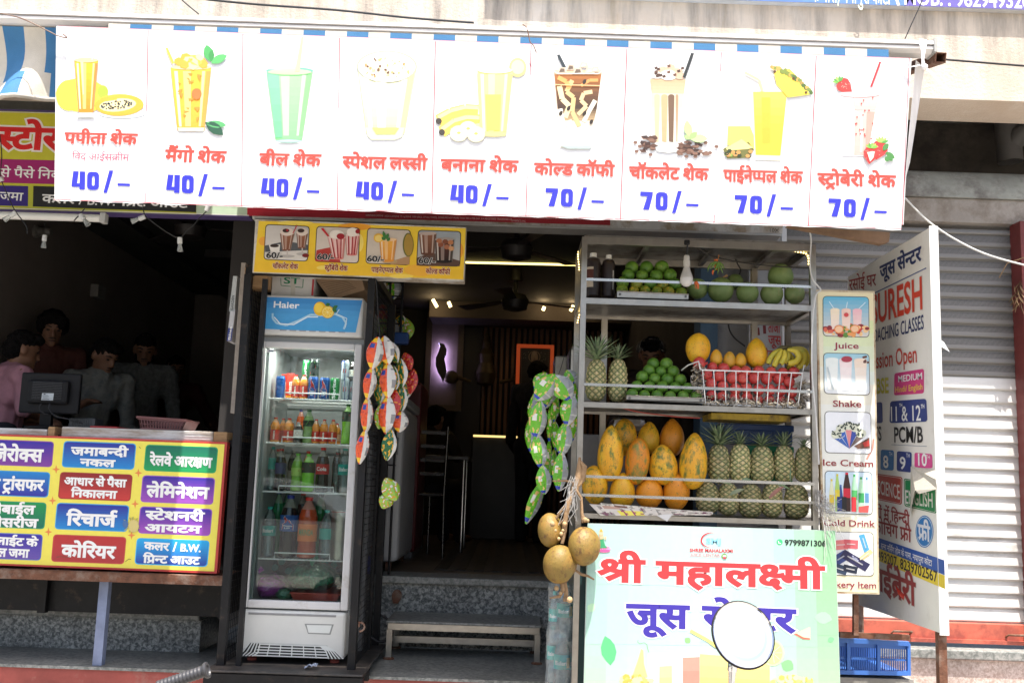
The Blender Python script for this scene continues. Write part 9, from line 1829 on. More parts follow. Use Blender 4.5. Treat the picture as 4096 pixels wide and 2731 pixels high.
for x,e in((715,5),(1690,4),(1940,4)):
 p=P(*D4(x,405),9.8);L_=bpy.data.lights.new('lamp_glow','POINT');L_.energy=e*.15;L_.color=(1,.72,.38);L_.shadow_soft_size=.05;o=bpy.data.objects.new('lamp_glow',L_);COL.objects.link(o);o.location=(p.x,9.72,p.z)
# glowing leaf panel
lf=thing('leaf_wall_light','dark leaf-shaped wall ornament with a violet glow behind it on a pale panel','wall light',tuple(P(*D4(790,1280),10.4)))
a,b=P(*D4(700,500),10.4),P(*D4(900,1280),10.4);m=MB();m.box((a.x,10.4,b.z),(b.x,10.46,a.z));m.build('back_panel',mat('mauve_panel',(.2,.15,.13),.6),lf)
m=MB()
for q0,q1 in(((a.x-.06,10.36,b.z-.06),(a.x,10.47,a.z+.06)),((b.x,10.36,b.z-.06),(b.x+.06,10.47,a.z+.06)),((a.x,10.36,a.z),(b.x,10.47,a.z+.06)),((a.x,10.36,b.z-.06),(b.x,10.47,b.z))):m.box(q0,q1)
m.build('frame',mat('brown_frame',(.12,.085,.06),.5),lf)
lo=[(752,715),(800,730),(822,780),(815,830),(800,860),(812,920),(820,970),(808,1020),(788,1075),(770,1030),(740,980),(722,920),(724,850),(748,800),(760,760)]
m=MB();m.prism([P(*D4(*p),10.32)for p in lo],(0,.015,0));m.build('leaf',mat('dark_leaf_veneer',(.035,.03,.03),.6),lf)
cx_=772;m=MB();m.prism([P(*D4(cx_+(x-cx_)*1.0,895+(y-895)*.97),10.345)for x,y in lo],(0,.01,0));m.build('glow_strip',mat('lit_violet_strip',(.5,.4,1),.5,var=0,emit=(.6,.5,1.),estr=7),lf)
# framed picture with a lit orange border
fr2=thing('framed_picture','dark framed devotional picture with a glowing orange-red border on the slatted wall','picture',tuple(P(*D4(1610,1160),10.3)))
a,b=P(*D4(1450,730),10.3),P(*D4(1772,1190),10.3);m=MB();m.box((a.x,10.3,b.z),(b.x,10.4,a.z));m.build('picture_board',mat('dark_picture',(.02,.016,.014),.5),fr2)
w_=.038;m=MB()
for q0,q1 in(((a.x,10.285,b.z),(a.x+w_,10.299,a.z)),((b.x-w_,10.285,b.z),(b.x,10.299,a.z)),((a.x+w_,10.285,a.z-w_),(b.x-w_,10.299,a.z)),((a.x+w_,10.285,b.z),(b.x-w_,10.299,b.z+w_))):m.box(q0,q1)
m.build('lit_border',mat('lit_orange_border',(.4,.08,.03),.5,var=0,emit=(1,.13,.03),estr=.1),fr2)
k=Ink(Y=10.299)
for j in range(20):
 for x,y in((1495+j*12.5,765),(1495+j*12.5,1130),(1492,765+j*19),(1738,765+j*19)):k.ell(D4(x,y),1.6,1.6,hx('806a48'),1,6)
for j in range(22):t=j*.2856;k.line([D4(1608+50*cos(t),845+50*sin(t)),D4(1608+50*cos(t+.2856),845+50*sin(t+.2856))],3.5,hx('75614c'),1)
k.ell(D4(1608,850),14,26,hx('8a7460'),2);k.ell(D4(1608,815),7,8,hx('94806c'),3);k.poly([D4(1565,930),D4(1608,850),D4(1650,930)],hx('6e5a4c'),2)
for j in range(26):k.ell(D4(1510+rnd.random()*200,790+rnd.random()*110),1.3,1.3,hx('8c8474'),1,5)
k.build('picture_print',fr2)
orn=thing('wall_ornament','small dark brass ornament hung on the slatted wall left of the framed picture','ornament',tuple(P(*D4(1175,990),10.38)));BRASS=mat('dull_brass',(.07,.05,.025),.5,.5)
c=P(*D4(1175,900),10.36);m=MB();m.lathe([(a*.55,b*.9)for a,b in((0,-.28),(.17,-.24),(.2,-.12),(.13,0),(.14,.1),(.08,.17),(.09,.24),(.05,.32),(.01,.4),(0,.42))],c,14);m.build('figure',BRASS,orn)
for s_ in(-1,1):m=MB();m.ball(c+Vector((s_*.36,0,-.16)),(.08,.03,.07),10,8);m.tube([c+Vector((s_*.15,0,-.2)),c+Vector((s_*.3,0,-.16))],.02,6);m.build('side_boss',BRASS,orn)
# fans
def fan(px,Y,label,zc,rot):
 p=P(*px,Y);r=thing('ceiling_fan',label,'fan',tuple(p));FM=mat('brown_black_fan',(.02,.016,.015),.5);m=MB();m.lathe([(.02,.06),(.02,max(.1,zc-p.z-.05))],p,8);m.lathe([(.06,max(.1,zc-p.z-.1)),(.05,zc-p.z-.001)],p,12);m.build('rod',FM,r);m=MB();m.lathe([(.03,-.09),(.1,-.07),(.12,0),(.09,.05),(.03,.07)],p,16);m.build('motor',FM,r)
 for j in range(3):
  a=rot+j*2*pi/3;d=Vector((cos(a),sin(a),-.02));s_=Vector((-sin(a),cos(a),.12));m=MB();q=[p+d*.1-s_*.03,p+d*.1+s_*.03,p+d*.6+s_*.07,p+d*.6-s_*.06];m.prism(q,(0,0,.006));m.build('blade',FM,r)
fan(D4(1435,345),8.3,'dark ceiling fan in the middle of the juice shop',3.3,.35);fan(B3(30,235),6.8,'nearer dark ceiling fan left of the fruit stall',3.3,2.9);fan(B1(1330,20),7.,'dark ceiling fan in the copy shop',3.35,.2)
# floor mat, freezer, cooler, chairs and table
FZ=.95
m=MB();
for j in range(13):x0_=-.42+j*.115;m.box((x0_,6.35,FZ+.003),(x0_+(.062),9.8,FZ+.008),j%2*0)
mt_=thing('floor_mat','dark striped rubber mat on the juice shop floor','mat',(.3,8,FZ));m.build('raised_stripes',mat('black_rubber',(.01,.01,.011),.6),mt_);m=MB();m.box((-.44,6.33,FZ+.001),(1.15,9.82,FZ+.003));m.build('backing',mat('brown_mat',(.07,.055,.045),.7),mt_)
zf=thing('chest_freezer','white freezer cabinet on castors just inside the juice shop','freezer',(-.95,6.5,FZ));a,b=P(*C2(850,380),6.1),P(*C2(1050,800),6.1)
FRW=mat('dim_white_enamel',(.4,.4,.4),.4,var=.06);m=MB();m.rbox((-1.4,6.1,FZ+.06),(b.x,7.0,FZ+1.0),.03);m.build('body',FRW,zf);m=MB();m.rbox((-1.4,6.08,FZ+1.003),(b.x+.01,7.02,FZ+1.06),.012);m.build('lid',FRW,zf)
for x,y in((-1.3,6.16),(b.x-.06,6.16),(b.x-.06,6.9)):m=MB();m.lathe([(.03,-.015),(.03,.015)],(x,y,FZ+.031),12,M=Matrix.Rotation(pi/2,4,'Y'));m.build('castor',RUST,zf)
m=MB();m.rbox((b.x-.13,6.085,FZ+.1),(b.x-.1,6.099,FZ+.9),.006);m.tube([(b.x-.03,6.09,FZ+.8),(b.x-.03,6.07,FZ+.78),(b.x-.03,6.07,FZ+.7)],.006,6);m.build('door_trim',mat('grey_trim',(.2,.2,.2),.5),zf)
rk=thing('snack_rack','black wire rack with snack packets standing by the freezer','rack',(-1.0,5.98,FZ));m=MB();x0_,x1_=P(*C2(880,100),5.97).x,P(*C2(1035,100),5.97).x
z0_,z1_=P(*C2(1000,330),5.97).z,P(*D4(300,150),5.97).z
for x in(x0_,(x0_+x1_)/2,x1_):m.tube([(x,5.97,FZ),(x,5.97,z1_)],.008,6)
z=z0_
while z<z1_:m.tube([(x0_,5.97,z),(x1_,5.97,z)],.005,5);m.tube([(x0_,5.97,z),(x0_,6.06,z),(x1_,6.06,z),(x1_,5.97,z)],.004,5);z+=.085
m.build('wire_frame',BLACKM,rk)
for j,(x,y,st_)in enumerate(((230,470,'red'),(250,560,'mixed'),(340,600,'green'),(400,570,'darkgreen'),(455,600,'mixed'),(230,250,'darkgreen'),(340,230,'green'))):m=MB();packet(m,P(*D4(x,y),6.02),.11,.14,.02,rnd.uniform(-.4,.4),rnd.uniform(-.2,.2),st_,j+50);m.build('snack_packet',GLOSSINK,rk)
m=MB();a,b=P(*D4(300,625),5.93),P(*D4(480,735),5.93);m.rbox((a.x,5.9,b.z),(b.x,5.96,a.z),.01);one('plastic_bin',m,mat('deep_blue_plastic'),'dark blue plastic bin hooked on the snack rack behind the packets','bin')
rc=thing('drinks_cooler','dark red drinks cooler standing in the shop behind the white freezer','cooler',(-.9,7.4,FZ));x1_=P(*C2(1165,500),7.15).x;m=MB();m.rbox((-1.4,7.15,FZ+.05),(x1_,7.75,FZ+1.25),.02);m.build('body',mat('dark_red_enamel',(.12,.012,.015),.4),rc);m=MB();m.rbox((-1.38,7.16,FZ+.001),(x1_-.02,7.74,FZ+.049),.01);m.build('base',mat('grey_trim'),rc)
def chair(x,y,rz,label):
 r=thing('steel_chair',label,'chair',(x,y,FZ),'steel chairs inside the juice shop');r.rotation_euler=(0,0,rz);CH=mat('dim_chair_steel',(.16,.155,.15),.25,1.)
 def part(f,nm):
  mb=MB();f(mb);mb.v=[(v[0]+x,v[1]+y,v[2]+FZ)for v in mb.v];mb.build(nm,CH,r)
 part(lambda b_:b_.rbox((-.2,-.2,.44),(.2,.2,.46),.006),'seat')
 for sx in(-1,1):
  part(lambda b_:b_.tube([(sx*.19,-.19,0),(sx*.19,-.19,.44)],.011,8),'leg');part(lambda b_:b_.tube([(sx*.19,.22,0),(sx*.19,.19,.45),(sx*.19,.23,.95)],.011,8),'leg')
 for z in(.6,.7,.8,.9):part(lambda b_:b_.rbox((-.18,.2+.03*(z-.6),z-.015),(.18,.212+.03*(z-.6),z+.015),.004),'back_slat')
p=P(*C2(1230,700),7.6);chair(p.x-.12,7.5,radians(200),'nearest steel ladder-back chair beside the striped mat');chair(p.x-.35,8.5,radians(20),'farther steel ladder-back chair behind the nearest one')
tb=thing('dining_table','dark-topped table on steel legs behind the steel chairs','table',(p.x+.12,8.1,FZ));m=MB();m.rbox((p.x-.3,7.85,FZ+.72),(p.x+.28,8.5,FZ+.75),.006);m.build('table_top',mat('dark_laminate',(.06,.05,.045),.3),tb)
for x,y in((p.x-.26,7.9),(p.x+.24,7.9),(p.x-.26,8.45),(p.x+.24,8.45)):m=MB();m.tube([(x,y,FZ),(x,y,FZ+.719)],.014,8);m.build('leg',CHROME,tb)
m=MB();m.rbox((P(*D4(1050,1560),10.).x,9.95,FZ),(P(*D4(1470,1560),10.).x,10.3,P(*D4(1200,1550),9.95).z),.01);cn=one('service_counter',m,mat('dark_counter',(.035,.03,.028),.4),'low dark counter in front of the slatted wall','counter')
m=MB();zz=P(*D4(1200,1553),9.94).z;m.box((P(*D4(1060,1553),9.94).x,9.93,zz-.012),(P(*D4(1455,1553),9.94).x,9.948,zz+.008));one('counter_reflection_bar',m,mat('glowing_gold_reflection',(.8,.6,.2),.5,var=0,emit=(1,.7,.25),estr=.7),'thin gold lit strip along the edge of the low dark counter','lamp')  # reflection line on the counter edge, put in as a glowing bar
# kitchen steel behind the stall
def box_(nm,q0,q1,Y,dep,mt,label,cat,r_=.008):
 a,b=P(*q0,Y),P(*q1,Y);m=MB();m.rbox((a.x,Y,b.z),(b.x,Y+dep,a.z),r_);return one(nm,m,mt,label,cat)
box_('steel_cabinet',D4(1795,832),D4(1960,1180),5.9,.3,STEEL,'bright stainless cabinet between the orange-bordered picture and the stall post','cabinet')
box_('juice_machine',D3(-40,150),D3(200,640),5.4,.35,STEEL,'dim stainless juice machine behind the two middle pineapples','machine',.03)
box_('worktop_cabinet',D3(-20,850),D3(560,1480),5.3,.4,mat('grey_worktop',(.16,.16,.16),.4),'grey worktop cabinet behind the papayas','cabinet')
box_('steel_vessel',D3(290,715),D3(570,850),5.35,.25,STEEL,'wide stainless vessel standing behind the upper papayas','vessel',.04)
# step bench in the doorway
bn_=thing('step_bench','low granite-topped steel step bench in the juice shop doorway','bench',tuple(P(*C2(1300,1390),5.6)))
x0_,x1_=P(*C2(985,1155),5.52).x,P(*C3(180,1180),5.52).x;zt_=.752
m=MB();m.rbox((x0_,5.5,zt_-.012),(x1_,5.9,zt_),.003);m.build('granite_top',GRAN2,bn_)
m=MB();m.bar((x0_+.01,5.515,zt_-.03),(x1_-.01,5.515,zt_-.03),.03,.034);m.bar((x0_+.01,5.87,zt_-.03),(x1_-.01,5.87,zt_-.03),.03,.034);m.build('top_rail',STEEL,bn_)
m=MB();m.bar((x0_+.03,5.7,.63),(x1_-.03,5.7,.63),.035);m.build('stretcher',STEEL,bn_)
for x in(x0_+.02,x1_-.02):
 for y in(5.515,5.87):m=MB();m.bar((x,y,.553),(x,y,zt_-.048),.03);f_=m.build('leg',STEEL,bn_);m=MB();m.lathe([(.03,0),(.03,.006),(.018,.012)],(x,y,.551),12);m.build('foot',RUST,f_)
m=MB();c=P(*C2(1045,1040),5.88);m.prism([c+Vector((.03*cos(t),0,.04*sin(t)if t<3.2 else-.04))for t in(0,.5,1,1.57,2.1,2.6,3.14,4,5)],(0,.006,0));m.build('bracket',RUST,bn_)
m=MB();x=P(*C2(905,700),5.5).x;m.bar((x,5.5,.551),(x,5.5,P(*C2(905,100),5.5).z+.6),.02);one('door_post',m,BLACKM,'thin black post standing at the left of the doorway','post')
m=MB();x=P(*C2(840,900),5.45).x;m.box((x-.008,5.45,.551),(x+.012,5.52,P(*C2(855,100),5.45).z));one('white_trim',m,mat('grey_white_trim',(.42,.43,.44),.5),'narrow grey-white door trim between the fridge cage and the doorway','trim')
one('floor_cable',wire([C2(835,1140),C2(930,1150),C2(985,1175),C2(1000,1200)],5.7,.007),CABLE,'black cable crossing behind the step bench','cable');one('floor_cable',wire([C2(830,1260),C2(890,1290),C2(930,1315),C2(985,1310)],5.55,.008),CABLE,'black cable coiled on the granite step left of the bench','cable')
m=MB();a=P(*C2(870,830),6.02);m.rbox((a.x-.05,5.96,FZ),(a.x+.05,6.06,FZ+.1),.01);one('soap_box',m,mat('cobalt_plastic',(.06,.1,.45),.5),'small cobalt blue plastic box on the shop floor by the freezer','box')
# scooter mirror and grip in the foreground
def lower(root,hx_,hy,hz,yaw):
 """the parts of a parked two-wheeler below its handlebar"""
 d=Vector((sin(yaw),cos(yaw),0));h=Vector((hx_,hy,hz));PT=mat('dark_vehicle_paint',(.03,.03,.035),.3,coat=.6,var=.05)
 m=MB();m.tube([h,h+d*.08+Vector((0,0,-.3)),Vector((h.x+d.x*.25,h.y+d.y*.25,.27))],[.03,.035,.028],10);m.build('steering_column',PT,root)
 R=Matrix.Rotation(pi/2,4,d)
 for off,nm in((.27,'front_wheel'),(-.95,'rear_wheel')):
  c=Vector((h.x+d.x*off,h.y+d.y*off,.24));ax=Vector((0,0,1)).cross(d);Mx=Vector((0,0,1)).rotation_difference(ax).to_matrix().to_4x4();m=MB();m.lathe([(.15,-.05),(.22,-.05),(.24,0),(.22,.05),(.15,.05),(.15,-.05)],c,24,M=Mx);o=m.build(nm,mat('tyre_rubber',(.015,.015,.015),.8),root);m=MB();m.lathe([(.0,-.03),(.15,-.03),(.15,.03),(0,.03)],c,20,M=Mx);m.build('rim',CHROME,o)
 m=MB();m.tube([h-d*.05+Vector((0,0,-.35)),h-d*.3+Vector((0,0,-.62)),h-d*.7+Vector((0,0,-.5)),h-d*1.2+Vector((0,0,-.35))],[.08,.12,.16,.1],12);m.build('body',PT,root);m=MB();m.tube([h-d*.45+Vector((0,0,-.3)),h-d*.8+Vector((0,0,-.3)),h-d*1.2+Vector((0,0,-.22))],[.1,.12,.1],12);m.build('seat',BLACKP,root)
Ymi=2.15;mc=P(*D5(1434,1045),Ymi);rm=.0645*Ymi/2.1
sc1=thing('motor_scooter','parked scooter seen only by its round chrome-rimmed mirror on a stem','scooter',(mc.x,Ymi,0))
N_=Vector((.12,-1,.5)).normalized();Mq=Vector((0,0,1)).rotation_difference(N_).to_matrix().to_4x4();vs_=Matrix.Scale(1.08,4,Vector((0,0,1)))
m=MB();m.lathe([(rm*.955,.002),(rm*.7,.0042),(rm*.35,.0055),(0,.006)],mc,40,M=vs_@Mq);m.build('mirror_glass',mat('mirror_silver',(.97,.97,.97),.02,1.,var=0),sc1)
m=MB();m.lathe([(0,-.02),(rm*.6,-.018),(rm*.97,-.004),(rm,.003),(rm*.985,.006),(rm*.95,.0035)],mc,40,M=vs_@Mq);m.build('mirror_rim',CHROME,sc1);m=MB();m.tube([mc+(vs_@Mq)@Vector((rm*1.005*cos(t*.1571),rm*1.005*sin(t*.1571),.003))for t in range(41)],.0021,6);m.build('rubber_edge',BLACKP,sc1)
s0=P(*D5(1350,1285),Ymi+.015);s1_=P(*D5(1338,1470),Ymi+.02);m=MB();m.tube([s0+Vector((.01,0,.02)),s0,s0.lerp(s1_,.35)],[.007,.0105,.0105],10);m.tube([s0.lerp(s1_,.35),s1_,s1_+Vector((-.01,.02,-.08))],[.0085,.0065,.006],10);m.build('mirror_stem',CHROME,sc1)
hb=s1_+Vector((-.01,.02,-.08));m=MB();m.tube([hb+Vector((.18,-.1,-.02)),hb+Vector((0,0,-.01)),hb+Vector((-.3,.05,-.02))],.013,10);m.build('handlebar',CHROME,sc1);lower(sc1,hb.x-.25,hb.y+.05,hb.z-.03,.3)
Yg_=2.75;g0,g1=P(*C1(960,1590),Yg_),P(*C1(1252,1490),Yg_)
sc2=thing('motorcycle','parked motorcycle seen only by its ribbed dark handlebar grip at the bottom edge','motorcycle',(g0.x,Yg_,0));d=(g1-g0).normalized();R=Vector((0,0,1)).rotation_difference(d).to_matrix().to_4x4();L_=(g1-g0).length
m=MB();m.lathe([(.0165 if q%2 else .0152,L_*q/26)for q in range(26)]+[(.019,L_*.97),(.0215,L_),(.0215,L_+.006),(.015,L_+.007),(.013,L_+.003),(0,L_+.003)],g0,18,M=R);m.build('grip',mat('ribbed_grey_grip',(.05,.05,.055),.4,var=.05),sc2)
m=MB();m.tube([g0-d*.3,g0],.011,10);m.build('handlebar',CHROME,sc2);h=g0-d*.35;lower(sc2,h.x,h.y,h.z-.02,.2)
# people
SKN=mat('brown_skin',(.24,.12,.07),.55,var=.06,vscale=20,sss=.08);HAIR=mat('black_hair',(.006,.005,.005),.85,spec=.15,var=.3,vscale=60,bump=.8,bscale=90);EYE_=mat('dark_features',(.02,.012,.01),.5)
def solid(name,segs,m_,root,vox,balls=(),amp=0.,fr=1.):
 mb=MB()
 for pts,rs in segs:
  mb.tube(pts,rs,12)
  for p,r in zip(pts,rs if isinstance(rs,(list,tuple))else[rs]*len(pts)):mb.ball(p,r,12,8)
 for c,r,Mx in balls:mb.ball(c,r,18,14,M=Mx)
 o=mb.build(name,m_,root);md=o.modifiers.new('join','REMESH');md.mode='VOXEL';md.voxel_size=vox;md.use_smooth_shade=True;sm=o.modifiers.new('soft','SMOOTH');sm.factor=.5;sm.iterations=3
 me=bpy.data.meshes.new_from_object(o.evaluated_get(bpy.context.evaluated_depsgraph_get()));old=o.data;o.modifiers.clear();o.data=me;bpy.data.meshes.remove(old)
 if amp:
  nn=[v.normal.copy()for v in me.vertices]
  for v,q in zip(me.vertices,nn):p=v.co*fr;v.co+=q*amp*(noise.noise(p)+.5*noise.noise(Vector((p.x*2.3,p.y*2.3,p.z*1.1))))
 return o
def person(label,hx_,Y,floor,hgt,face,hyaw,hpitch,shirt,trous,arms,hair=1.,lean=0.,beard=False,seated=False,hand=None,lt=.0):
 """hx_: pixel of the head centre; face, hyaw in radians (0 looks at the street, + turns to the right of the picture)"""
 hc=P(*hx_,Y);s=hgt/1.75;F=Vector((sin(face),-cos(face),0));R_=F.cross(Vector((0,0,1)));Z=Vector((0,0,1))
 hipz=floor+(.93*s if not seated else .5);hd=Vector((sin(hyaw)*cos(hpitch),-cos(hyaw)*cos(hpitch),-sin(hpitch)))
 neck=hc-hd*.035*s-Z*.125*s;ch=neck-Z*.1*s-F*lean*.3;hip=Vector((neck.x-F.x*lean,neck.y-F.y*lean,hipz));root=thing('person',label,'person',(hip.x,hip.y,floor))
 sh=[neck-Z*.055*s+R_*.185*s*q for q in(1,-1)];hr=hd.cross(Z).normalized();hu=hr.cross(hd)
 Mh=Matrix((hr,hd,hu)).transposed().to_4x4();H_=lambda r,f,u:hc+(hr*r+hd*f+hu*u)*s
 legs=[]
 for q in(1,-1):
  a=hip+R_*.09*s*q
  legs.append([a,a+F*.42*s+Z*.02,a+F*.45*s-Z*(hipz-floor-.06)]if seated else[a,a+F*.02-Z*(hipz-floor)*.48,a-Z*(hipz-floor-.05)])
 tor=[([hip,hip.lerp(ch,.5),ch,neck-Z*.05*s],[.12*s,.115*s,.12*s,.09*s]),([sh[0],ch,sh[1]],[.06*s,.11*s,.06*s]),([hip+R_*.07*s,hip-R_*.07*s],[.1*s,.1*s]),([ch+R_*.08*s-Z*.06,ch-R_*.08*s-Z*.06],[.1*s,.1*s])]
 sk=[([neck-Z*.06*s,hc-hu*.06*s],[.062*s,.056*s])]+[(a,[b*.9 for b in r])for a,r in tor];arm=[];W_=lambda p:hip*1+R_*p[0]*s+F*p[1]*s+Z*(p[2]*s-(hipz-floor))
 for q in(0,1):
  e,w_=W_(arms[q][0]),W_(arms[q][1]);arm.append((sh[q],e,w_));sk.append(([sh[q],e,w_],[.05*s,.04*s,.028*s]));d=(w_-e).normalized();up_=arms[q][2]if len(arms[q])>2 else Z;sd=d.cross(up_).normalized();nn=sd.cross(d);pc=w_+d*.06*s
  sk+=[([w_,pc+sd*t],[.026*s,.02*s])for t in(-.022,0,.022)]
  for j,(t,l_)in enumerate(((-.033,.062),(-.011,.076),(.012,.08),(.033,.07))):b0=pc+sd*t+d*.015;k_=b0+d*l_*.5-nn*.006;sk.append(([b0,k_,k_+d*l_*.45-nn*.022],[.0115,.0105,.0095]))
  sk.append(([w_+d*.02-sd*.024,w_+d*.055-sd*.058,w_+d*.09-sd*.062-nn*.012],[.014,.0125,.0105]))
 for L_ in legs:sk.append((L_,[.08*s,.055*s,.04*s]));sk.append(([L_[2],L_[2]+F*.16-Z*.02],[.04*s,.03*s]))
 balls=[(H_(0,.0,.02),(.076*s,.094*s,.1*s),Mh),(H_(0,.03,-.05),(.056*s,.068*s,.068*s),Mh),(H_(0,.085,-.085),(.026*s,.022*s,.022*s),Mh),(H_(0,.1,-.012),(.014*s,.02*s,.026*s),Mh),(H_(0,.11,-.026),(.018*s,.016*s,.012*s),Mh),(H_(0,.092,-.06),(.026*s,.012*s,.011*s),Mh),(H_(0,.078,.03),(.052*s,.02*s,.014*s),Mh)]+[(H_(q*.077,-.01,-.01),(.012*s,.024*s,.034*s),Mh)for q in(1,-1)]
 solid('body',sk,SKN,root,.009,balls)
 m=MB()
 for q in(1,-1):
  m.ball(H_(q*.031,.083,.008),(.013*s,.008*s,.006*s),10,6,M=Mh);m.tube([H_(q*.014,.093,.03),H_(q*.034,.09,.037),H_(q*.054,.074,.03)],[.004,.005,.003],6)
 m.tube([H_(-.022,.1,-.061),H_(0,.105,-.059),H_(.022,.1,-.061)],.003,5);m.tube([H_(-.024,.098,-.045),H_(0,.108,-.042),H_(.024,.098,-.045)],[.003,.005,.003],6);m.build('facial_features',EYE_,root)
 hb_=[(H_(0,-.012,.035),(.081*s*hair,.099*s,.093*s*hair),Mh),(H_(0,-.05,.0),(.08*s*hair,.066*s,.085*s),Mh),(H_(0,.055,.088),(.068*s,.05*s,.04*s*hair),Mh)]
 if hair>1.05:hb_+=[(H_(q*.076,.025,.035),(.026*s,.05*s,.065*s),Mh)for q in(1,-1)]+[(H_(0,-.06,-.08),(.06*s,.045*s,.06*s),Mh),(H_(-.05,.085,.06),(.035*s,.03*s,.045*s),Mh)]
 if beard:hb_+=[(H_(0,.05,-.085),(.05*s,.05*s,.035*s),Mh)]+[(H_(q*.055,.02,-.055),(.014*s,.035*s,.045*s),Mh)for q in(1,-1)]
 solid('hair',[],HAIR,root,.008,hb_,.009,40.)
 slv=[([a,e.lerp(a,.05)if lt<.5 else w_.lerp(e,.2)]if lt<.5 else[a,e,e.lerp(w_,.85)],[.064*s,.056*s]if lt<.5 else[.064*s,.053*s,.042*s])for a,e,w_ in arm]
 solid('shirt',[(a,[b*1.07 for b in r])for a,r in tor]+slv+[([hip,hip-Z*.08],[.13*s,.125*s])],shirt,root,.012,(),.014,13.)
 if lt>=.5:m=MB();m.tube([neck+Vector((.062*s*cos(t),.062*s*sin(t),-.012+.012*sin(t)))for t in[j*.45 for j in range(15)]],.014*s,6);m.build('collar',shirt,root)
 solid('trousers',[(L_,[.095*s,.072*s,.06*s])for L_ in legs]+[([hip+R_*.08*s,hip-R_*.08*s],[.115*s,.115*s])],trous,root,.016);return root
JEAN=mat('dark_trousers',(.02,.022,.03),.85)
def cloth(n_,c,**k_):return mat(n_,c,.85,var=k_.get('var',.15),vscale=k_.get('vs',14),bump=.25,bscale=30,dirt=k_.get('dirt'),dscale=k_.get('ds',20))
FL=.755;rest=((.24,.03,1.0),(.22,.16,.8));restL=((-.24,.03,1.0),(-.22,.16,.8))
pa=person('person in a pink T-shirt with folded arms at the left edge, looking away',D8(215,600),6.2,FL,1.72,2.3,2.35,.25,cloth('pink_cotton',(.42,.2,.24)),JEAN,[((.22,.08,1.1),(-.02,.26,1.08)),((-.25,.1,1.08),(.06,.24,1.06))],1.,.06)
person('person with wavy hair and moustache in a maroon shirt looking down',D8(500,400),6.9,FL,1.8,.5,.55,.3,cloth('maroon_cotton',(.07,.018,.012)),JEAN,[rest,restL],1.12,.04,lt=1)
person('person in a pale grey patterned shirt bending over the counter with one hand open',D8(1010,660),6.8,FL,1.74,.75,1.05,.5,cloth('grey_print_cotton',(.22,.22,.2),dirt=(.14,.15,.15)),JEAN,[((.26,.1,1.12),(.16,.32,1.18),Vector((0,0,1))),((-.24,.1,1.05),(-.2,.36,1.0))],1.,.16,lt=1)
person('bearded person in a grey striped shirt with short dark hair behind the counter',D8(1400,600),7.5,FL,1.76,.25,.35,.4,cloth('grey_stripe_cotton',(.13,.135,.13),vs=40,var=.4),JEAN,[((.26,.06,1.05),(.2,.3,.95)),((-.26,.04,1.05),(-.22,.28,.92))],.98,.08,True,lt=1)
pe=person('person in a dark red top with spectacles and one hand on the hip',D8(1690,790),8.4,FL,1.7,.2,.5,.2,cloth('dark_red_cotton',(.06,.008,.012)),JEAN,[((.25,.02,1.05),(.2,.12,.85)),((-.46,-.05,1.02),(-.2,-.0,.9))],1.,.02,lt=1)
person('seated person seen from behind in a brown jacket at the juice shop table',D4(720,1400),8.9,.95,1.7,2.6,2.7,.2,cloth('brown_jacket',(.05,.035,.022)),JEAN,[((.26,.12,.78),(.1,.36,.78)),((-.26,.12,.78),(-.1,.36,.78))],1.,.08,seated=True,lt=1)
person('person in a dark checked shirt standing in front of the orange-bordered picture',D4(1632,990),9.7,.95,1.7,2.8,2.6,.3,cloth('dark_check_cotton',(.025,.025,.028),var=.5,vs=30),JEAN,[((.25,.05,1.0),(.2,.2,.85)),((-.25,.05,1.0),(-.2,.2,.85))],1.,.05,lt=1)
pv_=person('vendor in a thin white net cap working in the dark behind the sweet limes',D3(600,235),6.3,.95,1.68,-.2,-.2,.5,cloth('dark_brown_cotton',(.03,.02,.016)),JEAN,[rest,restL],.95,.1,lt=1)
c=P(*D3(600,190),6.3);m=MB();m.ball(c,(.1,.11,.075),16,10);m.v=[(v[0],v[1],max(v[2],c.z-.02))for v in m.v];o=m.build('net_cap',clear('white_net',(.9,.9,.9),.5,.3,.25,(.4,.4,.42)),pv_)
m=MB();c=P(*D8(1690,815),8.4-.1);d=Vector((.9,-.45,0)).normalized()
for q in(0,.05):m.tube([c+d*q+Vector((.02*cos(t)*d.x,.02*cos(t)*d.y-.02,.016*sin(t)))for t in[j*.63 for j in range(11)]],.002,4)
m.build('spectacles',EYE_,pe)
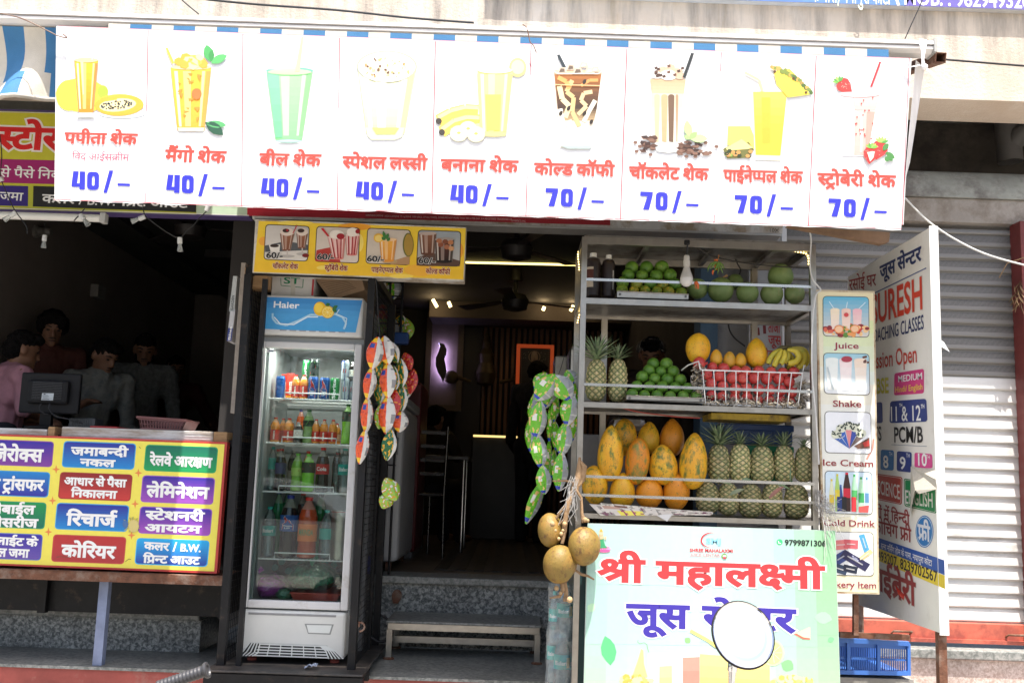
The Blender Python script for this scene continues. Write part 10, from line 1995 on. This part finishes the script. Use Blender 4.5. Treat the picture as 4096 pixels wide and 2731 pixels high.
# across the street: what the fridge door mirrors
car=thing('parked_car','white hatchback parked across the street, seen mirrored in the fridge door','car',(-2.9,-3.2,0));WC=mat('white_car_paint',(.8,.8,.8),.2,var=.02,coat=1.)
pr=[(-1.9,.3),(1.9,.3),(1.95,.6),(1.8,.85),(1.0,.95),(.45,1.36),(-.2,1.47),(-1.0,1.42),(-1.6,1.0),(-1.9,.9)]
m=MB();m.prism([(-2.9+x,-4.0,z)for x,z in pr],(0,1.6,0));recalc(m.build('body',WC,car))
m=MB();m.prism([(-2.9+x,-2.398,z)for x,z in((.85,.96),(.4,1.3),(-.2,1.4),(-.95,1.36),(-1.45,1.0))],(0,.006,0));m.build('side_window',mat('dark_car_glass',(.01,.012,.014),.08),car)
for x in(-4.1,-1.7):
 for y in(-2.5,-3.9):m=MB();m.lathe([(.2,-.1),(.3,-.1),(.32,0),(.3,.1),(.2,.1)],(x,y,.32),20,M=Matrix.Rotation(pi/2,4,'X'));m.build('wheel',mat('tyre_rubber'),car)
LV=mat('street_tree_leaf',(.05,.085,.025),.7,var=.4,vscale=2)
R9=random.Random(5);tm=None
for j,(x,y)in enumerate(((-7.5,-10),(-3.8,-11.5),(0,-10.5),(3.8,-11.5))):
 r=thing('street_tree','leafy street tree across the road, %s of the four, mirrored in the fridge door'%('left end','second','third','right end')[j],'tree',(x,y,0),'street trees across the road');m=MB();m.tube([(x,y,0),(x+.1,y,1.4),(x,y,3)],[.16,.12,.06],8)
 for a in range(4):m.tube([(x,y,1.9),(x+1.1*cos(a*1.6+j),y+1.1*sin(a*1.6+j),3.2)],[.06,.02],6)
 m.build('trunk',mat('tree_bark',(.08,.06,.045),.9),r);m=MB()
 for c in range(26):
  cc=Vector((x+R9.gauss(0,.95),y+R9.gauss(0,.8),3.1+R9.gauss(0,.75)))
  for q in range(70):p=cc+Vector((R9.gauss(0,.28),R9.gauss(0,.28),R9.gauss(0,.22)));d=Vector((R9.gauss(0,1),R9.gauss(0,1),R9.gauss(0,1))).normalized()*.11;e=d.orthogonal().normalized()*.05;m.add([p-d,p+e,p+d,p-e],[(0,1,2,3)])
 m.build('crown',LV,r)
